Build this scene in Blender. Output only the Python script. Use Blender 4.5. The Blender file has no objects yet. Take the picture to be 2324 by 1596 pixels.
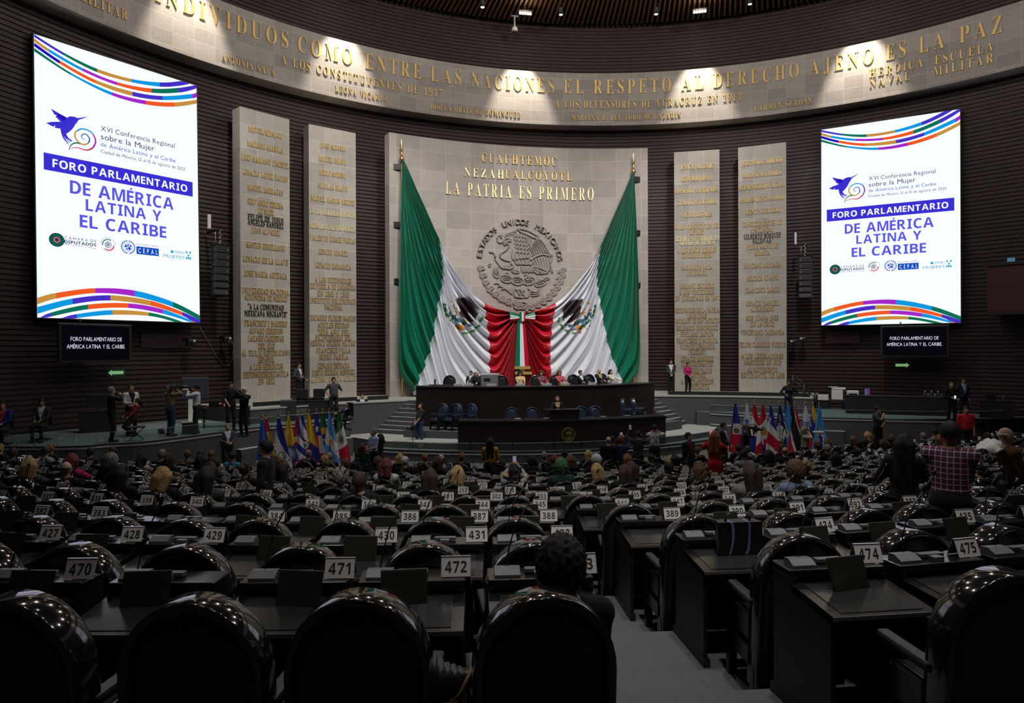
import bpy, bmesh, math, random
import numpy as np
from mathutils import Vector, Matrix
random.seed(7); np.random.seed(7)
SC = bpy.context.scene
COL = SC.collection
PI = math.pi
# ------------------------------------------------------------ camera (world: x across the hall, y towards the stage, z up)
EZ = 4.35                                  # eye height above the lowest floor of the hall
F = 1557.0; PITCH = math.radians(.126); ROLL = math.radians(-.205); YAW = math.radians(11.854)
CAM = np.array([-7.841, -13.034, EZ])
def ray(px, py):
    u, v = px-1162., py-798.
    c, s = math.cos(ROLL), math.sin(ROLL)
    u, v = u*c+v*s, -u*s+v*c
    X, Y, Z = u/F, -v/F, 1.
    Y, Z = Y*math.cos(PITCH)-Z*math.sin(PITCH), Z*math.cos(PITCH)+Y*math.sin(PITCH)
    return np.array([X*math.cos(YAW)+Z*math.sin(YAW), -X*math.sin(YAW)+Z*math.cos(YAW), Y])
def at_r(px, py, R):                       # where the photograph's sight line meets the round wall of radius R
    d = ray(px, py); a = d[0]**2+d[1]**2; b = CAM[0]*d[0]+CAM[1]*d[1]; c = CAM[0]**2+CAM[1]**2-R*R
    return CAM+d*((-b+math.sqrt(b*b-a*c))/a)
def at_z(px, py, z):                       # ... meets a floor of height z
    d = ray(px, py); return CAM+d*((z-EZ)/d[2])
def at_d(px, py, D): return CAM+D*ray(px, py)
def proj(p):
    d = np.array(p, float)-CAM
    X = d[0]*math.cos(YAW)-d[1]*math.sin(YAW); Z = d[0]*math.sin(YAW)+d[1]*math.cos(YAW)
    Z2 = Z*math.cos(PITCH)-d[2]*math.sin(PITCH); Y2 = Z*math.sin(PITCH)+d[2]*math.cos(PITCH)
    return 1162+F*X/Z2, 798-F*Y2/Z2, Z2
cam = bpy.data.cameras.new('camera'); co = bpy.data.objects.new('camera', cam); COL.objects.link(co)
cam.sensor_width = 36; cam.lens = 36*F/2324; cam.clip_start = .05; cam.clip_end = 200
fw = Vector(ray(1162, 798)).normalized(); rt = (Vector(ray(1163, 798))-Vector(ray(1162, 798))).normalized(); up = rt.cross(fw)
M = Matrix((rt, up, -fw)).transposed().to_4x4(); M.translation = Vector(CAM); co.matrix_world = M
SC.camera = co
# ------------------------------------------------------------ world, lights, exposure
w = bpy.data.worlds.new('world'); SC.world = w; w.use_nodes = True
w.node_tree.nodes['Background'].inputs[0].default_value = (.5, .55, .7, 1); w.node_tree.nodes['Background'].inputs[1].default_value = .004
SC.view_settings.view_transform = 'Standard'; SC.view_settings.look = 'None'; SC.view_settings.gamma = 1
SC.view_settings.use_curve_mapping = False; SC.view_settings.exposure = 0
SC.cycles.max_bounces = 5; SC.cycles.diffuse_bounces = 3; SC.cycles.glossy_bounces = 3; SC.cycles.transparent_max_bounces = 8
SC.cycles.caustics_reflective = False; SC.cycles.caustics_refractive = False; SC.cycles.sample_clamp_indirect = 4
def light(kind, loc, target, power, color=(1, 1, 1), size=1., spot=None, blend=.3, sy=None):
    l = bpy.data.lights.new('light', kind); o = bpy.data.objects.new('light', l); COL.objects.link(o)
    o.location = loc; l.energy = power; l.color = color
    if kind == 'AREA':
        l.size = size
        if sy: l.shape = 'RECTANGLE'; l.size_y = sy
    else: l.shadow_soft_size = size
    if kind == 'SPOT': l.spot_size = math.radians(spot); l.spot_blend = blend
    o.rotation_euler = (Vector(target)-Vector(loc)).to_track_quat('-Z', 'Y').to_euler(); return o
WARM = (1, .91, .80); NEUT = (1, .96, .92)
FLOOD = [-40.5, -22.8, .7, 24.6, 44]         # floods under the ceiling, each washing one scallop of the frieze
for a in FLOOD:
    t = math.radians(a)
    light('SPOT', (21.75*math.sin(t), 21.75*math.cos(t), EZ+17.3), (23.5*math.sin(t), 23.5*math.cos(t), EZ+11.9), 2900, (1, .90, .76), .12, 50, .6)
for x in (-9, -3, 3, 9):                                                   # stage wash from the ceiling
    light('SPOT', (x*.8, 7.5, EZ+17.2), (x*1.15, 20.5, EZ+2.3), 5200, NEUT, .5, 64, .75)
for x in (-12.5, -6, 0, 6, 12.5):                                          # lamps straight over the stage edge, the flags and the steps
    light('SPOT', (x*.95, 14.5, EZ+17.4), (x, 14.3-.25*abs(x), 0), 2100, NEUT, .3, 40, .8)
light('SPOT', (-6.5, -14, EZ+15), (-5.8, -4.5, 1.5), 5200, NEUT, .4, 34, 1)  # house lights over the middle seats
light('SPOT', (-4.0, -8.3, EZ+17.3), (-4.6, -8.0, 2), 2600, NEUT, .3, 22, .9)
for i in range(10):                                                        # ring of unseen point lights added as fill for frieze, drum and walls
    t = 2*PI*(i+.5)/10; light('POINT', (11*math.sin(t), 3+11*math.cos(t), EZ+16.9), (0, 0, 0), 520, (1, .95, .90), .16)
for x, y in ((-8, -4), (-4, 1), (1, -3), (4, 4), (-9, 5), (-2, 7), (8, 7)):
    light('SPOT', (x, y, EZ+17.5), (x, y, 0), 250, NEUT, .15, 80, .6)
# ------------------------------------------------------------ materials
MATS = {}
def lin(c):
    if isinstance(c, str):
        c = tuple(int(c[i:i+2], 16)/255 for i in (0, 2, 4))
        return tuple(x/12.92 if x <= .04045 else ((x+.055)/1.055)**2.4 for x in c)
    return c
def mat(name, col=(.5, .5, .5), rough=.5, metal=0, emit=0, spec=.5, noise=0, nscale=6., alpha=1, trans=0, coat=0, bump=0, sheen=0):
    if name in MATS: return MATS[name]
    m = bpy.data.materials.new(name); m.use_nodes = True; nt = m.node_tree; b = nt.nodes['Principled BSDF']
    c = lin(col)
    b.inputs['Base Color'].default_value = (*c, 1); b.inputs['Roughness'].default_value = rough; b.inputs['Metallic'].default_value = metal
    b.inputs['Specular IOR Level'].default_value = spec; b.inputs['Alpha'].default_value = alpha; b.inputs['Transmission Weight'].default_value = trans
    b.inputs['Coat Weight'].default_value = coat; b.inputs['Sheen Weight'].default_value = sheen
    if emit: b.inputs['Emission Color'].default_value = (*c, 1); b.inputs['Emission Strength'].default_value = emit
    if noise or bump:
        tc = nt.nodes.new('ShaderNodeTexCoord'); n = nt.nodes.new('ShaderNodeTexNoise'); n.inputs['Scale'].default_value = nscale; n.inputs['Detail'].default_value = 5
        nt.links.new(tc.outputs['Object'], n.inputs['Vector'])
        if noise:
            r = nt.nodes.new('ShaderNodeMix'); r.data_type = 'RGBA'
            r.inputs[6].default_value = (*[x*(1-noise) for x in c], 1); r.inputs[7].default_value = (*[min(1, x*(1+noise)) for x in c], 1)
            nt.links.new(n.outputs['Fac'], r.inputs[0]); nt.links.new(r.outputs[2], b.inputs['Base Color'])
        if bump:
            bp = nt.nodes.new('ShaderNodeBump'); bp.inputs['Strength'].default_value = bump; bp.inputs['Distance'].default_value = .02
            nt.links.new(n.outputs['Fac'], bp.inputs['Height']); nt.links.new(bp.outputs[0], b.inputs['Normal'])
    MATS[name] = m; return m
def emi(name, col, s=1.):                  # a lit pixel of a screen or a lamp
    if name in MATS: return MATS[name]
    m = bpy.data.materials.new(name); m.use_nodes = True; nt = m.node_tree; nt.nodes.clear()
    e = nt.nodes.new('ShaderNodeEmission'); o = nt.nodes.new('ShaderNodeOutputMaterial'); e.inputs[0].default_value = (*lin(col), 1); e.inputs[1].default_value = s
    nt.links.new(e.outputs[0], o.inputs[0]); MATS[name] = m; return m
def stone(name, col, bw, bh, mortar=.012):
    if name in MATS: return MATS[name]
    m = mat(name, col, .85, spec=.25); nt = m.node_tree; b = nt.nodes['Principled BSDF']
    uv = nt.nodes.new('ShaderNodeUVMap'); br = nt.nodes.new('ShaderNodeTexBrick'); br.offset = 0; br.squash = 1
    c = lin(col)
    br.inputs['Color1'].default_value = (*[x*.88 for x in c], 1); br.inputs['Color2'].default_value = (*[x*1.1 for x in c], 1); br.inputs['Mortar'].default_value = (*[min(1, x*1.35) for x in c], 1)
    for k, v in (('Scale', 1), ('Mortar Size', mortar), ('Mortar Smooth', .3), ('Brick Width', bw), ('Row Height', bh), ('Bias', 0)): br.inputs[k].default_value = v
    n = nt.nodes.new('ShaderNodeTexNoise'); n.inputs['Scale'].default_value = 1.3; n.inputs['Detail'].default_value = 8; n.inputs['Roughness'].default_value = .65
    n2 = nt.nodes.new('ShaderNodeTexNoise'); n2.inputs['Scale'].default_value = 14; n2.inputs['Detail'].default_value = 4
    mx = nt.nodes.new('ShaderNodeMix'); mx.data_type = 'RGBA'; mx.blend_type = 'MULTIPLY'; mx.inputs[0].default_value = .6
    rp = nt.nodes.new('ShaderNodeMapRange'); rp.inputs[1].default_value = .25; rp.inputs[2].default_value = .75; rp.inputs[3].default_value = .55; rp.inputs[4].default_value = 1.25
    ad = nt.nodes.new('ShaderNodeMath'); ad.operation = 'ADD'; ml = nt.nodes.new('ShaderNodeMath'); ml.operation = 'MULTIPLY'; ml.inputs[1].default_value = .5
    for t in (br, n, n2): nt.links.new(uv.outputs[0], t.inputs['Vector'])
    nt.links.new(n.outputs['Fac'], ad.inputs[0]); nt.links.new(n2.outputs['Fac'], ad.inputs[1]); nt.links.new(ad.outputs[0], ml.inputs[0]); nt.links.new(ml.outputs[0], rp.inputs[0])
    nt.links.new(br.outputs['Color'], mx.inputs[6]); nt.links.new(rp.outputs[0], mx.inputs[7]); nt.links.new(mx.outputs[2], b.inputs['Base Color'])
    bp = nt.nodes.new('ShaderNodeBump'); bp.inputs['Strength'].default_value = .25; bp.inputs['Distance'].default_value = .03
    nt.links.new(n2.outputs['Fac'], bp.inputs['Height']); nt.links.new(bp.outputs[0], b.inputs['Normal']); return m
def objcol(name, rough=.8, metal=0, spec=.3, sheen=0, weave=0):     # takes its colour from the object
    if name in MATS: return MATS[name]
    m = mat(name, (.5, .5, .5), rough, metal, spec=spec, sheen=sheen); nt = m.node_tree; b = nt.nodes['Principled BSDF']
    oi = nt.nodes.new('ShaderNodeObjectInfo')
    if weave:
        tc = nt.nodes.new('ShaderNodeTexCoord'); n = nt.nodes.new('ShaderNodeTexNoise'); n.inputs['Scale'].default_value = weave; n.inputs['Detail'].default_value = 4
        mx = nt.nodes.new('ShaderNodeMix'); mx.data_type = 'RGBA'; mx.blend_type = 'MULTIPLY'; mx.inputs[0].default_value = 1
        rp = nt.nodes.new('ShaderNodeMapRange'); rp.inputs[1].default_value = .3; rp.inputs[2].default_value = .7; rp.inputs[3].default_value = .55; rp.inputs[4].default_value = 1.3
        nt.links.new(tc.outputs['Object'], n.inputs['Vector']); nt.links.new(n.outputs['Fac'], rp.inputs[0]); nt.links.new(rp.outputs[0], mx.inputs[7])
        nt.links.new(oi.outputs['Color'], mx.inputs[6]); nt.links.new(mx.outputs[2], b.inputs['Base Color'])
    else: nt.links.new(oi.outputs['Color'], b.inputs['Base Color'])
    return m
def attrcol(name, rough=.6, sheen=.0, spec=.3, emit=0):            # takes the dye of the cloth, face by face
    if name in MATS: return MATS[name]
    m = mat(name, (.5, .5, .5), rough, spec=spec, sheen=sheen); nt = m.node_tree; b = nt.nodes['Principled BSDF']
    a = nt.nodes.new('ShaderNodeAttribute'); a.attribute_name = 'dye'; nt.links.new(a.outputs['Color'], b.inputs['Base Color']); return m
# ------------------------------------------------------------ mesh builder
class MB:
    def __init__(s): s.v = []; s.f = []; s.m = []; s.s = []; s.uv = []; s.c = []
    def add(s, vs, fs, m=0, smooth=False, uv=None, col=None):
        b = len(s.v); s.v.extend([tuple(map(float, p)) for p in vs])
        for k, f in enumerate(fs):
            s.f.append([b+i for i in f]); s.m.append(m[k] if isinstance(m, (list, np.ndarray)) else m); s.s.append(smooth)
            s.uv.append([uv[i] for i in f] if uv is not None else None); s.c.append(col[k] if col is not None else None)
        return s
    def box(s, c, d, m=0, rz=0, rx=0, bevel=0):
        x, y, z = d[0]/2, d[1]/2, d[2]/2
        R = Matrix.Rotation(rz, 3, 'Z') @ Matrix.Rotation(rx, 3, 'X')
        if bevel > 0:
            bm = bmesh.new(); bmesh.ops.create_cube(bm, size=1)
            for v in bm.verts: v.co = Vector((v.co.x*d[0], v.co.y*d[1], v.co.z*d[2]))
            bmesh.ops.bevel(bm, geom=bm.edges[:], offset=min(bevel, .49*min(d)), segments=2, profile=.5, affect='EDGES')
            bm.verts.index_update(); vs = [R @ v.co for v in bm.verts]; fs = [[v.index for v in f.verts] for f in bm.faces]; bm.free()
            return s.add([(p.x+c[0], p.y+c[1], p.z+c[2]) for p in vs], fs, m)
        vs = [R @ Vector(p) for p in ((-x,-y,-z),(x,-y,-z),(x,y,-z),(-x,y,-z),(-x,-y,z),(x,-y,z),(x,y,z),(-x,y,z))]
        uvs = [(p[0]+p[1], p[2]+c[2]) for p in ((-x,-y,-z),(x,-y,-z),(x,y,-z),(-x,y,-z),(-x,-y,z),(x,-y,z),(x,y,z),(-x,y,z))]
        return s.add([(p.x+c[0], p.y+c[1], p.z+c[2]) for p in vs], [(0,3,2,1),(4,5,6,7),(0,1,5,4),(1,2,6,5),(2,3,7,6),(3,0,4,7)], m, uv=uvs)
    def tube(s, pts, r, m=0, n=8, caps=True, smooth=True, flat=1.):
        P = [Vector(p) for p in pts]; k = len(P); rs = r if isinstance(r, (list, tuple)) else [r]*k
        vs = []; fs = []; ref = None
        for i, p in enumerate(P):
            t = (P[min(i+1, k-1)]-P[max(i-1, 0)])
            if t.length < 1e-9: t = Vector((0, 0, 1))
            t.normalize()
            if ref is None: ref = Vector((0, 0, 1)) if abs(t.z) < .9 else Vector((1, 0, 0))
            a = t.cross(ref)
            if a.length < 1e-4: a = t.cross(Vector((0, 1, 0)))
            a.normalize(); b = t.cross(a); ref = -b if False else ref
            for j in range(n):
                q = 2*PI*j/n; vs.append(p+(a*math.cos(q)+b*math.sin(q)*flat)*rs[i])
        for i in range(k-1):
            for j in range(n): fs.append((i*n+j, i*n+(j+1) % n, (i+1)*n+(j+1) % n, (i+1)*n+j))
        s.add(vs, fs, m, smooth)
        if caps:
            s.f.append([len(s.v)-k*n+j for j in range(n)][::-1]); s.f.append([len(s.v)-n+j for j in range(n)])
            for _ in range(2): s.m.append(m); s.s.append(False); s.uv.append(None); s.c.append(None)
        return s
    def lathe(s, prof, c=(0, 0, 0), m=0, n=16, a0=0, a1=2*PI, smooth=True, uvR=None):
        full = abs(a1-a0-2*PI) < 1e-6; k = n if full else n+1; vs = []; uv = []; fs = []
        for r, z in prof:
            for j in range(k):
                a = a0+(a1-a0)*j/n; vs.append((c[0]+r*math.sin(a), c[1]+r*math.cos(a), c[2]+z)); uv.append(((uvR or r)*a, c[2]+z))
        for i in range(len(prof)-1):
            for j in range(n): fs.append((i*k+j, i*k+(j+1) % k, (i+1)*k+(j+1) % k, (i+1)*k+j))
        return s.add(vs, fs, m, smooth, uv)
    def prism(s, poly, z0, z1, m=0, mside=None):
        n = len(poly); vs = [(p[0], p[1], z0) for p in poly]+[(p[0], p[1], z1) for p in poly]
        s.add(vs, [list(range(n))[::-1], [n+i for i in range(n)]], m)
        acc = [0]
        for i in range(n): acc.append(acc[-1]+math.hypot(poly[(i+1) % n][0]-poly[i][0], poly[(i+1) % n][1]-poly[i][1]))
        for i in range(n):
            j = (i+1) % n; s.add([vs[i], vs[j], vs[n+j], vs[n+i]], [(0, 1, 2, 3)], m if mside is None else mside, uv=[(acc[i], z0), (acc[i+1], z0), (acc[i+1], z1), (acc[i], z1)])
        return s
    def arc(s, c, r0, r1, a0, a1, z0, z1, n=32, m=0, mside=None):      # ring sector; angle from +y, clockwise
        A = [a0+(a1-a0)*i/n for i in range(n+1)]
        P = lambda r: [(c[0]+r*math.sin(a), c[1]+r*math.cos(a)) for a in A]
        return s.prism(P(r1)[::-1]+P(r0), z0, z1, m, mside)
    def ell(s, c, r, m=0, n=10, smooth=True):
        vs = []; fs = []; k = max(4, n//2+1)
        for i in range(k+1):
            t = PI*i/k
            for j in range(n): q = 2*PI*j/n; vs.append((c[0]+r[0]*math.sin(t)*math.cos(q), c[1]+r[1]*math.sin(t)*math.sin(q), c[2]+r[2]*math.cos(t)))
        for i in range(k):
            for j in range(n): fs.append((i*n+j, (i+1)*n+j, (i+1)*n+(j+1) % n, i*n+(j+1) % n))
        return s.add(vs, fs, m, smooth)
    def flat(s, poly, m=0, z=0):                                       # flat outline in the xy plane
        return s.add([(p[0], p[1], z) for p in poly], [list(range(len(poly)))], m)
    def build(s, name, mats, parent=None, loc=None, rot=None, xf=None):
        me = bpy.data.meshes.new(name)
        V = s.v if xf is None else [xf(p) for p in s.v]
        me.from_pydata(V, [], s.f)
        mats = mats if isinstance(mats, (list, tuple)) else [mats]
        for m in mats: me.materials.append(m)
        me.polygons.foreach_set('material_index', s.m); me.polygons.foreach_set('use_smooth', s.s)
        if any(u is not None for u in s.uv):
            L = me.uv_layers.new(name='UVMap'); flat = []
            for f, u in zip(s.f, s.uv): flat.extend([c for p in (u or [(0, 0)]*len(f)) for c in p])
            L.data.foreach_set('uv', np.array(flat, dtype=np.float32))
        if any(c is not None for c in s.c):
            at = me.attributes.new('dye', 'FLOAT_COLOR', 'CORNER'); flat = []
            for f, c in zip(s.f, s.c):
                c = (*(c or (.5, .5, .5)), 1.)
                flat.extend(c*len(f))
            at.data.foreach_set('color', np.array(flat, dtype=np.float32))
        me.update(); me.validate()
        return put(name, me, parent, loc, rot)
def put(name, data, parent=None, loc=None, rot=None):
    o = bpy.data.objects.new(name, data); COL.objects.link(o)
    if parent is not None: o.parent = parent
    if loc is not None: o.location = loc
    if rot is not None: o.rotation_euler = rot if isinstance(rot, (tuple, list)) else (0, 0, rot)
    return o
def tag(o, label=None, cat=None, group=None, kind=None):
    for k, v in (('label', label), ('category', cat), ('group', group), ('kind', kind)):
        if v: o[k] = v
    return o
def thing(name, label, cat, loc=(0, 0, 0), rot=0, group=None):
    return tag(put(name, None, None, loc, rot), label, cat, group)
def struct(o, kind='structure'): o['kind'] = kind; return o
KIDS = {}
def dup(src, loc, rot=0, label=None, group=None):                      # a copy of a thing, its parts and their sub-parts
    if src.name not in KIDS: KIDS[src.name] = [(c, list(c.children)) for c in src.children]
    r = src.copy(); COL.objects.link(r); r.location = loc; r.rotation_euler = rot if isinstance(rot, (tuple, list)) else (0, 0, rot)
    if label: r['label'] = label
    if group: r['group'] = group
    for c, sub in KIDS[src.name]:
        d = c.copy(); COL.objects.link(d); d.parent = r
        for g in sub: e = g.copy(); COL.objects.link(e); e.parent = d
    return r
# ------------------------------------------------------------ lettering
GLY = {}
def glyph(ch):
    if ch in GLY: return GLY[ch]
    c = bpy.data.curves.new('g', 'FONT'); c.body = ch; c.size = 1; c.extrude = .5; c.resolution_u = 3
    if 0x1D400 <= ord(ch) <= 0x1D419 or 0x1D7CE <= ord(ch) <= 0x1D7D7: c.offset = -.009
    o = bpy.data.objects.new('g', c); COL.objects.link(o)
    me = bpy.data.meshes.new_from_object(o.evaluated_get(bpy.context.evaluated_depsgraph_get()))
    V = np.array([v.co[:] for v in me.vertices]).reshape(-1, 3); fs = [tuple(p.vertices) for p in me.polygons]
    fs = [f for f in fs if not all(V[i, 2] < 0 for i in f)]
    front = [f for f in fs if all(V[i, 2] > 0 for i in f)]
    bpy.data.objects.remove(o); bpy.data.curves.remove(c); bpy.data.meshes.remove(me)
    x0, x1 = (V[:, 0].min(), V[:, 0].max()) if len(V) else (0, .3)
    if len(V): V[:, 0] -= x0
    GLY[ch] = (V, fs, front, x1-x0); return GLY[ch]
ACC = {'Á': ('A', 1), 'É': ('E', 1), 'Í': ('I', 1), 'Ó': ('O', 1), 'Ú': ('U', 1), 'Ñ': ('N', 2), 'é': ('e', 3), 'á': ('a', 3), 'ó': ('o', 3)}
def conv(ch, st):
    o = ord(ch)
    if st == 'serif':
        if 65 <= o <= 90: return chr(0x1D400+o-65)
        if 48 <= o <= 57: return chr(0x1D7CE+o-48)
    if st == 'bold':
        if 65 <= o <= 90: return chr(0x1D5D4+o-65)
        if 97 <= o <= 122: return chr(0x1D5EE+o-97)
        if 48 <= o <= 57: return chr(0x1D7EC+o-48)
    return ch
def write(mb, text, st, h, width=None, sp=.09, th=0, m=0, fn=None, space=.34, align=0):
    """lettering of cap height h on the xy plane, centred on x=0, baseline y=0; width squeezes or spreads it; fn maps each point"""
    items = []; x = 0
    for ch in text:
        if ch == ' ': x += space; continue
        a = ACC.get(ch); g = glyph(conv(a[0] if a else ch, st)); items.append((x, g, a)); x += g[3]+sp
    W = x-sp; k = h/.70; sx = k if width is None else width/W
    for x0, g, a in items:
        V, fs, front, gw = g
        off = -W/2 if align == 0 else 0
        P = np.stack([(V[:, 0]+x0+off)*sx, V[:, 1]*k, np.where(V[:, 2] > 0, th, 0)], 1)
        mb.add([fn(p) for p in P] if fn else P, fs if th else front, m)
        if a:
            cx = x0+gw/2+off; y0 = .75 if a[1] < 3 else .58
            q = [(cx-.03, y0), (cx+.05, y0), (cx+.16, y0+.14), (cx+.04, y0+.14)] if a[1] != 2 else [(cx-.16, y0+.02), (cx+.16, y0+.02), (cx+.16, y0+.08), (cx-.16, y0+.08)]
            q = [(p[0]*sx, p[1]*k, th) for p in q]; mb.add([fn(p) for p in q] if fn else q, [(0, 1, 2, 3)], m)
    return W*sx
# ------------------------------------------------------------ the setting: round hall
RW = 24.25; ZC = EZ+18.1
D2 = math.radians
WOOD = mat('dark_wood', (.033, .0165, .0165), .6, noise=.5, nscale=2.2)
DARK = mat('dark_gap', (.012, .009, .01), .9)
STONE = stone('cantera_stone', (.41, .375, .345), 1.31, .96)
STONE2 = stone('cantera_frieze', (.43, .395, .36), .9, .60)
STONE3 = stone('cantera_pillar', (.41, .385, .345), .78, 1.02)
GOLD = mat('gilt_letter', (.62, .42, .14), .5, .7)
GOLDB = mat('bright_gilt_and_glint', (.85, .72, .38), .45, .5)
BRONZE = mat('dark_letter', (.03, .025, .02), .5, .3)
CARPET = mat('grey_carpet', (.105, .105, .108), .95, spec=.1, noise=.25, nscale=60, bump=.3)
CARPETL = mat('pale_carpet', (.30, .31, .29), .95, spec=.1, noise=.15, nscale=60)
RISER = mat('riser_carpet', (.085, .085, .092), .95, spec=.1, noise=.2, nscale=40)
GREENF = mat('green_carpet', (.13, .165, .16), .7, spec=.3, noise=.12, nscale=8)
LEDGE = mat('ledge_edge', (.36, .35, .34), .8)
prof = []
z = 0.
while z < ZC-.1:
    prof += [(RW, z), (RW-.05, z+.012), (RW-.05, z+.135), (RW, z+.147)]; z += .19
prof.append((RW, ZC+.3))
for nm, a0, a1, n in (('wall_back', -50, 50, 100), ('wall_right', 50, 140, 60), ('wall_rear', 140, 220, 24), ('wall_left', 220, 310, 60)):
    struct(MB().lathe(prof, m=0, n=n, a0=D2(a0), a1=D2(a1), smooth=False).build(nm, WOOD))
# frieze ring
fz0, fz1, FR = EZ+12.30, EZ+15.16, 23.3
mb = MB(); N = 160
mb.lathe([(RW-.06, fz0), (FR, fz0), (FR, fz1), (RW-.06, fz1)], n=N, a0=-PI, a1=PI, smooth=False, uvR=FR)
frieze = struct(mb.build('trim_frieze', STONE2))
def cyl(R, ang0=0):
    return lambda p: ((R-p[2])*math.sin(ang0+p[0]/R), (R-p[2])*math.cos(ang0+p[0]/R), p[1])
def on_arc(R, text, x0, x1, y0, y1, h, st='serif', th=.05, m=0, mb=None, zfix=None, sp=.3, space=.6):
    p, q = at_r(x0, y0, R), at_r(x1, y1, R); a, b = math.atan2(p[0], p[1]), math.atan2(q[0], q[1])
    zb = (p[2]+q[2])/2 if zfix is None else zfix; f = cyl(R, (a+b)/2)
    write(mb, text, st, h, abs(b-a)*R, th=th, m=m, fn=lambda p: f((p[0], p[1]+zb, p[2])), sp=sp, space=space)
ZM = at_r(1300, 213, FR)[2]; Z2 = at_r(1400, 246, FR)[2]; Z3 = at_r(1300, 273, FR)[2]
def part(parent, name, mats, fn):
    mb = MB(); fn(mb); return mb.build(name, mats, parent)
for t, x0, x1, y in (('INDIVIDUOS', 352, 653, 50), ('COMO', 676, 798, 140), ('ENTRE', 829, 955, 170), ('LAS', 977, 1046, 190), ('NACIONES', 1069, 1257, 208), ('EL', 1279, 1324, 213), ('RESPETO', 1347, 1523, 212), ('AL', 1547, 1597, 205), ('DERECHO', 1619, 1813, 190), ('AJENO', 1838, 1982, 160), ('ES', 2011, 2056, 130), ('LA', 2086, 2143, 115), ('PAZ', 2178, 2275, 90)):
    part(frieze, 'inscription', GOLD, lambda mb: on_arc(FR, t, x0, x1, y, y, .78, mb=mb, zfix=ZM))
Zh, Zn = at_r(2040, 164, FR)[2], at_r(2020, 191, FR)[2]; Ze, Zl = at_r(2188, 132, FR)[2], at_r(2188, 158, FR)[2]
for t, x0, x1, y, zf, h in (('A LOS CONSTITUYENTES DE 1917', 638, 1003, 185, Z2, .42), ('A LOS DEFENSORES DE VERACRUZ EN 1914', 1260, 1682, 240, Z2, .42), ('ANTONIA NAVA', 503, 622, 160, Z3, .3), ('LEONA VICARIO', 761, 876, 225, Z3, .3), ('JOSEFA ORTIZ DE DOMINGUEZ', 975, 1180, 262, Z3, .3),
                           ('MARIANA R. DEL TORO DE LAZARIN', 1297, 1545, 268, Z3, .3), ('CARMEN SERDAN', 1713, 1843, 245, Z3, .3), ('HEROICA', 1973, 2095, 165, Zh, .42), ('NAVAL', 1974, 2066, 190, Zn, .42), ('ESCUELA', 2122, 2254, 132, Ze, .42), ('MILITAR', 2119, 2255, 158, Zl, .42), ('MILITAR', 176, 287, 22, Zl, .42)):
    part(frieze, 'inscription', GOLD, lambda mb: on_arc(FR, t, x0, x1, y, y, h, mb=mb, zfix=zf))
# ceiling with radial battens
struct(MB().lathe([(0, ZC+.12), (RW, ZC+.12)], n=96, a0=-PI, a1=PI).build('ceiling', DARK))
BAT = mat('batten_wood', (.16, .075, .035), .5, noise=.35, nscale=3)
mb = MB()
for i in range(-118, 119):
    a = i*.0116; s, c = math.sin(a), math.cos(a)
    for r0, r1 in ((12., 23.7),):
        w2 = .045; P = []
        for r in (r0, r1):
            for k in (-1, 1): P.append((r*s+k*w2*c, r*c-k*w2*s))
        vs = [(*p, ZC-.08) for p in P]+[(*p, ZC+.1) for p in P]
        mb.add(vs, [(0, 1, 3, 2), (0, 4, 5, 1), (2, 3, 7, 6), (0, 2, 6, 4), (1, 5, 7, 3)])
struct(mb.build('ceiling_battens', BAT))
# ------------------------------------------------------------ memorial slab with the seal
SR, SA = 22.33, 17.69
mb = MB(); n = 48
A = [D2(-SA+2*SA*i/n) for i in range(n+1)]
mb.lathe([(SR+.65, EZ-2.32), (SR, EZ-2.32), (SR, EZ+10.75), (SR+.65, EZ+10.75), (SR+.65, EZ-2.32)], n=n, a0=A[0], a1=A[-1], smooth=False, uvR=SR)
for a in (A[0], A[-1]):
    p, q = (SR*math.sin(a), SR*math.cos(a)), ((SR+.65)*math.sin(a), (SR+.65)*math.cos(a))
    mb.add([(*p, EZ-2.32), (*q, EZ-2.32), (*q, EZ+10.75), (*p, EZ+10.75)], [(0, 1, 2, 3)], uv=[(.1, 2), (.7, 2), (.7, 15), (.1, 15)])
slab = tag(mb.build('memorial_slab', STONE), 'wide curved stone slab carrying the round eagle seal and LA PATRIA ES PRIMERO', 'monument')
for t, x0, x1, y0, y1, h, mt in (('CUAUHTEMOC', 1093, 1263, 371, 374, .47, GOLD), ('NEZAH', 1053, 1143, 402, 405, .46, GOLDB), ('UALCOYOTL', 1146, 1297, 405, 411, .46, GOLD), ('LA PATRIA ES PRIMERO', 1011, 1347, 443, 453, .68, GOLDB)):  # NEZAH gets brighter gilt: the light reflected there is put into the colour
    part(slab, 'inscription', mt, lambda mb: on_arc(SR, t, x0, x1, y0, y1, h, mb=mb, th=.06))
p = at_r(1179, 599, SR); SX, SZ, SU = SR*math.atan2(p[0], p[1]), p[2], 2.33
cs = cyl(SR)
def S(x, y, off=.03): return cs((SX+(x-825)/700*SU, SZ+(815-y)/700*SU, off))
mb = MB()
def st(*pts, r=.055, close=False):
    P = list(pts)+([pts[0]] if close else []); Q = []
    for i in range(len(P)-1):                                           # smooth the stroke
        a, b, c, d = P[max(i-1, 0)], P[i], P[i+1], P[min(i+2, len(P)-1)]
        for k in range(4):
            t = k/4; Q.append(tuple(.5*(2*b[j]+(c[j]-a[j])*t+(2*a[j]-5*b[j]+4*c[j]-d[j])*t*t+(-a[j]+3*b[j]-3*c[j]+d[j])*t**3) for j in (0, 1)))
    Q.append(P[-1]); mb.tube([S(*q) for q in Q], r, n=6)
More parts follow.
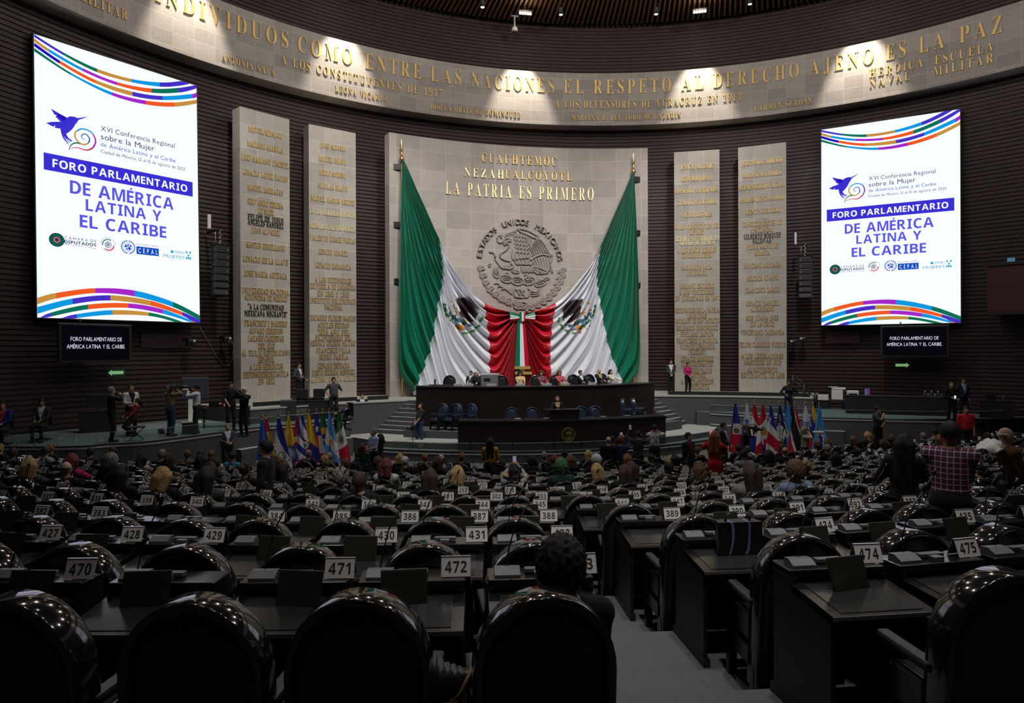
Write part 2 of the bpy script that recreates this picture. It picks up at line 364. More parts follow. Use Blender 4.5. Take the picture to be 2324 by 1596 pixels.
def loop(cx, cy, rx, ry, rot=0, r=.04):
    c, s = math.cos(rot), math.sin(rot)
    st(*[(cx+rx*math.cos(t)*c-ry*math.sin(t)*s, cy+rx*math.cos(t)*s+ry*math.sin(t)*c) for t in [2*PI*i/10 for i in range(10)]], r=r, close=True)
def leaf(x, y, ang, L, W, r=.035):
    c, s = math.cos(ang), math.sin(ang); f = lambda u, v: (x+u*c-v*s, y+u*s+v*c)
    st(f(0, 0), f(L*.4, W), f(L*.8, W*.6), f(L, 0), r=r); st(f(0, 0), f(L*.4, -W), f(L*.8, -W*.6), f(L, 0), r=r); st(f(0, 0), f(L*.9, 0), r=r*.7)
st((790, 255), (900, 268), (1010, 305), (1095, 352), (1135, 378), (1095, 400), (1030, 385), (960, 350), (880, 320)); st((740, 320), (770, 285), (800, 262), (830, 300), (900, 330))
st((1095, 405), (1180, 440), (1250, 530), (1310, 650), (1350, 665), (1345, 740), (1330, 810), (1355, 950))
for k in range(7): st((1085-k*18, 425+k*22), (1170-k*22, 480+k*26), (1262-k*38, 640+k*8), r=.04)
for k in range(6): st((960+k*12, 380+k*8), (930+k*18, 430+k*14), (985+k*8, 500+k*16), r=.035)
for row in range(5):                                                    # breast and body plumage
    for k in range(4):
        x, y = 735+k*52+row*10, 330+row*62+k*6; st((x, y), (x-4, y+36), (x+18, y+56), (x+40, y+36), (x+38, y), r=.034)
for k in range(5): x = 715+k*58; st((x, 590+k*8), (x-18, 680), (x+6, 752-k*6), (x+38, 730-k*10), (x+46, 610+k*6), r=.042)
for k in range(5): x = 745+k*56; st((x, 745+k*4), (x+22, 810+k*6), (x+62, 830-k*6), (x+60, 760-k*8), r=.04)
for k in range(4): x = 850+k*48; st((x, 850+k*6), (x+16, 930), (x+40, 950), (x+48, 860), r=.04)
st((690, 440), (650, 415), (600, 425), (566, 462), (572, 512), (600, 516), (604, 480), (650, 462), (690, 460)); loop(655, 432, 16, 14)
for k in range(5): st((590+k*35, 400-k*12), (600+k*38, 360-k*18), (640+k*32, 345-k*12), r=.035)
st((548, 480), (500, 492), (466, 455), (468, 400), (500, 372), (545, 378), (520, 400), (540, 420), r=.05)
st((560, 485), (605, 492), (645, 520), (634, 570), (580, 622), (522, 660), (512, 712), (556, 752), (630, 770), (682, 785), (664, 840), (640, 880), (560, 893), (512, 862), (470, 805), (432, 760), (428, 700), (402, 652), (330, 640), r=.055)
for k in range(3): st((345+k*22, 622), (348+k*22, 660), r=.035)
st((720, 830), (700, 880), (650, 905), (590, 880), (580, 850)); st((690, 800), (720, 860), (700, 900))
for k in range(4): st((585+k*26, 848), (575+k*28, 885), (590+k*28, 905), r=.035)
st((1055, 850), (1045, 910), (1130, 968), (1285, 942), (1190, 890), (1055, 850))
for k in range(8): st((1068+k*10, 862+k*7), (1120+k*20, 958-k*2), r=.025)
for k in range(7): st((1020+k*46, 740-k*10), (1060+k*42, 800-k*4), (1090+k*36, 860+k*12), r=.035)
st((1000, 750), (1100, 690), (1210, 660), (1330, 690))
for x, y, rx, ry, ro in ((610, 1060, 95, 55, .2), (790, 1090, 95, 62, .1), (975, 1085, 95, 62, -.2), (1165, 1120, 95, 45, -.3), (440, 975, 48, 72, -.4), (760, 940, 60, 22, .1)):
    loop(x, y, rx, ry, ro); st((x-rx*.6, y), (x, y-ry*.5), (x+rx*.6, y), r=.028); st((x-rx*.5, y+ry*.4), (x, y+ry*.1), (x+rx*.5, y+ry*.4), r=.028)
    for k in range(3): st((x-30+k*30, y-ry), (x-36+k*32, y-ry-26), r=.03)
loop(440, 945, 22, 26); loop(620, 985, 24, 26); loop(950, 1030, 30, 34); st((900, 980), (960, 1000), (980, 1060), (930, 1070)); loop(1270, 1040, 40, 16); loop(340, 850, 18, 26, .6)
st((735, 1225), (745, 1330), (860, 1348), (955, 1335), (1000, 1225), (960, 1215)); st((790, 1230), (830, 1320)); st((840, 1225), (890, 1320)); st((880, 1240), (905, 1240)); st((740, 1222), (850, 1218))
for k in range(3): st((410+k*60, 1140+k*45), (470+k*60, 1130+k*40), (540+k*50, 1190+k*30), (660+k*20, 1240+k*30), r=.045)
for k in range(3): st((1010, 1240+k*40), (1080, 1260+k*30), (1140, 1225+k*36), (1120, 1210+k*36), r=.042)
for k in range(15):                                                     # oak half of the wreath
    t = D2(-96-k*5.4); R = 655+6*math.sin(k*2.); x, y = 825+R*math.sin(t), 815-R*math.cos(t)
    leaf(x, y, t+1.1+.9*(-1)**k, 90, 28, .05); loop(x+10, y+14, 12, 14, 0, .03)
for k in range(9):                                                      # laurel half
    t = D2(100+k*8.6); R = 660; x, y = 825+R*math.sin(t), 815-R*math.cos(t)
    leaf(x, y, t-2.2, 120, 26, .05); leaf(x, y, t-1.2, 110, 24, .05); st((x-30, y+24), (x+10, y), r=.035)
for k in range(5): st((800+k*15, 1410), (800+k*15, 1455), r=.035)
for s in (-1, 1): st((830, 1430), (830+s*60, 1420), (830+s*110, 1450), (830+s*70, 1470), (830, 1450)); st((830, 1470), (830+s*50, 1500), (830+s*95, 1510), (830+s*40, 1535), (830, 1520)); st((830, 1460), (830+s*30, 1540), r=.035)
for word, a0, a1 in (('ESTADOS', -84, -34), ('UNIDOS', -25, 14), ('MEXICANOS', 23, 86)):
    k = len(word)
    for i, ch in enumerate(word):
        t = D2(a0+(a1-a0)*(i+.5)/k); c, s = math.cos(t), math.sin(t)
        def f(p, c=c, s=s): y = p[1]+620/700*SU; return cs((SX+p[0]*c+y*s, SZ-p[0]*s+y*c, p[2]))
        write(mb, ch, 'plain', .29, th=.12, fn=f)
mb.build('relief_seal', mat('seal_stone', (.30, .275, .255), .85, spec=.2), slab)
# ------------------------------------------------------------ pillars of names
P_TX = {1: ('MIGUEL HIDALGO,300|MARIANO ABASOLO,333|JOSE MARIANO JIMENEZ,366|IGNACIO LOPEZ RAYON,398|MIGUEL BARRAGAN,431|SERVANDO TERESA,462|DE MIER,480|#FELIPE DE JESUS,496|#ANGELES RAMIREZ,508|JUAN ALVAREZ,525|SANTOS DEGOLLADO,559|IGNACIO DE LA LLAVE,591|JOSE MARIA ARTEAGA,623|UNIVERSIDAD NACIONAL,661|AUTONOMA DE MEXICO,676|#"A LA COMUNIDAD,697|#MEXICANA MIGRANTE",712|FRANCISCO I MADERO,734|ALVARO OBREGON,751|LAZARO CARDENAS,768|DEL RIO,785|AL EXILIO REPUBLICANO,801|ESPAÑOL,816|A LOS HEROICOS,832|DEFENSORESDECUAUTLA,849|EN 1812,865', 600, -1, 1, 'outermost stone pillar of gilt names beside the bigger lit screen'),
 2: ('JUAN ALDAMA,333|MIGUEL BRAVO,364|PEDRO MORENO,395|NICOLAS BRAVO,425|MIGUEL RAMOS ARIZPE,455|!ELVIA CARRILLO PUERTO,484|!HERMILA GALINDO ACOSTA,516|VALENTIN GOMEZ FARIAS,543|BENITO JUAREZ,573|IGNACIO ZARAGOZA,604|A LOS DEFENSORES,636|DE PUEBLA DE ZARAGOZA,651|EN 1862 Y 1863,667|INSTITUTO POLITECNICO,683|NACIONAL,697|RICARDO FLORES MAGON,722|AQUILES SERDAN,738|"2023, AÑO DEL,754|BICENTENARIO DEL,766|HEROICO COLEGIO MILITAR",779|FRANCISCO VILLA,795|ISIDRO FABELA,810|GENARO ESTRADA,830|JUSTO SIERRA MENDEZ,845|!ALFONSO GARCIA ROBLES,860', 754, -1, 2, 'stone pillar of gilt names ending in JUSTO SIERRA MENDEZ, next to the green drape'),
 3: ('IGNACIO ALLENDE,378|LEONARDO BRAVO,405|FRANCISCO XAVIER MINA,432|GUADALUPE VICTORIA,459|VICTOR ROSALES,487|A LOS CONSTITUYENTES,514|DE 1857,527|!2021 BICENTENARIO DE LA,541|!ARMADA DE MEXICO,551|A LOS NIÑOS HEROES,568|DE CHAPULTEPEC,580|MARGARITA MAZA,607|DE JUAREZ,620|MARIANO ESCOBEDO,649|A LOS VENCEDORES,663|EN QUERETARO EN 1867,677|DEFENSORES DE LA PATRIA,704|1846-1848,717|BATALLON DE SAN PATRICIO,728|BELISARIO DOMINGUEZ,744|EMILIANO ZAPATA,758|FRANCISCO J. MUGICA,773|VICENTE LOMBARDO,787|TOLEDANO,799|IGNACIO RAMÍREZ,814|"EL NIGROMANTE",826|LEANDRO VALLE,841|MARTINEZ,852|A LA TRANSICIÓN,866|DEMOCRÁTICA,878', 1581, 1, 2, 'stone pillar of gilt names behind the woman in the pink jacket'),
 4: ('JOSE MARIA MORELOS,367|MARIANO MATAMOROS,395|HERMENEGILDO GALEANA,422|ANDRES QUINTANA ROO,451|VICENTE GUERRERO,479|CONSTITUYENTES DE,507|APATZINGAN,521|#GILBERTO BOSQUES,535|#SALDIVAR,546|PEDRO SAINZ DE,559|BARANDA,574|PONCIANO ARRIAGA,602|MELCHOR OCAMPO,631|FRANCISCO ZARCO,658|IGNACIO MANUEL,688|ALTAMIRANO,701|SOR JUANA INES,721|DE LA CRUZ,735|VENUSTIANO CARRANZA,754|FELIPE CARRILLO PUERTO,782|A LOS LEGISLADORES,808|MARTIRES DE 1913,822|AL MOVIMIENTO,839|ESTUDIANTIL DE 1968,852', 1732, 1, 1, 'outermost stone pillar of gilt names beside the smaller lit screen')}
for k, (tx, pxc, side, kind, lab) in P_TX.items():
    x, y, ang = ((12.305, 19.333, 35.54) if kind == 1 else (9.461, 20.988, 24.68))
    c = np.array([side*x, y]); t = np.array([math.cos(D2(ang)), -side*math.sin(D2(ang))]); nn = np.array([-side*math.sin(D2(ang)), -math.cos(D2(ang))])
    zt = EZ+10.657; zb = EZ-2.32; hw = 1.1725; mb = MB()
    F0, F1, B0, B1 = c-t*hw, c+t*hw, c-t*hw-nn*.72, c+t*hw-nn*.72
    for (a, b, u0, u1) in ((F0, F1, 0, 2*hw), (F1, B1, .1, .82), (B1, B0, 0, 2*hw), (B0, F0, .1, .82)):
        mb.add([(*a, zb), (*b, zb), (*b, zt), (*a, zt)], [(0, 1, 2, 3)], uv=[(u0, zb), (u1, zb), (u1, zt), (u0, zt)])
    mb.add([(*F0, zt), (*F1, zt), (*B1, zt), (*B0, zt)], [(0, 1, 2, 3)], uv=[(0, 0)]*4)
    po = tag(mb.build('stone_pillar', STONE3), lab, 'pillar', 'stone pillars of names')
    for ln in tx.split('|'):
        s, yy = ln.rsplit(',', 1); mt = {'#': BRONZE, '!': GOLDB}.get(s[0], GOLD); s = s.lstrip('#!')
        pc = c+nn*0; d = ray(pxc, float(yy)); tt = np.dot(pc-CAM[:2], nn)/np.dot(d[:2], nn); zc = EZ+d[2]*tt
        f = lambda p: (*(c+t*p[0]+nn*(p[2]+.002)), zc-.13+p[1])
        mb = MB(); write(mb, s, 'serif', .255, min(2.28, .113*len(s)), th=.035, fn=f, sp=.1, space=.4); mb.build('inscription', mt, po)
# ------------------------------------------------------------ the draped flag
def spl(P, n):                                                          # smooth resampling of control points
    P = np.array(P, float); k = len(P)-1; out = []
    for s in np.linspace(0, k, n):
        i = min(int(s), k-1); t = s-i; a, b, c, d = P[max(i-1, 0)], P[i], P[i+1], P[min(i+2, k)]
        out.append(.5*(2*b+(c-a)*t+(2*a-5*b+4*c-d)*t*t+(-a+3*b-3*c+d)*t**3))
    return np.array(out)
COLS = [[(915, 362), (914.5, 363), (913.5, 364), (912.5, 365), (912, 366)],
        [(940, 425), (933, 440), (925, 450), (916, 462), (907, 520)],
        [(965, 485), (957, 508), (942, 540), (926, 580), (903, 700)],
        [(980, 522), (981, 570), (965, 628), (943, 700), (904, 838)],
        [(991, 546), (1001, 622), (991, 700), (972, 800), (936, 892)],
        [(1012, 590), (1022, 682), (1018, 795), (1003, 905), (975, 1000)],
        [(1042, 632), (1056, 735), (1056, 855), (1048, 980), (1035, 1085)],
        [(1070, 665), (1084, 768), (1082, 892), (1076, 1015), (1070, 1100)],
        [(1095, 685), (1109, 792), (1103, 915), (1094, 1030), (1088, 1110)],
        [(1118, 697), (1128, 796), (1124, 905), (1118, 1010), (1112, 1095)],
        [(1145, 706), (1151, 765), (1150, 845), (1147, 930), (1143, 1030)],
        [(1166, 711), (1168, 732), (1168, 765), (1167, 810), (1166, 885)],
        [(1178, 714), (1178, 718), (1178, 724), (1178, 736), (1178, 775)]]
NS, NQ = 260, 200
def flagpt(px, py): p = at_r(px, py, SR-.3); return SR*math.atan2(p[0], p[1]), p[2]
CX0 = flagpt(1178, 720)[0]
G = np.zeros((NQ, len(COLS), 2))
for j, c in enumerate(COLS):
    q = spl([flagpt(*p) for p in c], NQ); G[:, j] = q
GREEN, WHITE, RED = lin('00785a'), lin('e9ecf4'), lin('c4122f')
# coat of arms on the white field, drawn in the photograph's plane of the left half and mirrored for the right
EM = [('e8e4e0', []), ]
def e_(col, pts): EM.append((col, [(990+x/12.275, 650+y/12.275) for x, y in pts]))
def elp(cx, cy, rx, ry, rot=0, n=14): return [(cx+rx*math.cos(t)*math.cos(rot)-ry*math.sin(t)*math.sin(rot), cy+rx*math.cos(t)*math.sin(rot)+ry*math.sin(t)*math.cos(rot)) for t in [2*PI*i/n for i in range(n)]]
e_('2d78b5', [(370, 980), (430, 960), (500, 1030), (500, 1110), (430, 1060)]); e_('2d8fb5', [(740, 1150), (840, 1190), (830, 1235), (730, 1225)])
e_('d98a1c', [(520, 1045), (630, 1075), (750, 1110), (730, 1235), (600, 1215), (505, 1130)]); e_('b5641a', [(560, 1130), (640, 1190), (700, 1180), (600, 1210)])
for x, y, rx, ry, ro in ((345, 745, 42, 66, -.5), (450, 870, 78, 50, .6), (600, 960, 100, 60, .5), (750, 1050, 95, 45, .15), (895, 1095, 66, 45, .2)): e_('17566b', elp(x, y, rx, ry, ro)); e_('2b7f92', elp(x-8, y-8, rx*.5, ry*.4, ro))
for x, y in ((325, 630), (500, 810), (990, 1060), (820, 1210)): e_('c04a5c', elp(x, y, 34, 30))
e_('35232a', [(560, 330), (610, 330), (650, 350), (690, 335), (760, 335), (860, 390), (960, 480), (1040, 590), (1090, 690), (1115, 760), (1100, 850), (1070, 1000), (1055, 860), (1040, 900), (1020, 850), (1000, 880), (980, 820), (960, 850), (930, 790), (900, 810), (860, 760), (800, 730), (900, 860), (1010, 1000), (930, 1010), (840, 980), (770, 920), (700, 870), (640, 820), (600, 760), (620, 690), (580, 560), (590, 480), (560, 420), (520, 370)])
e_('5a3a35', [(610, 480), (680, 520), (700, 640), (760, 740), (700, 760), (630, 680), (600, 580)])
e_('c9a23a', [(500, 370), (560, 390), (570, 440), (530, 470), (545, 420), (510, 400)]); e_('c9a23a', elp(370, 435, 40, 34)); e_('d4a740', [(440, 700), (520, 650), (590, 740), (570, 770), (480, 740)]); e_('d4a740', elp(760, 965, 60, 26, .4))
e_('8f8a60', [(445, 520), (475, 510), (490, 590), (540, 620), (530, 650), (470, 620)])
for k in range(9): t = k/8; e_('2f7d33' if k % 2 else '1f5d2a', elp(195+t*60+t*t*330, 520+t*640+20*(k % 2), 46, 40, .8))
for x, y, ro in ((1220, 935, -1.5), (1145, 1110, -.9), (995, 1245, -.5), (790, 1310, -.05)): e_('3a8f3c', elp(x, y, 78, 40, ro)); e_('1f6428', elp(x, y, 60, 10, ro))
e_('b33030', elp(620, 1290, 50, 26, .6)); e_('b33030', elp(440, 1160, 22, 22)); e_('c04040', elp(330, 1085, 18, 18))
EM = [(lin(c), np.array([flagpt(*p) for p in pts])) for c, pts in EM if pts]
def inpoly(P, poly):
    x, y = P[:, 0], P[:, 1]; ins = np.zeros(len(P), bool); n = len(poly); j = n-1
    for i in range(n):
        (xi, yi), (xj, yj) = poly[i], poly[j]
        if yi != yj: ins ^= ((yi > y) != (yj > y)) & (x < (xj-xi)*(y-yi)/(yj-yi)+xi)
        j = i
    return ins
drape = thing('draped_flag', 'huge tricolour flag draped in swags across the stone slab, drawn in by a bow', 'flag')
SILK = attrcol('flag_silk', .33, sheen=.1, spec=.5)
for side in (-1, 1):
    mb = MB(); V = np.zeros((NQ, NS, 3)); XY = np.zeros((NQ, NS, 2)); K = len(COLS)-1
    for i in range(NQ):
        q = i/(NQ-1); row = spl(G[i], NS); XY[i] = row; s = np.linspace(0, 1, NS)
        spread = np.clip(np.minimum(s/.22, (1-s)/.16), 0, 1)**.8
        ph = 2*PI*(15*q+1.1*np.sin(5*q)+.35*np.sin(2.3*s*PI+3*q)); ph2 = 2*PI*(31*q**.9+.8*s)
        sn = np.sin(ph); off = .34+spread*(.20*np.sign(sn)*np.abs(sn)**.8+.07*np.sin(ph2))+.14*spread
        X = row[:, 0] if side < 0 else 2*CX0-row[:, 0]
        V[i, :, 0] = (SR-off)*np.sin(X/SR); V[i, :, 1] = (SR-off)*np.cos(X/SR); V[i, :, 2] = row[:, 1]
    idx = np.arange(NQ*NS).reshape(NQ, NS); f = np.stack([idx[:-1, :-1], idx[:-1, 1:], idx[1:, 1:], idx[1:, :-1]], -1).reshape(-1, 4)
    if side > 0: f = f[:, ::-1]
    ctr = (XY[:-1, :-1]+XY[1:, 1:]).reshape(-1, 2)/2; sc = np.tile((np.arange(NS-1)+.5)/(NS-1)*K, NQ-1)
    col = np.where((sc < 4)[:, None], GREEN, np.where((sc < 8)[:, None], WHITE, RED))
    for c, poly in EM: col[inpoly(ctr, poly)] = c
    keep = ctr[:, 1] > EZ-2.24; f = f[keep]; col = col[keep]
    mb.add(V.reshape(-1, 3), f.tolist(), 0, True, col=[tuple(c) for c in col]); mb.build('swag', SILK, drape)
# bow and falling ribbon, gilt fringe bands
def fx(px, py, off): X, Z = flagpt(px, py); return cs((X, Z, off))
def ribbon(rows, cols, off, bulge=0.):                                   # rows: (y, x0, x1); cols: colours across
    mb = MB(); n = len(cols)*4; vs = []; fs = []; cc = []
    for y, x0, x1 in rows:
        for j in range(n+1): vs.append(fx(x0+(x1-x0)*j/n, y, off+bulge*math.sin(PI*j/n)))
    for i in range(len(rows)-1):
        for j in range(n): fs.append((i*(n+1)+j, i*(n+1)+j+1, (i+1)*(n+1)+j+1, (i+1)*(n+1)+j)); cc.append(cols[j//4])
    return mb.add(vs, fs, 0, True, col=cc)
ribbon([(730+i*(842-730)/14, 1171-i*.45, 1188+i*.85) for i in range(15)], [GREEN, WHITE, RED], .62, .06).build('ribbon', SILK, drape)
for s in (-1, 1):
    mb = MB(); vs = []; fs = []; cc = []; n = 12
    for i in range(9):
        t = i/8; x = 1181+s*(4+t*25); a, b = 718-t*11, 728+t*9-2
        for j in range(n+1): u = j/n; vs.append(fx(x, a+(b-a)*u, .62+.18*math.sin(PI*u)*(.3+t)+.05*math.sin(u*20)*t))
    for i in range(8):
        for j in range(n): fs.append((i*(n+1)+j, i*(n+1)+j+1, (i+1)*(n+1)+j+1, (i+1)*(n+1)+j)); cc.append(GREEN if j < 4 else WHITE if j < 8 else RED)
    mb.add(vs, fs, 0, True, col=cc); mb.build('bow_loop', SILK, drape)
ribbon([(710+i*2.5, 1174.5, 1188.5) for i in range(9)], [GREEN, WHITE, RED], .72, .1).build('bow_knot', SILK, drape)
FRG = mat('gold_fringe', (.50, .36, .10), .5, .3, noise=.3, nscale=30)
for y, x0, x1 in ((834, 1163, 1199), (846, 1164, 1203)):
    mb = MB(); vs = [fx(x0, y-3, .8), fx(x1, y-3, .8), fx(x1, y+3.5, .8), fx(x0, y+3.5, .8), fx(x0, y-3, .7), fx(x1, y-3, .7), fx(x1, y+3.5, .7), fx(x0, y+3.5, .7)]
    mb.add(vs, [(0, 3, 2, 1), (4, 5, 6, 7), (0, 1, 5, 4), (2, 3, 7, 6), (1, 2, 6, 5), (0, 4, 7, 3)]); mb.build('fringe_band', FRG, drape)
BRASS = mat('brass', (.80, .58, .25), .25, 1); COPPER = mat('copper', (.62, .30, .16), .3, 1); BLK = mat('black_metal', (.012, .012, .014), .4, .3); BLACKP = mat('black_plastic', (.014, .014, .016), .45)
for s, lab in ((-1, 'tall flagpole with gilt spear tip holding the green end near the JUAN ALDAMA pillar'), (1, 'tall flagpole with gilt spear tip holding the green end near the IGNACIO ALLENDE pillar')):
    X, Z = flagpt(913, 366); X = X if s < 0 else 2*CX0-X; x, y, _ = cs((X, Z, .2))
    t = thing('flagpole', lab, 'flagpole', (x, y, EZ-2.3), group='poles of the draped flag'); h = Z-(EZ-2.3)
    MB().tube([(0, 0, 0), (0, 0, h)], .05, n=10).build('pole', BRASS, t)
    MB().lathe([(0, h+1.15), (.075, h+.65), (.03, h+.48)], n=10).build('spear_tip', BRASS, t)
    MB().lathe([(.03, h+.5), (.05, h+.42), (.04, h+.3), (.11, h+.24), (.12, h+.1), (.09, h), (.05, h-.05)], n=10).build('ferrule', COPPER, t)
    for zz in (h-.25, h-3.1, h-5.9):
        q = MB(); q.box((s*.22, .1, zz), (.34, .12, .28)); q.build('wall_bracket', BLK, t)
# ------------------------------------------------------------ LED screens
SW, SH = 5.945, 10.
SWH = emi('screen_white', 'f4f9ff', 1.05)
def band(mb, top, bot, brk, mats):
    n = 60; T = spl(top, 200); B = spl(bot, 200); us = np.linspace(0, 1, n+1)
    us = np.unique(np.concatenate([us, brk])); o = np.argsort(T[:, 0]); tv = np.interp(us, T[o, 0], T[o, 1]); o = np.argsort(B[:, 0]); bv = np.interp(us, B[o, 0], B[o, 1])
    tv = np.clip(tv, 0, 1); bv = np.clip(bv, 0, 1)
    for i in range(len(us)-1):
        u = (us[i]+us[i+1])/2
        if u < top[0][0]-.01 or u > max(top[-1][0], bot[-1][0])+.01 or (tv[i]-bv[i] < 1e-4 and tv[i+1]-bv[i+1] < 1e-4): continue
        k = sum(u > b for b in brk); P = [(us[i], bv[i]), (us[i+1], bv[i+1]), (us[i+1], tv[i+1]), (us[i], tv[i])]
        mb.add([((p[0]-.5)*SW, p[1]*SH, .012) for p in P], [(0, 1, 2, 3)], mats[k])
CO = {'P': '4630c4', 'B': '2412b4', 'G': '0c7059', 'O': 'c58f3e', 'C': '0e98e0', 'M': 'a428c8', 'R': 'f05a22', 'N': '1d2c66', 'V': '5a56e4', 'K': '3a30d0', 'D': '141c3c', 'U': '1650c0', 'T': '2aa6cc', 'E': '0e4a48', 'S': 'a0665c', 'Q': 'd02850'}
CK = list(CO); SMATS = [SWH]+[emi('screen_'+k, CO[k], 1.) for k in CK]; ci = {k: i+1 for i, k in enumerate(CK)}
def display():
    mb = MB(); m = lambda s: [ci[c] for c in s]
    mb.flat([(-SW/2, 0), (SW/2, 0), (SW/2, SH), (-SW/2, SH)], 0, 0)
    band(mb, [(0, .999), (.156, .966), (.345, .944), (.552, .945), (.739, .966), (.871, .995), (.95, 1.02), (1, 1.04)], [(0, .989), (.153, .957), (.343, .931), (.552, .932), (.741, .949), (.855, .972), (.943, .997), (1, 1.02)], [.156, .345, .552, .739], m('PGOCP'))
    band(mb, [(0, .985), (.075, .963), (.261, .93), (.465, .916), (.683, .931), (.867, .967), (1, 1.004)], [(0, .973), (.075, .952), (.26, .919), (.464, .904), (.682, .914), (.879, .95), (1, .989)], [.075, .261, .465, .683, .867], m('OCMRGP'))
    band(mb, [(0, .969), (.134, .933), (.334, .9), (.559, .896), (.757, .914), (.967, .96), (1, .972)], [(0, .956), (.134, .921), (.334, .887), (.558, .879), (.761, .898), (.967, .941), (1, .953)], [.134, .334, .559, .757, .967], m('BROPCM'))
    band(mb, [(0, .95), (.194, .9), (.43, .871), (.645, .876), (.839, .902), (1, .941)], [(0, .938), (.194, .892), (.426, .859), (.644, .86), (.842, .885), (1, .925)], [.194, .43, .645, .839], m('GCMRO'))
    band(mb, [(0, .069), (.098, .09), (.315, .116), (.558, .117), (.808, .081), (1, .03)], [(0, .046), (.101, .07), (.321, .098), (.557, .094), (.807, .06), (1, .01)], [.1, .317, .558, .808], m('ORMCG'))
    band(mb, [(0, .037), (.188, .073), (.406, .093), (.658, .081), (.877, .041), (1, .01)], [(0, .013), (.187, .052), (.406, .073), (.657, .061), (.869, .027), (.95, .0), (1, -.02)], [.188, .406, .658, .873], m('CPORP'))
    band(mb, [(0, -.008), (.066, .018), (.275, .054), (.515, .066), (.739, .049), (.933, .009), (1, -.01)], [(0, -.01), (.078, .006), (.275, .036), (.514, .048), (.738, .031), (.933, -.001), (1, -.02)], [.072, .275, .515, .739, .933], m('PGRMCO'))
    band(mb, [(.1, -.01), (.137, .003), (.211, .017), (.416, .037), (.645, .034), (.838, .008), (.9, -.01)], [(.1, -.02), (.211, .002), (.415, .019), (.645, .02), (.807, .001), (.9, -.02)], [.211, .416, .645], m('PCOG'))
    q = lambda pts: [((u-.5)*SW, v*SH) for u, v in pts]
    bird = [(.084, .75), (.135, .738), (.171, .731), (.183, .738), (.197, .740), (.215, .741), (.228, .739), (.293, .755), (.236, .734), (.225, .722), (.214, .712), (.205, .70), (.195, .691), (.18, .68), (.164, .671), (.175, .659), (.2, .65), (.192, .647), (.167, .655), (.186, .642), (.182, .641), (.15, .661), (.177, .636), (.174, .634), (.148, .652), (.138, .668), (.133, .685), (.103, .684), (.105, .694), (.095, .686), (.057, .694), (.084, .702), (.134, .711), (.107, .725), (.115, .731), (.102, .731)]
    mb.flat(q(bird), ci['K'], .012)
    mb.flat(q([(.135, .738), (.171, .731), (.15, .715), (.115, .731), (.102, .731)]), ci['B'], .014)
    def stroke(pts, w0, w1, key, z=.013):
        P = spl(q(pts), 40); n = len(P); L = []; R = []
        for i in range(n):
            d = P[min(i+1, n-1)]-P[max(i-1, 0)]; d = d/(np.linalg.norm(d)+1e-9); w = (w0+(w1-w0)*i/(n-1))/2; L.append(P[i]+w*np.array([-d[1], d[0]])); R.append(P[i]-w*np.array([-d[1], d[0]]))
        mb.add([(*p, z) for p in L]+[(*p, z) for p in R], [(i, i+1, n+i+1, n+i) for i in range(n-1)], ci[key])
    stroke([(.267, .665), (.253, .669), (.249, .676), (.259, .684), (.277, .686), (.293, .676), (.295, .666), (.289, .656)], .02, .05, 'U'); stroke([(.289, .656), (.268, .647), (.244, .647), (.224, .656), (.213, .668), (.215, .684), (.225, .692)], .05, .05, 'O')
    stroke([(.225, .692), (.249, .702), (.276, .704), (.3, .7), (.316, .693)], .05, .05, 'C'); stroke([(.316, .693), (.328, .677), (.329, .661), (.315, .642)], .05, .06, 'M'); stroke([(.315, .642), (.292, .631), (.268, .627), (.243, .629), (.218, .629), (.188, .622)], .06, .02, 'Q'); stroke([(.18, .614), (.184, .626), (.198, .639), (.218, .646), (.244, .647)], .02, .06, 'G')
    mb.flat(q([(.042, .5265), (.96, .5265), (.96, .5875), (.042, .5875)]), ci['K'], .01)
    def T(s, st, u0, u1, v0, h, key, sp=.1):
        x0 = ((u0+u1)/2-.5)*SW; write(mb, s, st, h*SH, (u1-u0)*SW, sp=sp, m=0 if key == 'W' else ci[key], fn=lambda p: (p[0]+x0, p[1]+v0*SH, .02))
    T('FORO PARLAMENTARIO', 'bold', .088, .92, .541, .029, 'W', .13)
    T('DE AMÉRICA', 'bold', .181, .821, .457, .047, 'V'); T('LATINA Y', 'bold', .268, .737, .402, .042, 'V'); T('EL CARIBE', 'bold', .233, .769, .338, .045, 'V')
    T('XVI Conferencia Regional', 'plain', .362, .835, .713, .019, 'N'); T('sobre la Mujer', 'plain', .361, .697, .681, .022, 'N'); T('de América Latina y el Caribe', 'plain', .36, .839, .654, .016, 'U'); T('Ciudad de México, 12 al 15 de agosto de 2025', 'plain', .36, .908, .629, .0125, 'N')
    cir = lambda u, v, r, key, z=.012, n=24: mb.flat([((u-.5)*SW+r*math.cos(2*PI*i/n), v*SH+r*math.sin(2*PI*i/n)) for i in range(n)], 0 if key == 'W' else ci[key], z)
    cir(.106, .281, .25, 'E'); cir(.106, .281, .12, 'S', .014); cir(.106, .281, .055, 'N', .016)
    for i in range(12): cir(.106+.19/SW*math.cos(i*PI/6), .281+.19/SH*math.sin(i*PI/6), .03, 'G', .014, 8)
    T('CÁMARA DE', 'plain', .148, .326, .287, .010, 'N', .3); T('DIPUTADOS', 'bold', .147, .326, .272, .0115, 'N'); T('H. CONGRESO DE LA UNIÓN', 'plain', .18, .30, .265, .004, 'N'); mb.flat(q([(.147, .267), (.175, .267), (.175, .2685), (.147, .2685)]), ci['N'], .012); mb.flat(q([(.305, .264), (.326, .264), (.326, .2655), (.305, .2655)]), ci['Q'], .012)
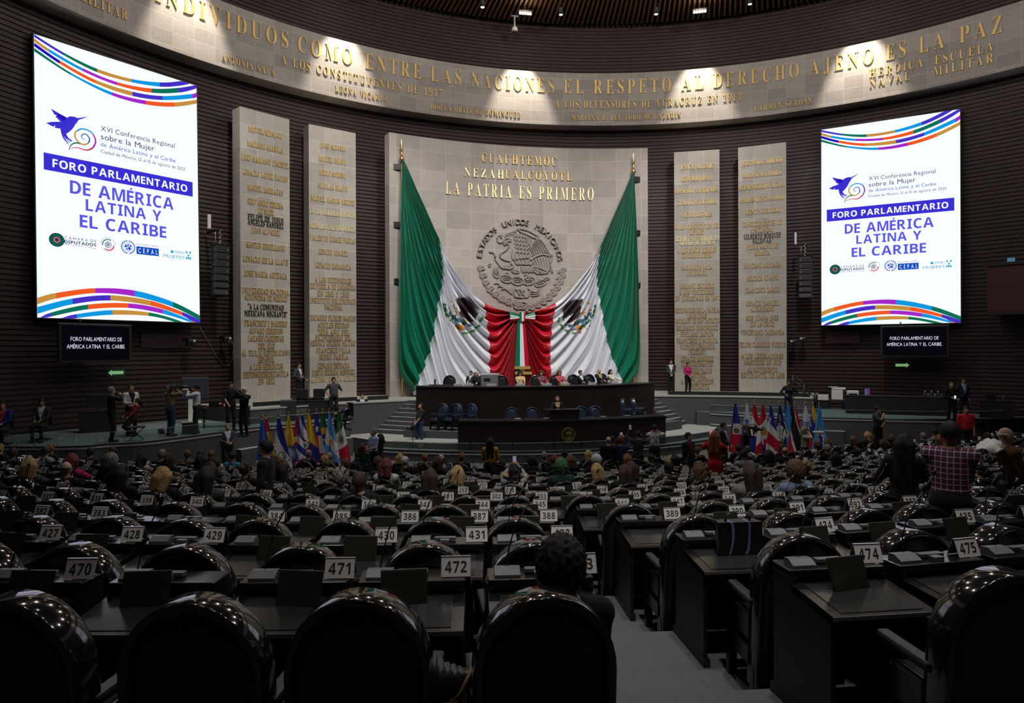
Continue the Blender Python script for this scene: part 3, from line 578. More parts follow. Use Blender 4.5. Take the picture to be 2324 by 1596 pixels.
    def ring(u, v, r, a0, a1, w, key):
        stroke([(u+r/SW*math.cos(D2(a0+(a1-a0)*i/10)), v+r/SH*math.sin(D2(a0+(a1-a0)*i/10))) for i in range(11)], w, w, key)
    ring(.397, .284, .2, 60, 190, .035, 'G'); ring(.397, .284, .2, 230, 360, .04, 'Q'); ring(.397, .284, .12, 0, 360, .012, 'D'); ring(.397, .284, .26, 0, 175, .01, 'D'); ring(.397, .284, .26, 200, 340, .01, 'Q')
    for i in range(7): ring(.397+.05/SW*math.cos(i*.9), .284+.05/SH*math.sin(i*.9), .05, 0, 300, .012, 'N')
    for r in (.07, .13, .18): ring(.519, .284, r, 0, 360, .01, 'U')
    for i in range(8): c, s = math.cos(i*PI/4), math.sin(i*PI/4); stroke([(.519, .284), (.519+.18*c/SW, .284+.18*s/SH)], .008, .008, 'U')
    for x, y, r in ((.505, .287, .05), (.527, .279, .055), (.519, .292, .035), (.534, .289, .035), (.512, .276, .03)): cir(x, y, r, 'U', .014, 10)
    for s in (-1, 1):
        for i in range(9): t = D2(-75+i*19); cir(.519+s*.245*math.cos(t)/SW, .284+.245*math.sin(t)/SH, .028, 'U', .014, 8)
        ring(.519, .284, .235, -80 if s > 0 else 260, 70 if s > 0 else 110, .02, 'U')
    mb.flat(q([(.571, .261), (.717, .261), (.717, .2915), (.571, .2915)]), ci['U'], .012); T('CEPAL', 'plain', .583, .708, .2665, .019, 'W', .6); T('NACIONES UNIDAS', 'plain', .571, .717, .297, .006, 'U', .2)
    T('ONU', 'plain', .826, .893, .281, .0115, 'T'); T('MUJERES', 'plain', .747, .893, .2605, .0125, 'T'); cir(.808, .286, .06, 'T')
    for i in range(3):
        for j in range(3): mb.flat(q([(.904+i*.013, .262+j*.012), (.915+i*.013, .262+j*.012), (.915+i*.013, .271+j*.012), (.904+i*.013, .271+j*.012)]), ci['T'] if (i+j) % 2 == 0 or j == 0 else 0, .012)
    return mb.build('display', SMATS)
disp = display()
HOUS = mat('screen_housing', (.01, .01, .012), .6)
SA_ = 41.757
for s, lab in ((-1, 'bigger of the two lit LED screens, hung beside the MIGUEL HIDALGO pillar'), (1, 'smaller of the two lit LED screens, hung beside the JOSE MARIA MORELOS pillar')):
    t = thing('led_screen', lab, 'screen', (s*16.979, 15.94, EZ+1.2), (D2(-1.04), 0, -s*D2(SA_)), 'LED screens of the hall')
    q = MB(); q.box((0, .10, SH/2), (SW+.08, .18, SH+.08)); q.build('housing', HOUS, t)
    d = disp if s < 0 else put('display', disp.data)
    d.parent = t; d.rotation_euler = (PI/2, 0, 0); d.location = (0, 0, 0)
# hanging caption monitors, arrow signs, line-array speakers
WTX = emi('caption_white', 'f2f2ff', .85); BSC = emi('caption_black', '04060c', 1.)
def face_in(p): return math.atan2(p[0], p[1])                            # outward direction from the axis of the hall
def local(name, lab, cat, px, py, R, grp=None, turn=0):
    p = at_r(px, py, R); return thing(name, lab, cat, p, -face_in(p)+turn, grp), p
for px, py, wpx, lab in ((220, 779, 142, 'black caption monitor hanging below the bigger lit screen'), (2074, 775, 118, 'black caption monitor hanging below the smaller lit screen')):
    t, p = local('caption_monitor', lab, 'monitor', px, py, 22.9, 'caption monitors'); D = proj(p)[2]; W = wpx*D/F/.86; H = W*.53
    MB().box((0, .06, 0), (W, .12, H), bevel=.03).build('bezel', BLACKP, t)
    q = MB(); q.flat([(-W*.46, -H*.44), (W*.46, -H*.44), (W*.46, H*.44), (-W*.46, H*.44)], 0, 0)
    for s, yy, ww in (('FORO PARLAMENTARIO DE', .05, .70), ('AMÉRICA LATINA Y EL CARIBE.', -.14, .80)): write(q, s, 'plain', H*.105, W*ww, sp=.1, m=1, fn=lambda p, yy=yy: (p[0], p[1]+yy*H, .006))
    q.build('display', [BSC, WTX], t, (0, -.004, 0), (PI/2, 0, 0))
    q = MB(); q.tube([(-W*.2, .1, H*.45), (-W*.2, .12, H*.62)], .03); q.build('mount', BLK, t); q = MB(); q.box((0, .55, 0), (.5, .9, .08)); q.build('wall_arm', BLK, t)
GRN = mat('sign_green', (.01, .05, .03), .5); ARW = emi('arrow_green', '7fae78', .8)
for px, py, s, lab in ((263, 846, -1, 'dark green exit arrow sign below the bigger lit screen'), (2048, 829, 1, 'dark green exit arrow sign below the smaller lit screen')):
    t, p = local('exit_arrow_sign', lab, 'sign', px, py, RW-.07, 'exit arrow signs')
    MB().box((0, .02, 0), (.74, .03, .36)).build('plate', GRN, t)
    q = MB(); q.flat([(s*x, y) for x, y in ((.3, 0), (.16, .12), (.16, .065), (-.3, .065), (-.3, -.065), (.16, -.065), (.16, -.12))], 0, 0); q.build('arrow', ARW, t, (0, -.003, 0), (PI/2, 0, 0))
CHAIN = mat('steel_chain', (.5, .5, .52), .35, 1)
for px, py0, py1, lab in ((507, 558, 672, 'tall black line array speaker hanging by chains beside the MIGUEL HIDALGO pillar'), (1827, 583, 678, 'tall black line array speaker hanging by chains beside the JOSE MARIA MORELOS pillar')):
    p = at_r(px, py1, 22.6); h = at_r(px, py0, 22.6)[2]-p[2]
    t = thing('line_array_speaker', lab, 'speaker', p, -face_in(p), 'line array speakers'); n = 7
    for k in range(n):
        zz = h*(k+.5)/n; q = MB(); q.box((0, .22+.12*(1-k/n)**2, zz), (.62, .42, h/n*.94), bevel=.03, rx=D2(-10*(1-k/n)**2)); q.build('cabinet', BLACKP, t)
        q = MB(); q.box((.2*(1 if px < 1000 else -1), .0+.12*(1-k/n)**2, zz), (.05, .02, .07)); q.build('rigging_pin', CHAIN, t)
    q = MB(); q.box((0, .25, h+.03), (.7, .5, .05)); q.build('top_plate', BLK, t)
    q = MB()
    for k in range(6): q.tube([(.05*(-1)**k, .25, h+.05+k*.11), (-.05*(-1)**k, .25, h+.16+k*.11)], .018)
    q.tube([(-.2, .25, h+.05), (-.2, .3, h+.6)], .01); q.build('chain', CHAIN, t)
    q = MB(); q.tube([(0, .25, h+.72), (0, 1.4, h+.72)], .05); q.build('wall_arm', BLK, t)
    q = MB(); q.box((-.45, .3, h+1.0), (.1, .1, .6)); q.build('counterweight', mat('pale_metal', (.6, .58, .54), .5), t)
# ------------------------------------------------------------ stage: platforms, steps, tables
zU, zLl, zLr, zS1, zS2 = EZ-2.3, EZ-2.9, EZ-3.05, EZ-3.7, EZ-3.95
DC = (0, 26.)                                                            # the dais curves about this point
def dpol(r, deg): return (r*math.sin(D2(deg)), 26-r*math.cos(D2(deg)))
mb = MB(); mb.arc((0, 0), 19.9, RW, D2(-39), D2(39), 0, zU, 60, 0, 1); struct(mb.build('floor_upper_ledge', [CARPETL, RISER]))
mb = MB(); mb.arc((0, 0), 19.87, 19.93, D2(-39), D2(39), zU-.05, zU+.012, 60); struct(mb.build('trim_1', LEDGE))
front = [dpol(12.8, -36+72*i/30) for i in range(31)]
mb = MB(); mb.prism(front+[(8.7, 17.3), (12.4, 19.6), (6, 20.4), (-6, 20.4), (-12.4, 19.6), (-8.7, 17.3)], 0, zS1, 0, 1); struct(mb.build('floor_stage', [CARPETL, RISER]))
front = [dpol(13.4, -34+68*i/30) for i in range(31)]
mb = MB(); mb.prism(front+[(7.6, 16.2), (-7.6, 16.2)], 0, zS2, 0, 1); struct(mb.build('floor_stage_front', [GREENF, RISER]))
mb = MB(); mb.arc(DC, 13.39, 13.44, PI-D2(34), PI+D2(34), zS2-.10, zS2-.05, 40); struct(mb.build('trim_2', LEDGE))
mb = MB(); mb.arc(DC, 13.3, 13.42, PI-D2(34), PI+D2(34), zS2-.045, zS2+.03, 40); struct(mb.build('trim_3', DARK))
for s in (-1, 1):
    for k in range(7):
        r = 10.72-.2*k; a0, a1 = (PI+D2(35), PI+D2(58)) if s < 0 else (PI-D2(58), PI-D2(35))
        mb = MB(); mb.arc(DC, 8.6, r, a0, a1, zS1-.1, zS1+.175*(k+1), 24, 0, 1); struct(mb.build('floor_step', [CARPETL, RISER]))
    a0, a1 = (PI+D2(30), PI+D2(60)) if s < 0 else (PI-D2(60), PI-D2(30))
    mb = MB(); mb.arc(DC, 5.2, 9.3, a0, a1, zS1, zU-.004, 24, 0, 1); struct(mb.build('floor_landing', [CARPETL, RISER]))
mb = MB(); mb.arc(DC, 4.2, 9.1, PI-D2(31), PI+D2(31), zS1, zU-.002, 24, 0, 1); struct(mb.build('floor_dais', [CARPETL, RISER]))
def ledge(pts, z, nm, extra, tr):
    P = [tuple(at_z(x, y, z)[:2]) for x, y in pts]
    Q = [tuple(p) for p in spl(P, 40)]
    mb = MB(); mb.prism(Q+extra, 0, z, 0, 1); struct(mb.build(nm, [GREENF, RISER]))
    mb = MB(); n = len(Q)
    for dz, w0, w1, m in ((-.10, -.03, .02, 0), (-.05, -.02, .1, 1)):
        out = []
        for k in range(n):
            d = np.array(Q[min(k+1, n-1)])-np.array(Q[max(k-1, 0)]); d = d/np.linalg.norm(d); nn = np.array([d[1], -d[0]])
            out.append((np.array(Q[k])-nn*w0 if 0 else np.array(Q[k])+nn*(-w0), np.array(Q[k])-nn*w1))
        for k in range(n-1):
            a, b = out[k], out[k+1]; vs = [(*a[0], z+dz), (*b[0], z+dz), (*b[1], z+dz), (*a[1], z+dz), (*a[0], z+dz+.06), (*b[0], z+dz+.06), (*b[1], z+dz+.06), (*a[1], z+dz+.06)]
            mb.add(vs, [(0, 1, 5, 4), (4, 5, 6, 7), (0, 3, 2, 1)], m)
    struct(mb.build(tr, [LEDGE, DARK])); return Q
QL = ledge([(-60, 1013), (22, 1014.7), (175, 1013.4), (250, 1007.7), (329, 1003.4), (424, 992), (499, 982), (580, 971), (668, 963.5), (793, 954)], zLl, 'floor_press_ledge', [(-8.62, 18.6), (-8.6, 20.3), (-13, 16.6)]+[(RW*math.sin(D2(a)), RW*math.cos(D2(a))) for a in (-38, -44, -50, -56, -62, -68)], 'trim_4')
QR = ledge([(1612, 936), (1660, 939), (1750, 944), (1860, 948), (1980, 951), (2080, 953.5), (2200, 954), (2324, 949), (2420, 945)], zLr, 'floor_side_ledge', [(RW*math.sin(D2(a)), RW*math.cos(D2(a))) for a in (70, 64, 58, 52, 46, 39)]+[(13, 16.6), (8.6, 20.3), (7.9, 18)], 'trim_5')
for Q, nm in ((QL, 'trim_6'), (QR, 'trim_7')):
    P = [p for p in Q if abs(p[0]) < 12.7]; R = [(p[0]*(1-.32/math.hypot(*p)), p[1]*(1-.32/math.hypot(*p))) for p in P]
    mb = MB(); mb.prism(R+P[::-1] if Q is QL else R+P[::-1], 0, EZ-3.6, 0, 1); struct(mb.build(nm, [LEDGE, RISER]))
for a0, a1 in ((-36.5, -23.5), (-22, -19.3), (20, 42)):                   # low black kerb at the foot of the pillars
    mb = MB(); mb.arc((0, 0), 20.9 if a0 < 0 else 20.6, 21.05 if a0 < 0 else 20.8, D2(a0), D2(min(a1, 38.5)), zU, zU+.17, 20); tag(mb.build('cable_ramp', BLACKP), {-36.5: 'long black cable ramp under the MIGUEL HIDALGO pillar', -22: 'short black cable ramp beside the green drape end', 20: 'long black cable ramp under the pink jacketed woman'}[a0], 'cable ramp')
WDK = mat('table_wood', (.016, .010, .009), .32, spec=.5, noise=.5, nscale=5)
WTOP = mat('table_top', (.02, .017, .017), .28)
t = thing('head_table', 'long curved dark wooden head table below the draped flag', 'table', (0, 26, 0))
zt = EZ-1.6; c0 = (0, 0); ah = 35.6
q = MB(); q.arc(c0, 9.72, 9.8, PI-D2(ah), PI+D2(ah), zS1, zt-.04, 48); q.build('front_panel', WDK, t)
q = MB(); q.arc(c0, 9.0, 9.86, PI-D2(ah+.2), PI+D2(ah+.2), zt-.05, zt, 48); q.build('tabletop', WTOP, t)
for s in (-1, 1): q = MB(); q.arc(c0, 9.02, 9.8, PI+s*D2(ah)-.002, PI+s*D2(ah)+.004, zS1, zt-.05, 2); q.build('end_panel', WDK, t)
t = thing('lower_table', 'curved dark wooden front table bearing the round gilt seal', 'table', (0, 26, 0)); zl = EZ-2.77; ah = 19.6
q = MB(); q.arc(c0, 12.87, 12.95, PI-D2(ah), PI+D2(ah), zS2, zl-.05, 40); q.build('front_panel', WDK, t)
q = MB(); q.arc(c0, 12.2, 13.0, PI-D2(ah+.2), PI+D2(ah+.2), zl-.06, zl, 40); q.build('tabletop', WTOP, t)
q = MB(); q.arc(c0, 12.93, 12.965, PI-D2(ah), PI+D2(ah), zl-.24, zl-.22, 40); q.build('moulding', WTOP, t)
for s in (-1, 1): q = MB(); q.arc(c0, 12.25, 12.95, PI+s*D2(ah)-.002, PI+s*D2(ah)+.004, zS2, zl-.06, 2); q.build('end_panel', WDK, t)
p = at_z(1288, 1020, zS2); a = math.atan2(p[0], 26-p[1]); rr = 12.965
def ds(x, z, off=0, a=a): b = a+x/rr; return ((rr+off)*math.sin(b), -(rr+off)*math.cos(b), z)
zc = EZ+ray(1288, 986)[2]*np.linalg.norm(p[:2]-CAM[:2])/np.linalg.norm(ray(1288, 986)[:2])
q = MB(); n = 28; SEALG = mat('seal_gilt', (.30, .27, .08), .5, .5)
def rng(r, w, off): q.tube([ds(r*math.cos(2*PI*i/n), zc+r*math.sin(2*PI*i/n), off) for i in range(n+1)], w, n=6, caps=False)
rng(.275, .012, .012); rng(.205, .006, .012)
for i in range(30): r = .24; tt = 2*PI*i/30; q.tube([ds((r-.018)*math.cos(tt), zc+(r-.018)*math.sin(tt), .012), ds((r+.018)*math.cos(tt), zc+(r+.018)*math.sin(tt), .012)], .007, n=4)
for pl in ([(-.10, .06), (-.06, .10), (0, .13), (.08, .11), (.14, .03), (.13, -.06), (.10, -.12)], [(-.10, .06), (-.08, .02), (-.05, .06), (-.02, .02), (-.03, -.06), (.02, -.10), (.10, -.12)], [(0, .1), (.03, .02), (.0, -.06)], [(.04, .09), (.07, .01), (.05, -.07)], [(.08, .07), (.10, 0), (.08, -.08)], [(-.09, .04), (-.12, -.02), (-.06, -.05), (-.11, -.09)], [(-.13, -.10), (-.05, -.14), (.05, -.14), (.13, -.10)], [(-.1, -.14), (0, -.18), (.1, -.14)]):
    q.tube([ds(x, zc+z, .015) for x, z in pl], .011, n=5)
q.build('gilt_seal', SEALG, t)
# lectern on the lower table
a = math.atan2(at_z(1283, 952, zl)[0], 26-at_z(1283, 952, zl)[1])
t = thing('lectern', 'dark box lectern standing on the lower table before the speaker', 'lectern', (12.5*math.sin(a), 26-12.5*math.cos(a), zl), a)
q = MB(); q.box((0, .02, .18), (1.18, .5, .36), bevel=.015); q.build('body', WDK, t); q = MB(); q.box((-.06, 0, .375), (1.36, .56, .03)); q.build('reading_top', WTOP, t)
# glass rail of the stage front
GLASS = bpy.data.materials.new('rail_glass'); GLASS.use_nodes = True; nt = GLASS.node_tree; nt.nodes.clear()
_t = nt.nodes.new('ShaderNodeBsdfTransparent'); _g = nt.nodes.new('ShaderNodeBsdfGlossy'); _m = nt.nodes.new('ShaderNodeMixShader'); _o = nt.nodes.new('ShaderNodeOutputMaterial')
_t.inputs[0].default_value = (.86, .93, .91, 1); _g.inputs[1].default_value = .05; _m.inputs[0].default_value = .06
nt.links.new(_t.outputs[0], _m.inputs[1]); nt.links.new(_g.outputs[0], _m.inputs[2]); nt.links.new(_m.outputs[0], _o.inputs[0])
GEDGE = mat('glass_edge', (.35, .45, .42), .2)
t = thing('glass_rail', 'low clear glass rail along the front edge of the stage', 'rail', (0, 26, zS2))
for i in range(9):
    a0, a1 = PI-D2(31.5-i*7), PI-D2(24.7-i*7); q = MB(); q.arc(c0, 13.31, 13.325, a1, a0, 0, .34, 8); g = q.build('glass_panel', GLASS, t)
    q = MB(); q.arc(c0, 13.305, 13.33, a1, a0, .34, .355, 8); q.build('edge_strip', GEDGE, g)
for Q, z, lab in ((QL, zLl, 'low clear glass rail along the edge of the press ledge'), (QR, zLr, 'low clear glass rail along the ledge behind the flags with the blue UN flag')):
    t = thing('glass_rail', lab, 'rail', (0, 0, z))
    for i in range(0, len(Q)-3, 3):
        a, b = np.array(Q[i]), np.array(Q[i+3]); a, b = a*(1+.16/np.linalg.norm(a)), b*(1+.16/np.linalg.norm(b)); b = a+(b-a)*.97; d = (b-a)/np.linalg.norm(b-a); c = (a+b)/2; L = np.linalg.norm(b-a)
        q = MB(); q.box((c[0], c[1], .19), (L, .014, .34), rz=math.atan2(d[1], d[0])); g = q.build('glass_panel', GLASS, t)
        q = MB(); q.box((c[0], c[1], .365), (L, .02, .012), rz=math.atan2(d[1], d[0])); q.build('edge_strip', GEDGE, g)
# ------------------------------------------------------------ raked floor of the hall
def rowy(k, x):
    d = max(0., abs(x)-4.4); return -9.35+1.38*(k-1)+(.03+.027*max(0, min(k, 9)))*d+.018*d*d
def rowz(k): return max(0., 2.21-.2*(k-1))
mb = MB(); xs = [-23.5+47*i/60 for i in range(61)]
for k in range(-8, 14):
    z = rowz(k); lo = [(x, rowy(k, x)-1.27) for x in xs]; hi = [(x, rowy(k+1, x)-1.27) for x in xs]
    if k == 13: hi = [(x, 24.) for x in xs]
    for i in range(60):
        mb.add([(*lo[i], z), (*lo[i+1], z), (*hi[i+1], z), (*hi[i], z)], [(0, 1, 2, 3)], 0)
        if k < 13: mb.add([(*hi[i], rowz(k+1)), (*hi[i+1], rowz(k+1)), (*hi[i+1], z), (*hi[i], z)], [(0, 1, 2, 3)], 1)
struct(mb.build('floor', [CARPET, RISER]))
# ------------------------------------------------------------ seats: desks, chairs, number signs, tablets
LEATH = objcol('leather', .42, spec=.5); RIM = objcol('lacquer_rim', .09, spec=.8)
LACQ = mat('black_lacquer', (.010, .009, .010), .22, spec=.55); PANEL = mat('desk_panel', (.008, .0075, .008), .45)
INSET = mat('desk_inset', (.022, .026, .026), .16, spec=.5); GREYP = mat('console_grey', (.12, .125, .13), .4); SILV = mat('silver_trim', (.55, .55, .56), .3, .8)
PLATE = mat('sign_plate', (.62, .60, .59), .45); INK = mat('numeral_ink', (.012, .012, .014), .6); TSCR = mat('tablet_glass', (.022, .021, .015), .10, spec=.6); PAPER = mat('paper', (.80, .81, .82), .7)
STUD = mat('chrome_stud', (.7, .7, .72), .2, 1)
def arch(w, z0, zs, zt, n=18):
    P = [(-w, z0), (-w, (z0+zs)/2)]
    for i in range(n+1): t = PI-PI*i/n; P.append((w*math.cos(t), zs+(zt-zs)*math.sin(t)))
    return P+[(w, (z0+zs)/2), (w, z0)]
lean = lambda p: (p[0], p[1]-.09*(p[2]-.42), p[2])
def rim_mesh(mb, m=0):
    O = arch(.30, .10, .80, 1.13); I = arch(.262, .10, .79, 1.075); n = len(O); lp_ = lambda i, f: tuple(np.array(I[i])*(1-f)+np.array(O[i])*f)
    vs = []; fs = []
    for i in range(n):
        for (x, z), y in ((I[i], -.05), (lp_(i, .4), -.078), (lp_(i, .9), -.076), (O[i], -.064), (O[i], .075), (lp_(i, .9), .085), (I[i], .085)): vs.append(lean((x, y, z)))
    for i in range(n-1):
        for j in range(6): fs.append((i*7+j, i*7+j+1, (i+1)*7+j+1, (i+1)*7+j))
    mb.add(vs, fs, m, True)
def pad_mesh(mb, y0, y1, w, z0, zs, zt, m=0):
    O = arch(w, z0, zs, zt); I = arch(w*.86, z0+.05, zs-.01, zt-.06); n = len(O)
    vs = [lean((x, y0, z)) for x, z in O]+[lean((x, y1, z)) for x, z in I]
    fs = [(i, (i+1) % n, n+(i+1) % n, n+i) for i in range(n)]+[[n+i for i in range(n)]]
    mb.add(vs, fs, m, False)
def chair_parts():
    back = MB(); pad_mesh(back, -.035, -.062, .268, .10, .79, 1.07)
    pad = MB(); pad_mesh(pad, .03, .085, .255, .46, .79, 1.05)
    rim = MB(); rim_mesh(rim)
    seat = MB(); seat.box((0, .26, .43), (.48, .46, .13), bevel=.035)
    arms = []; sides = []; legs = []
    for s in (-1, 1):
        a = MB(); a.box((s*.275, .22, .655), (.075, .42, .055), bevel=.02); arms.append(a)
        q = MB(); q.box((s*.28, .24, .28), (.04, .44, .12)); q.box((s*.28, .41, .48), (.04, .07, .32)); q.box((s*.27, .2, .47), (.05, .26, .2), bevel=.02); sides.append(q)
        for y in (.44, .02): l = MB(); l.box((s*.275, y, .12), (.06, .06, .24)); legs.append(l)
    studs = MB()
    for k in range(3): t = PI*(.25+.25*k); p = lean((.29*math.cos(t), -.0, .80+.32*math.sin(t))); studs.ell((p[0], p[1], p[2]+.012), (.016, .016, .016), n=6)
    return [('rear_panel', back, LEATH), ('back_cushion', pad, LEATH), ('arched_rim', rim, RIM), ('seat', seat, LEATH)]+[('armrest', a, LEATH) for a in arms]+[('side_frame', q, LACQ) for q in sides]+[('leg', l, LACQ) for l in legs], studs
BKC = (.010, .010, .012, 1)
chair0 = thing('arched_chair', 'x', 'chair')
cp, studs = chair_parts()
for nm, b, m in cp: o = b.build(nm, m, chair0); o.color = BKC
allm = MB()
for nm, b, m in cp:
    k = [LEATH, RIM, LACQ].index(m); base = len(allm.v); allm.v += b.v; allm.f += [[base+i for i in f] for f in b.f]; allm.m += [k]*len(b.f); allm.s += b.s; allm.uv += [None]*len(b.f); allm.c += b.c
chairF = allm.build('arched_chair', [LEATH, RIM, LACQ]); chairF.color = BKC; chairF['category'] = 'chair'; chairF['label'] = 'x'
def desk_parts():
    out = []
    for s in (-1, 1):
        q = MB(); q.prism([(-.5, .06), (.1, .06), (.1, .78), (-.12, .78), (-.12, .70), (-.5, .66)], -.015, .015); q.v = [(s*.285+p[2], p[0], p[1]) for p in q.v]; q.box((s*.285, -.2, .03), (.05, .66, .06)); out.append(('side_panel', q, PANEL))
    q = MB(); q.box((0, .09, .42), (.56, .02, .72)); out.append(('modesty_panel', q, PANEL))
    q = MB(); q.box((0, -.44, .60), (.56, .02, .12)); out.append(('drawer_front', q, PANEL))
    q = MB(); q.prism([(-.53, .685), (-.10, .725), (-.10, .75), (-.53, .71)], -.306, .306); q.v = [(p[2], p[0], p[1]) for p in q.v]; out.append(('writing_top', q, LACQ))
    q = MB(); q.prism([(-.50, .7135), (-.14, .7475), (-.14, .7505), (-.50, .7165)], -.24, .24); q.v = [(p[2], p[0], p[1]) for p in q.v]; out.append(('glass_inset', q, INSET))
    q = MB(); q.box((0, -.532, .698), (.61, .012, .022)); out.append(('edge_strip', q, mat('edge_lip', (.16, .155, .15), .35, .4)))
    q = MB(); q.box((0, .0, .80), (.61, .22, .05), bevel=.008); out.append(('shelf', q, LACQ))
    q = MB(); q.box((.0, -.0, .845), (.17, .05, .02)); q.box((0, -.05, .835), (.07, .06, .03)); out.append(('card_reader', q, GREYP))
    return out
def console():
    q = MB(); q.prism([(-.05, 0), (.06, 0), (.06, .035), (.01, .04), (-.05, .012)], -.075, .075); q.v = [(p[2]-.19, p[0]-.02, p[1]+.825) for p in q.v]; return q
def mic(L, sx):
    q = MB(); P = [(-.19, .0, .87), (-.19+.01*sx, .02, .95), (-.19+.05*sx, .02, .87+L*.6), (-.19+.14*sx, -.01, .87+L)]; q.tube(P, .0045, n=5); q.tube([P[-1], tuple(np.array(P[-1])+np.array([.02*sx, -.005, .05]))], .011, n=6); return q
desk0 = thing('deputy_desk', 'x', 'desk')
dp = desk_parts()
for nm, b, m in dp: b.build(nm, m, desk0)
con = console().build('console', GREYP, desk0); MB().add(mic(.38, 1).v, mic(.38, 1).f, 0, True).build('microphone', BLACKP, con)
allm = MB(); DM = [PANEL, LACQ, INSET, GREYP, BLACKP]
for nm, b, m in dp+[('c', console(), GREYP), ('m', mic(.36, -1), BLACKP)]:
    k = DM.index(m) if m in DM else 3; base = len(allm.v); allm.v += b.v; allm.f += [[base+i for i in f] for f in b.f]; allm.m += [k]*len(b.f); allm.s += b.s; allm.uv += [None]*len(b.f); allm.c += b.c
deskF = allm.build('deputy_desk', DM); deskF['category'] = 'desk'; deskF['label'] = 'x'
# tablet on its stand, tent sign
tab0 = thing('tablet', 'x', 'tablet')
q = MB(); q.box((0, 0, .09), (.255, .010, .185), bevel=.004); q.v = [(p[0], p[1]+(p[2])*.35, p[2]) for p in q.v]; q.build('case', BLACKP, tab0)
q = MB(); q.box((0, -.0065, .09), (.238, .002, .166)); q.v = [(p[0], p[1]+(p[2])*.35, p[2]) for p in q.v]; q.build('display', TSCR, tab0)
q = MB(); q.box((0, .06, .006), (.12, .12, .012)); q.build('foot', BLACKP, tab0)
tabF = MB(); tabF.box((0, 0, .09), (.255, .010, .185), 0); tabF.box((0, -.0065, .09), (.238, .002, .166), 1); tabF.v = [(p[0], p[1]+(p[2])*.35, p[2]) for p in tabF.v]
tabF = tabF.build('tablet', [BLACKP, TSCR]); tabF['category'] = 'tablet'; tabF['label'] = 'x'
def sign_mesh():
    q = MB(); h = .105
    for s in (-1, 1): q.add([(-.085, s*.045, 0), (.085, s*.045, 0), (.085, s*.004, h), (-.085, s*.004, h), (-.085, s*.045+.003, 0), (.085, s*.045+.003, 0), (.085, s*.004+.003, h), (-.085, s*.004+.003, h)], [(0, 1, 2, 3), (7, 6, 5, 4), (0, 3, 7, 4), (1, 5, 6, 2), (2, 6, 7, 3)], 0)
    q.box((0, 0, h), (.172, .014, .006), 1); return q
SIGN = sign_mesh()
def numerals(txt): q = MB(); write(q, txt, 'bold', .058, .125, sp=.12, fn=lambda p: (p[0], -.0465+.39*(p[1]+.022), p[1]+.022)); return q
PEOPLE_SEATS = []
USED = set(); SEATS = []
ANCH = {1: [(-9.47, '470'), (-8.73, ''), (-8.0, '471'), (-7.34, '472'), (-6.61, '473')], 2: [(-9.68, '428'), (-9.03, '429'), (-8.36, ''), (-7.7, '430'), (-7.0, '431'), (-6.33, '432')], 3: [(-11.16, '382'), (-10.54, '383'), (-9.95, ''), (-9.35, ''), (-8.74, '384'), (-8.1, '385'), (-7.43, '386'), (-6.75, '387'), (-6.07, '388')],
        4: [(-11.2, '338'), (-10.54, '339'), (-9.91, '340'), (-9.2, ''), (-8.5, '341'), (-7.83, '342'), (-7.17, '343'), (-6.49, '344'), (-5.81, '345')], 5: [(-11.1, '295'), (-10.49, '296'), (-9.88, '297'), (-9.28, '298'), (-8.6, ''), (-7.95, '299'), (-7.35, '300'), (-6.74, '301'), (-6.07, '302'), (-5.45, '303')],
        6: [(-10.56, '252'), (-9.92, '253'), (-9.31, '254'), (-8.5, ''), (-7.68, '255'), (-7.0, '256'), (-6.34, '257'), (-5.6, '258')], 7: [(-11.79, '209'), (-11.1, '210'), (-10.5, '211'), (-9.9, '212'), (-9.3, '213'), (-8.68, '214'), (-7.85, '215'), (-7.14, '216'), (-6.45, ''), (-5.81, '217'), (-5.1, '218')]}
RST = {1: 474, 2: 433, 3: 389, 4: 346, 5: 304, 6: 259, 7: 219, 8: 180, 9: 136, 10: 96, 11: 55, 12: 15, 13: 0}
LLAST = {8: 177, 9: 134, 10: 94, 11: 53, 12: 13, 13: 0}
def seat(k, xs, num):
    x = xs-.25; y = rowy(k, xs); dx = .05; sl = (rowy(k, xs+dx)-rowy(k, xs-dx))/(2*dx); a = math.atan(sl)
    if num and num in USED: num = ''
    if num: USED.add(num)
    p = proj((xs, y, rowz(k)+.9))
    if p[2] < 1 or not (-150 < p[0] < 2470): return
    if k >= 3 and not (-40 < p[0] < 2364): return
    if any(q['k'] == k and abs(q['x']-xs) < .55 for q in SEATS): return
    SEATS.append(dict(k=k, x=xs, y=y, z=rowz(k), a=a, num=num))
for k in range(1, 14):
    L = ANCH.get(k, [])
    x1 = L[0][0] if L else -4.95; n1 = (int(L[0][1]) if L else LLAST[k]+1)
    lst = list(L); x = x1; n = n1
    for i in range(28):
        x -= .66; n -= 1
        if -13.6 < x < -12.7: n += 1; continue
        lst.append((x, str(n) if n > 0 and k < 13 else ''))
        if x < -19: break
    n = RST[k]
    for i in range(15): lst.append((-4.83+.69*i, '' if (k, i) in ((2, 2),) else str(n) if k < 13 else '')); n += 0 if (k, i) in ((2, 2),) else 1
    x = 5.6+max(0, (1.2-.22*(k-1)))
    for i in range(24): lst.append((x+.66*i, str(n) if k < 13 else '')); n += 1
    for xx, nm in lst:
        if math.hypot(xx, rowy(k, xx)) < RW-1.5 and (rowy(k, xx) < 9.2): seat(k, xx, nm)
EMPTYTAB = set()
def wl(s, dx, dy, dz):                                                   # a point in a seat's own frame
    c, q = math.cos(s['a']), math.sin(s['a']); return (s['x']+dx*c-dy*q, s['y']+dx*q+dy*c, s['z']+dz)
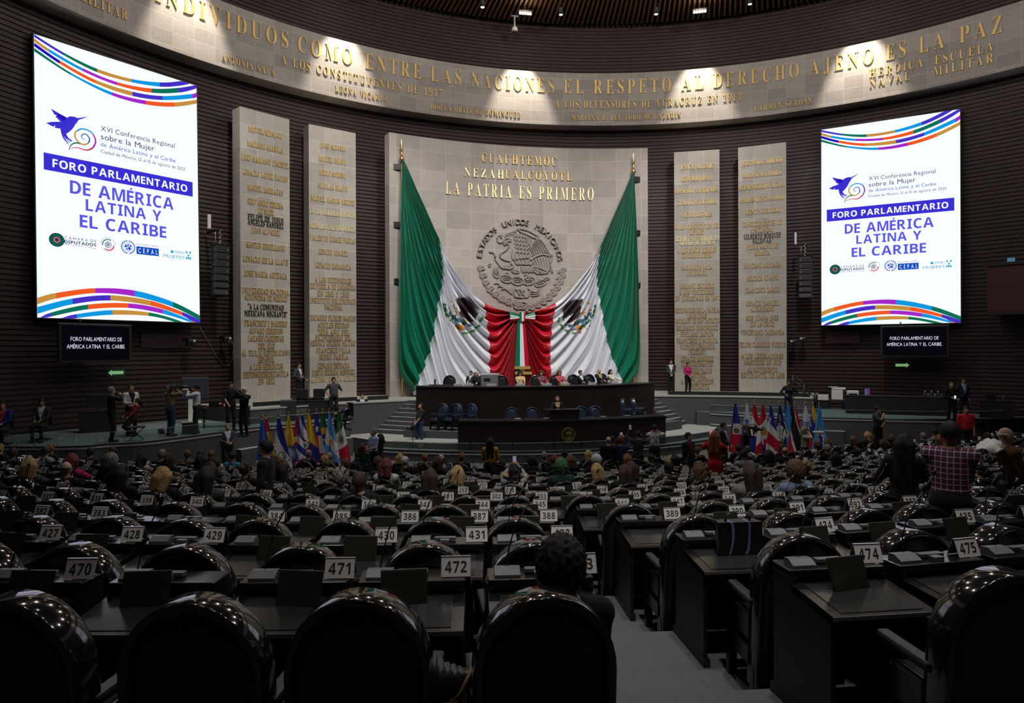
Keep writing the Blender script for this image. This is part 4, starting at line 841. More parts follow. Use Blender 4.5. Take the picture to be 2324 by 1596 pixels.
ROWN = ['', 'first', 'second', 'third', 'fourth', 'fifth', 'sixth', 'seventh', 'eighth', 'ninth', 'tenth', 'eleventh', 'twelfth', 'thirteenth']
bynum = {s['num']: s for s in SEATS if s['num']}
rows = {}
for s in SEATS: rows.setdefault(s['k'], []).append(s)
anon = {}
for k, L in rows.items():
    L.sort(key=lambda s: s['x'])
    for i, s in enumerate(L):
        if s['num']: s['nm'] = 'number '+s['num']
        else:
            nb = [(abs(i-j), L[j]['num'], i-j) for j in range(len(L)) if L[j]['num']]; nb.sort(key=lambda t: t[0])
            if nb:
                key = '%s %s %s' % ({1: 'just', 2: 'second', 3: 'third'}.get(nb[0][0], '%dth' % nb[0][0]), 'after' if nb[0][2] > 0 else 'before', nb[0][1]); s['nm'] = 'unnumbered, '+key
            else: s['nm'] = 'unnumbered, %dth along the front row' % (i+1)
SEATS.sort(key=lambda s: math.hypot(s['x']-CAM[0], s['y']-CAM[1]))
for i, s in enumerate(SEATS): s['ind'] = i < 296
MASS = {'c': (MB(), [LEATH, RIM, LACQ]), 'd': (MB(), DM), 's': (MB(), [PLATE, SILV, INK])}
def pour(dst, me, s, dx, dy, dz, a):
    c, q = math.cos(a), math.sin(a); o = wl(s, dx, dy, dz)
    dst.add([(o[0]+v.co.x*c-v.co.y*q, o[1]+v.co.x*q+v.co.y*c, o[2]+v.co.z) for v in me.vertices], [tuple(p.vertices) for p in me.polygons], [p.material_index for p in me.polygons], True)
class Dummy: rotation_euler = (0, 0, 0)
rnd = random.Random(3)
firstc = firstd = firstt = True
for s in SEATS:
    near = s['k'] <= 5; k = s['k']
    jx, jy, ja = rnd.uniform(-.04, .04), rnd.uniform(-.04, .03), rnd.gauss(0, .055)
    s['ch'] = ((-.34 if s['x'] < -5.2 else -.13)+jx, -1.09+jy)
    if not s['ind']:
        pour(MASS['c'][0], chairF.data, s, *s['ch'], 0, s['a']+ja); pour(MASS['d'][0], deskF.data, s, -.25, 0, 0, s['a']); s['chair'] = Dummy()
        if s['num']: me = SIGN; c_ = MB(); c_.add(SIGN.v, SIGN.f, SIGN.m); o_ = c_.build('t', [PLATE]); pour(MASS['s'][0], o_.data, s, 0, -.01, .828, s['a']); bpy.data.objects.remove(o_)
        continue
    o = dup(chair0 if near else chairF, wl(s, s['ch'][0], s['ch'][1], 0), s['a']+ja, 'black arched leather chair at desk '+s['nm'], 'black chairs of the seating rows'); s['chair'] = o
    o = dup(desk0 if near else deskF, wl(s, -.25, 0, 0), s['a'], 'black lacquered desk '+s['nm']+' in the seating rows', 'black desks of the seating rows'); s['desk'] = o
    if s['num']:
        if near:
            g = thing('number_sign', 'white tent sign reading %s on its desk' % s['num'], 'sign', wl(s, 0, -.01, .828), s['a']+rnd.uniform(-.06, .06), 'number signs on the desks')
            put('plate', SIGNME, g) if 'SIGNME' in globals() else None
            if 'SIGNME' not in globals(): SIGNME = SIGN.build('plate', [PLATE, SILV], g).data
            numerals(s['num']).build('numerals', INK, g)
        else:
            q = MB(); q.add(SIGN.v, SIGN.f, SIGN.m); N = numerals(s['num']); q.add(N.v, N.f, 2)
            tag(q.build('number_sign', [PLATE, SILV, INK], None, wl(s, 0, -.01, .828), s['a']), 'white tent sign reading %s on its desk' % s['num'], 'sign', 'number signs on the desks')
    if k <= 8 and rnd.random() < .82:
        dup(tab0 if near else tabF, wl(s, -.22+rnd.uniform(-.06, .08), -.24, .735), s['a']+rnd.uniform(-.15, .15), 'dark tablet propped on desk '+s['nm'], 'tablets on the desks')
PAPERS = [(265, 1118), (275, 1078), (320, 1080), (355, 1122), (285, 1143), (605, 1058), (500, 1058), (520, 1052), (410, 1052), (560, 1056), (700, 1070), (1838, 1072), (1935, 1075), (2010, 1070), (2085, 1018), (1895, 1030), (1700, 1060), (1810, 1010), (1985, 1088), (420, 1165)]
used = set()
for i, (px, py) in enumerate(PAPERS):
    s = min((s for s in SEATS if id(s) not in used), key=lambda s: math.hypot(proj(wl(s, -.25, -.3, .74))[0]-px, proj(wl(s, -.25, -.3, .74))[1]-py)); used.add(id(s))
    q = MB(); q.box((0, 0, 0), (.42, .28, .006), rx=.09, rz=.1); q.box((.12, .03, .006), (.28, .2, .004), rx=.09, rz=-.2)
    tag(q.build('paper_stack', PAPER, None, wl(s, -.25, -.31, .737), s['a']), 'loose white papers spread on desk '+s['nm'], 'papers', 'papers on the desks')
for k_, nm_, lab_, cat_ in (('c', 'arched_chairs', 'mass of the most distant black arched chairs just before the stage', 'chairs'), ('d', 'deputy_desks', 'mass of the most distant black desks just before the stage', 'desks'), ('s', 'number_signs', 'tiny number signs on the most distant desks before the stage', 'signs')):
    o = MASS[k_][0].build(nm_, MASS[k_][1]); o.color = BKC; tag(o, lab_, cat_, kind='stuff')
for o in (chair0, desk0, tab0):
    for c in list(o.children):
        for g in list(c.children): bpy.data.objects.remove(g)
        bpy.data.objects.remove(c)
    bpy.data.objects.remove(o)
for o in (chairF, deskF, tabF): bpy.data.objects.remove(o)
print('SEATS', len(SEATS), [len(rows.get(k, [])) for k in range(1, 14)])
# ------------------------------------------------------------ people
SKIN = objcol('skin', .55, spec=.35); CLOTH = objcol('cloth', .85, sheen=.04, spec=.2, weave=9); HAIR = objcol('hair', .68, spec=.25, weave=30); SHOE = objcol('shoe', .4)
EYE = mat('eye_dark', (.02, .012, .01), .2); LIP = mat('lip', (.30, .10, .09), .5)
def surfnet(xs, ys, zs, D):
    S = D < 0; nx, ny, nz = D.shape; c = S[:-1, :-1, :-1].astype(np.int8)*0; acc = np.zeros((nx-1, ny-1, nz-1, 3)); cnt = np.zeros((nx-1, ny-1, nz-1))
    X, Y, Z = np.meshgrid(xs, ys, zs, indexing='ij'); P = np.stack([X, Y, Z], -1)
    sl = lambda o: (slice(o[0], nx-1+o[0]), slice(o[1], ny-1+o[1]), slice(o[2], nz-1+o[2]))
    for ax in range(3):
        for o2 in ((0, 0), (0, 1), (1, 0), (1, 1)):
            a = [0, 0, 0]; oth = [i for i in range(3) if i != ax]; a[oth[0]], a[oth[1]] = o2; b = list(a); b[ax] = 1
            d0, d1 = D[sl(a)], D[sl(b)]; m = (d0 < 0) != (d1 < 0)
            if not m.any(): continue
            t = d0[m]/(d0[m]-d1[m]); acc[m] += P[sl(a)][m]*(1-t)[:, None]+P[sl(b)][m]*t[:, None]; cnt[m] += 1
    act = cnt > 0; idx = -np.ones(act.shape, int); idx[act] = np.arange(act.sum()); V = acc[act]/cnt[act][:, None]; F_ = []
    for ax in range(3):
        a = [slice(1, -1)]*3; b = [slice(1, -1)]*3; a[ax] = slice(0, -1); b[ax] = slice(1, None)
        s0, s1 = S[tuple(a)], S[tuple(b)]; m = np.argwhere(s0 != s1)
        if not len(m): continue
        e = m.copy(); o1, o2 = [i for i in range(3) if i != ax]; e[:, o1] += 1; e[:, o2] += 1
        q = []
        for d1, d2 in ((-1, -1), (0, -1), (0, 0), (-1, 0)):
            k = e.copy(); k[:, o1] += d1; k[:, o2] += d2; q.append(idx[k[:, 0], k[:, 1], k[:, 2]])
        q = np.stack(q, 1); fl = s0[m[:, 0], m[:, 1], m[:, 2]]
        if ax == 1: fl = ~fl
        q[~fl] = q[~fl][:, ::-1]; F_.append(q)
    return V, np.concatenate(F_)
def d_cap(P, a, b, ra, rb, sq=1.):
    a, b = np.array(a, float), np.array(b, float); pa = P-a; ba = b-a; h = np.clip((pa@ba)/max(ba@ba, 1e-9), 0, 1)
    v = pa-h[..., None]*ba
    if sq != 1: v = v*np.array([1, sq, 1])
    return np.sqrt((v*v).sum(-1))-(ra+(rb-ra)*h)
def d_ell(P, c, r, R=None):
    q = P-np.array(c, float)
    if R is not None: q = q@R
    r = np.array(r, float); k0 = np.sqrt(((q/r)**2).sum(-1))+1e-9; k1 = np.sqrt(((q/(r*r))**2).sum(-1))+1e-9
    return k0*(k0-1)/k1
def smin(a, b, k): h = np.clip(.5+.5*(b-a)/k, 0, 1); return b*(1-h)+a*h-k*h*(1-h)
def ik(S_, T, l1, l2, hint):
    S_, T, hint = (np.array(v, float) for v in (S_, T, hint)); d = T-S_; L = np.linalg.norm(d)
    if L > (l1+l2)*.995: T = S_+d/L*(l1+l2)*.995; d = T-S_; L = np.linalg.norm(d)
    u = d/L; x = (l1*l1-l2*l2+L*L)/(2*L); h = math.sqrt(max(0, l1*l1-x*x)); v = hint-u*(hint@u); v = v/(np.linalg.norm(v)+1e-9); return S_+u*x+v*h, T
def rotm(yaw, pitch=0, roll=0): return np.array((Matrix.Rotation(yaw, 3, 'Z') @ Matrix.Rotation(roll, 3, 'Y') @ Matrix.Rotation(-pitch, 3, 'X')))
BODY = {}
def body(sit=False, lean=0, hl=None, hr=None, hy=0, hp=0, fem=False, stout=0., sleeve=2, skirt=0, stride=.0, twist=0, eh=None, bend=0, res=.026, collar=1):
    key = (sit, lean, hl, hr, hy, hp, fem, stout, sleeve, skirt, stride, twist, eh, bend, res, collar)
    if key in BODY: return BODY[key]
    pel = np.array([0, 0, .60 if sit else .94-.18*bend]); RL = rotm(D2(twist), -D2(lean))
    T = lambda x, y, z: pel+RL@np.array([x, y, z])
    sw = .165 if fem else .185
    neck, chest, belly = T(0, -.012, .50), T(0, 0, .34), T(0, .012, .15); sho = {-1: T(-sw, -.01, .455), 1: T(sw, -.01, .455)}
    RH = rotm(D2(hy+twist*.6), D2(hp)); hc = neck+RL@np.array([0, .02, .07])+np.array([0, 0, .095]); Hd = lambda x, y, z: hc+RH@np.array([x, y, z])
    tgt = {-1: hl or (-.23, .06, .78), 1: hr or (.23, .06, .78)}; arm = {}
    for s in (-1, 1):
        t = np.array(tgt[s]); hint = (s*.6, -.7, -.5) if eh is None else (s*eh[0], eh[1], eh[2]); arm[s] = ik(sho[s], t, .285, .255, hint)
    leg = {}
    for s in (-1, 1):
        if sit: hip, knee, ank = pel+np.array([s*.09, .02, -.06]), np.array([s*.13, .44, .54]), np.array([s*.13, .40, .09])
        else:
            hip = pel+np.array([s*.09, 0, -.04]); ank = np.array([s*.115, s*stride-.03*(bend > 0), .085]); knee, _ = ik(hip, ank, *((.44, .44) if bend else (.413, .41)), (s*.15, 1, 0))
        leg[s] = (hip, knee, ank)
    prims = []
    A = lambda lab, fn, k=.035: prims.append((lab, fn, k))
    b1 = 1+stout*.35
    A(1, lambda P: d_ell(P, chest, ((.155 if fem else .168)*b1, .108*b1, .20), RL)); A(1, lambda P: d_ell(P, belly, ((.128 if fem else .148)*b1, .105*(1+stout), .19), RL), .07); A(2, lambda P: d_ell(P, pel, (.168*b1, .125*b1, .135)), .06)
    A(1, lambda P: d_cap(P, sho[-1], sho[1], .062, .062), .06)
    if fem:
        for s in (-1, 1): A(1, lambda P, s=s: d_ell(P, T(s*.07, .095, .33), (.062, .055, .062)), .04)
    for s in (-1, 1):
        el, wr = arm[s]; A(1, lambda P, s=s, el=el: d_cap(P, sho[s], el, .058, .043), .03); A(1 if sleeve == 2 else 0, lambda P, el=el, wr=wr: d_cap(P, el, wr, .042, .029), .015)
        d = (wr-el)/np.linalg.norm(wr-el); A(0, lambda P, wr=wr, d=d: d_cap(P, wr, wr+d*.085, .028, .034), .015)
        hip, kn, an = leg[s]; A(2, lambda P, hip=hip, kn=kn: d_cap(P, hip, kn, .088, .058), .04); A(0 if skirt else 2, lambda P, an=an, kn=kn: d_cap(P, kn, an, .058, .04), .02); A(3, lambda P, an=an: d_cap(P, an+np.array([0, -.04, -.04]), an+np.array([0, .15, -.05]), .045, .035), .02)
    if skirt: A(2, lambda P: d_cap(P, pel+np.array([0, 0, .02]), (leg[-1][1]+leg[1][1])/2*(1 if not sit else 1)-np.array([0, 0, .12 if not sit else 0]), .15, .15+skirt), .05)
    A(0, lambda P: d_cap(P, neck-RL@np.array([0, 0, .03]), hc-np.array([0, .0, .05]), .058 if not fem else .05, .052), .02)
    A(0, lambda P: d_ell(P, Hd(0, -.008, .02), (.077, .097, .100), RH), .02); A(0, lambda P: d_ell(P, Hd(0, .03, -.055), (.058, .062, .066), RH), .03); A(0, lambda P: d_cap(P, Hd(0, .088, .005), Hd(0, .108, -.028), .011, .017), .012)
    A(0, lambda P: d_ell(P, Hd(0, .078, .028), (.05, .02, .014), RH), .015); A(0, lambda P: d_ell(P, Hd(0, .075, -.09), (.026, .024, .02), RH), .015)
    for s in (-1, 1): A(0, lambda P, s=s: d_ell(P, Hd(s*.079, -.005, -.01), (.012, .022, .033), RH), .006)
    pts = np.array([hc+np.array([0, 0, .13]), *[q for s in (-1, 1) for q in (*arm[s], arm[s][1]+.0, *leg[s])], pel]); lo, hi = pts.min(0)-.19, pts.max(0)+.19; lo[2] = -.03; hi[2] = hc[2]+.15; hi[0] = max(hi[0], .3); lo[0] = min(lo[0], -.3)
    def axis(a, b, c, w, f):
        out = [a]
        while out[-1] < b: out.append(out[-1]+(f if abs(out[-1]-c) < w else res))
        return np.array(out)
    fr = min(res*.5, .013); xs, ys, zs = axis(lo[0], hi[0], hc[0], .1, fr), axis(lo[1], hi[1], hc[1]+.02, .11, fr), axis(lo[2], hi[2], hc[2], .16, fr)
    P = np.stack(np.meshgrid(xs, ys, zs, indexing='ij'), -1); D = None
    for lab, fn, k in prims: d = fn(P); D = d if D is None else smin(D, d, k)
    V, Fq = surfnet(xs, ys, zs, D)
    dd = np.stack([fn(V) for _, fn, _ in prims]); labs = np.array([l for l, _, _ in prims])[dd.argmin(0)]
    N = np.zeros_like(V); fn_ = np.cross(V[Fq[:, 2]]-V[Fq[:, 0]], V[Fq[:, 3]]-V[Fq[:, 1]])
    for j in range(4): np.add.at(N, Fq[:, j], fn_)
    N /= np.linalg.norm(N, axis=1)[:, None]+1e-9
    L = (V-hc)@RH; eye = np.zeros(len(V), bool); lip = (np.abs(L[:, 0]) < .026) & (np.abs(L[:, 2]+.062) < .009) & (L[:, 1] > .06)
    for s in (-1, 1): eye |= (np.abs(L[:, 0]-s*.032) < .014) & (np.abs(L[:, 2]-.008) < .009) & (L[:, 1] > .05)
    q = (V-pel)@RL; shirt = (labs == 1) & (q[:, 1] > .03) & (q[:, 2] > .14) & (np.abs(q[:, 0]) < .012+.085*np.clip((q[:, 2]-.14)/.33, 0, 1)); tie = shirt & (np.abs(q[:, 0]) < .016+.012*(q[:, 2] < .3))
    labs = np.where(labs == 1, np.where(shirt & (collar > 0), 5, 1), labs)
    fl = labs[Fq]; flab = np.where(fl[:, 0] == fl[:, 1], fl[:, 0], np.where(fl[:, 2] == fl[:, 3], fl[:, 2], fl[:, 0]))
    fm = np.where(eye[Fq].sum(1) >= 2, 1, np.where(lip[Fq].sum(1) >= 2, 2, 0))
    mb = MB(); mb.add(V, Fq.tolist(), fm.tolist(), True)
    for s in (-1, 1):                                                     # fingers and thumb
        el, wr = arm[s]; d = (wr-el)/np.linalg.norm(wr-el); side = np.cross(d, [0, 0, 1.]); side = side if np.linalg.norm(side) > .3 else np.cross(d, [0, 1., 0]); side /= np.linalg.norm(side); nrm = np.cross(side, d)*1.
        if nrm[2] > 0: nrm = -nrm
        k0 = wr+d*.10
        for j, ln in enumerate((.062, .072, .068, .052)):
            o = side*(j-1.5)*.019; a = k0+o; b = a+d*ln*.5+nrm*.012; c = b+d*ln*.35+nrm*.03; mb.tube([a-d*.02, a, b, c], [.0095, .0095, .0085, .0065], 0, n=5)
        th = -side*s if (side[0]*s > 0) else side*s; th = th if abs(d[2]) < .8 else np.array([0, 1., 0]); a = wr+d*.045; mb.tube([a, a+th*.035+d*.02, a+th*.045+d*.055], [.012, .0105, .008], 0, n=5)
    me = mb.build('tmp', [SKIN, EYE, LIP]); data = me.data; data.name = 'person_body'; bpy.data.objects.remove(me)
    kids = {}
    for lab, nm, off in ((1, 'jacket', .010), (2, 'trousers', .010), (3, 'shoes', .006), (5, 'shirt', .007)):
        sel = Fq[flab == lab]
        if not len(sel): continue
        u, inv = np.unique(sel, return_inverse=True); m2 = MB(); m2.add(V[u]+N[u]*off, inv.reshape(sel.shape).tolist(), 0, True)
        if lab == 5: m2.m = [1 if tie[f].sum() >= 3 else 0 for f in sel]
        o = m2.build('tmp', [CLOTH] if lab != 3 else [SHOE]); kids[nm] = o.data; o.data.name = nm; bpy.data.objects.remove(o)
        if lab == 5: kids['tie_faces'] = None
    BODY[key] = (data, kids, hc, RH, hy, hp); return BODY[key]
HAIRS = {}
def hair_mesh(kind, hc, RH, key):
    if (kind, key) in HAIRS: return HAIRS[(kind, key)]
    Hd = lambda x, y, z: hc+RH@np.array([x, y, z]); r = .0125
    ext = dict(long=.48, wavy=.42, bob=.24, pony=.42).get(kind, .18)
    xs = np.arange(-.17, .1701, r)+hc[0]; ys = np.arange(-.21, .1501, r)+hc[1]; zs = np.arange(-ext-.02, .19, r)+hc[2]
    P = np.stack(np.meshgrid(xs, ys, zs, indexing='ij'), -1); L = (P-hc)@RH
    add = {'curly': .045, 'bob': .028, 'wavy': .026, 'long': .02, 'bald': .004}.get(kind, .016)
    D = d_ell(P, Hd(0, -.012, .024), (.077+add, .099+add, .102+add), RH)
    face = np.maximum.reduce([.028-L[:, :, :, 1]*1.0, L[:, :, :, 2]-.052-.25*np.maximum(0, L[..., 1]-.07)])  # cut the face out
    low = {'short': -.035, 'bald': .0, 'bun': -.05, 'curly': -.09, 'pony': -.05}.get(kind, -.5)
    cut2 = low+.35*np.maximum(0, L[..., 1]+.02)-L[..., 2]
    D = np.maximum(D, -face); D = np.maximum(D, cut2)
    if kind == 'bald': D = np.maximum(D, L[..., 2]-.045)
    if kind in ('long', 'wavy', 'bob', 'pony'):
        z1 = dict(long=-.40, wavy=-.34, bob=-.15, pony=-.36)[kind]; w = {'pony': .035, 'bob': .085}.get(kind, .075)
        bk = np.minimum(d_cap(P, Hd(-.05 if kind != 'pony' else 0, -.07, .0), hc+np.array([-.06 if kind != 'pony' else 0, -.115, z1]), w, w*.7), d_cap(P, Hd(.05 if kind != 'pony' else 0, -.07, .0), hc+np.array([.06 if kind != 'pony' else 0, -.115, z1]), w, w*.7))
        D = smin(D, np.maximum(bk, L[..., 1]-.03), .03)
    if kind == 'bun': D = smin(D, d_ell(P, Hd(0, -.115, .045), (.055, .05, .05)), .015)
    if kind in ('curly', 'wavy'): D = D+.010*np.sin(P[..., 0]*95+np.sin(P[..., 2]*60))*np.sin(P[..., 2]*88+1.)*np.sin(P[..., 1]*90+.5)*(1.6 if kind == 'curly' else 1)
    D = np.pad(D, 1, constant_values=.05); xs, ys, zs = (np.concatenate([[a[0]-r], a, [a[-1]+r]]) for a in (xs, ys, zs))
    V, Fq = surfnet(xs, ys, zs, D); mb = MB(); mb.add(V, Fq.tolist(), 0, True); o = mb.build('hair', HAIR); HAIRS[(kind, key)] = o.data; bpy.data.objects.remove(o); return HAIRS[(kind, key)]
SK = {'l': (.52, .33, .24), 'm': (.40, .235, .16), 'd': (.27, .15, .10)}
HC = {'k': (.012, .010, .010), 'b': (.045, .026, .017), 'B': (.10, .055, .03), 'y': (.36, .24, .10), 'g': (.20, .19, .18), 'w': (.62, .61, .60), 'r': (.14, .03, .025), 'a': (.20, .085, .035), 'G': (.05, .12, .05)}
HK = {'s': 'short', 'l': 'long', 'w': 'wavy', 'b': 'bob', 'n': 'bun', 'c': 'curly', 'x': 'bald', 'p': 'pony'}
SCALE_CACHE = {}
def person(label, loc, face, hair='sk', skin='m', top=(.02, .02, .025), legs=(.015, .015, .02), shirt=None, H=1.72, shoes=(.02, .015, .012), group=None, topmat=None, topname=None, **kw):
    kw['collar'] = 1 if shirt is not None else 0
    data, kids, hc, RH, hy, hp = body(**kw)
    s = H/1.72; r = put('person', data, None, loc, face); r.scale = (s, s, s); r.color = (*SK[skin], 1); tag(r, label, 'person', group)
    sit = kw.get('sit')
    nm = {'jacket': topname or ('jacket' if shirt is not None else 'shirt_top'), 'trousers': 'skirt' if kw.get('skirt') else 'trousers', 'shoes': 'shoes', 'shirt': 'shirt'}
    for k, me in kids.items():
        if me is None: continue
        o = put(nm[k], me, r); c = {'jacket': top, 'trousers': legs, 'shoes': shoes, 'shirt': shirt or top}[k]; o.color = (*c, 1)
        if topmat and k in ('jacket', 'shirt') and len(o.material_slots): o.material_slots[0].link = 'OBJECT'; o.material_slots[0].material = topmat
    if hair:
        h = put('hair', hair_mesh(HK[hair[0]], hc, RH, tuple(np.round([*hc, hy, hp], 3))), r); h.color = (*HC[hair[1]], 1)
    return r
def spot(px, py, zf, H): return at_z(px, py, zf+H)
def hand_at(o, side, kw): pass
# poses
HOLD = dict(hl=(-.06, .30, 1.20), hr=(.07, .30, 1.20)); PHOTO = dict(hl=(-.05, .26, 1.50), hr=(.09, .16, 1.51), hp=2, eh=(.9, .0, -.6)); CLASP = dict(hl=(-.03, .20, .98), hr=(.03, .21, .99)); ARMX = dict(hl=(.10, .20, 1.16), hr=(-.10, .22, 1.12), eh=(.9, -.1, -.5))
HIP = dict(hl=(-.2, .02, 1.0), hr=(.2, .02, 1.0), eh=(1, -.6, 0)); RAISE = dict(hl=(-.07, .33, 1.66), hr=(.09, .33, 1.66), eh=(.8, .2, -.6)); NOTE = dict(hl=(-.08, .28, 1.08), hr=(.10, .26, 1.10), hp=-22)
DESK = dict(sit=True, lean=12, hl=(-.16, .44, .80), hr=(.16, .44, .80)); LAP = dict(sit=True, lean=2, hl=(-.1, .30, .72), hr=(.1, .31, .72)); UPPH = dict(sit=True, lean=4, hl=(-.06, .34, 1.28), hr=(.08, .34, 1.28), eh=(.8, .1, -.6))
NAVY, BLACK, GREY, WHITE_, CREAM = (.012, .018, .045), (.008, .008, .010), (.06, .06, .065), (.62, .62, .64), (.55, .48, .35)
TOCAM = lambda p: math.atan2(-(CAM[0]-p[0]), CAM[1]-p[1])
def P_(label, px, py, zf, H, face, **kw):                                # face: degrees turned from looking at the camera (0), 180 = back to it
    p = spot(px, py, zf, H); b = TOCAM(p)+D2(face); return person(label, (p[0], p[1], zf), b, H=H, **kw), (p[0], p[1], zf), b
def at_pos(label, p, face, **kw): b = TOCAM(p)+D2(face); return person(label, tuple(p), b, **kw), tuple(p), b
def fw_(b, p, x, y, z, s=1.): c, q = math.cos(b), math.sin(b); return (p[0]+(x*c-y*q)*s, p[1]+(x*q+y*c)*s, p[2]+z*s)
# plaid and printed shirts
def plaid():
    m = mat('plaid', (.5, .5, .5), .85); nt = m.node_tree; b = nt.nodes['Principled BSDF']; tc = nt.nodes.new('ShaderNodeTexCoord'); sx = nt.nodes.new('ShaderNodeSeparateXYZ'); nt.links.new(tc.outputs['Object'], sx.inputs[0]); prev = None
    def band(out, freq, thr, c0, src):
        a = nt.nodes.new('ShaderNodeMath'); a.operation = 'MULTIPLY'; a.inputs[1].default_value = freq; f = nt.nodes.new('ShaderNodeMath'); f.operation = 'FRACT'; g = nt.nodes.new('ShaderNodeMath'); g.operation = 'GREATER_THAN'; g.inputs[1].default_value = thr
        h = nt.nodes.new('ShaderNodeMath'); h.operation = 'MULTIPLY'; h.inputs[1].default_value = .75; mx = nt.nodes.new('ShaderNodeMix'); mx.data_type = 'RGBA'
        nt.links.new(sx.outputs[out], a.inputs[0]); nt.links.new(a.outputs[0], f.inputs[0]); nt.links.new(f.outputs[0], g.inputs[0]); nt.links.new(g.outputs[0], h.inputs[0]); nt.links.new(h.outputs[0], mx.inputs[0]); mx.inputs[7].default_value = (*c0, 1)
        if src is None: mx.inputs[6].default_value = (.10, .012, .035, 1)
        else: nt.links.new(src, mx.inputs[6])
        return mx.outputs[2]
    o = band(0, 9, .62, (.03, .012, .05), None); o = band(2, 9, .62, (.03, .012, .05), o); o = band(0, 18, .86, (.55, .42, .45), o); o = band(2, 18, .86, (.55, .42, .45), o); nt.links.new(o, b.inputs['Base Color']); return m
def splash(nm, c1, c2, sc, thr, c3=None):
    m = mat(nm, c1, .85); nt = m.node_tree; b = nt.nodes['Principled BSDF']; tc = nt.nodes.new('ShaderNodeTexCoord'); n = nt.nodes.new('ShaderNodeTexNoise'); n.inputs['Scale'].default_value = sc; n.inputs['Distortion'].default_value = 2.5; r = nt.nodes.new('ShaderNodeValToRGB'); r.color_ramp.interpolation = 'CONSTANT'
    r.color_ramp.elements[0].color = (*c1, 1); r.color_ramp.elements[1].color = (*c2, 1); r.color_ramp.elements[1].position = thr
    if c3: e = r.color_ramp.elements.new(thr+.1); e.color = (*c3, 1)
    nt.links.new(tc.outputs['Object'], n.inputs[0]); nt.links.new(n.outputs[0], r.inputs[0]); nt.links.new(r.outputs[0], b.inputs['Base Color']); return m
PLAID = plaid(); BWPRINT = splash('black_white_print', (.015, .015, .015), (.7, .7, .7), 14, .5); FLORAL = splash('floral_print', (.02, .015, .02), (.5, .08, .2), 12, .55, (.6, .55, .5)); REDPR = splash('red_print', (.35, .03, .05), (.5, .3, .25), 20, .58); SPOTS = splash('spotted_print', (.6, .6, .6), (.05, .05, .06), 24, .55); STRIPE = splash('shawl_weave', (.62, .48, .28), (.45, .30, .10), 9, .5, (.3, .10, .05))
# things that hands hold
def still_camera(p, b, lab, lens=.18, white=False, z=0):
    t = thing('photo_camera', lab, 'camera', p, b); MB().box((0, -.03, 0), (.14, .08, .10), bevel=.015).build('body', BLACKP, t); MB().box((0, -.03, .065), (.06, .06, .04), bevel=.01).build('viewfinder', BLACKP, t)
    q = MB(); q.tube([(0, .0, 0), (0, .06, 0), (0, lens*.6, 0), (0, lens, 0)], [.035, .035, .04, .05 if white else .04], n=12); q.build('lens', mat('white_lens', (.7, .7, .68), .4) if white else BLACKP, t); return t
def phone(p, b, lab, lit=None):
    t = thing('mobile_phone', lab, 'phone', p, b); MB().box((0, 0, 0), (.075, .009, .155), bevel=.004).build('case', BLACKP, t); MB().box((0, -.0055, 0), (.068, .002, .145)).build('display', lit or emi('phone_glow', '8a7f9a', .8), t); return t
def video_camera(p, b, lab, L=.55):
    t = thing('video_camera', lab, 'video camera', p, b); MB().box((0, -.02, 0), (.13, L*.6, .17), bevel=.02).build('body', BLACKP, t); MB().tube([(0, L*.28, 0), (0, L*.5, 0), (0, L*.62, 0)], [.06, .06, .075], n=12).build('lens', BLACKP, t)
    MB().tube([(0, -L*.25, .09), (0, -L*.2, .15), (0, L*.2, .15), (0, L*.25, .09)], .014).build('handle', BLACKP, t); MB().box((-.1, L*.2, .08), (.12, .10, .07), bevel=.01).build('viewfinder', BLACKP, t); MB().box((0, -L*.4, 0), (.1, .1, .14), bevel=.01).build('battery', GREYP, t); return t
# --- on the press ledge
o, p, b = at_pos('grey haired man in a black suit raising a drink on the press ledge', at_z(253, 1003, zLl), 95, H=1.76, hair='sg', top=BLACK, shirt=WHITE_, hl=(-.02, .24, 1.44), hr=(.05, .25, 1.46), eh=(.9, .1, -.6))
o, p, b = P_('man in a black vest with white shirt sleeves standing behind the red jacketed woman', 297, 874, zLl, 1.74, 25, hair='sk', top=(.5, .5, .52), shirt=BLACK, **NOTE)
o, p, b = P_('woman in a dark red jacket leaning over a stool on the press ledge', 300, 894, zLl, 1.45, -70, hair='bk', top=(.20, .02, .035), fem=True, lean=22, bend=1, hl=(-.2, .32, .72), hr=(.2, .34, .72))
o, p, b = at_pos('cameraman in a tan vest and jeans filming beside the big black display back', at_z(386, 990, zLl), 120, H=1.76, hair='sk', top=(.22, .17, .11), shirt=(.3, .14, .22), legs=(.03, .05, .11), hl=(-.05, .3, 1.56), hr=(.20, .12, 1.55), eh=(.9, .1, -.6))
video_camera(fw_(b, p, .16, .12, 1.66), b, 'shoulder video camera of the cameraman in the tan vest', .75)
o, p, b = at_pos('photographer in a white shirt with a black hip bag before the big display back', at_z(447, 985, zLl), -100, H=1.72, hair='sk', top=(.6, .6, .62), legs=(.015, .016, .022), **PHOTO); still_camera(fw_(b, p, .0, .24, 1.55), b, 'camera with pale lens held by the white shirted photographer', .24, True)
o, p, b = P_('man in a black polo shirt standing behind the press table', 523, 868, zLl, 1.76, 20, hair='sk', skin='m', top=BLACK, sleeve=1, hl=(-.26, .3, .98), hr=(.2, .3, .98))
o, p, b = P_('white haired photographer in a black vest at the end of the press table', 554, 880, zLl, 1.66, -40, hair='sw', top=BLACK, shirt=(.03, .03, .03), **PHOTO); still_camera(fw_(b, p, .0, .24, 1.50), b, 'black camera held by the white haired photographer', .16)
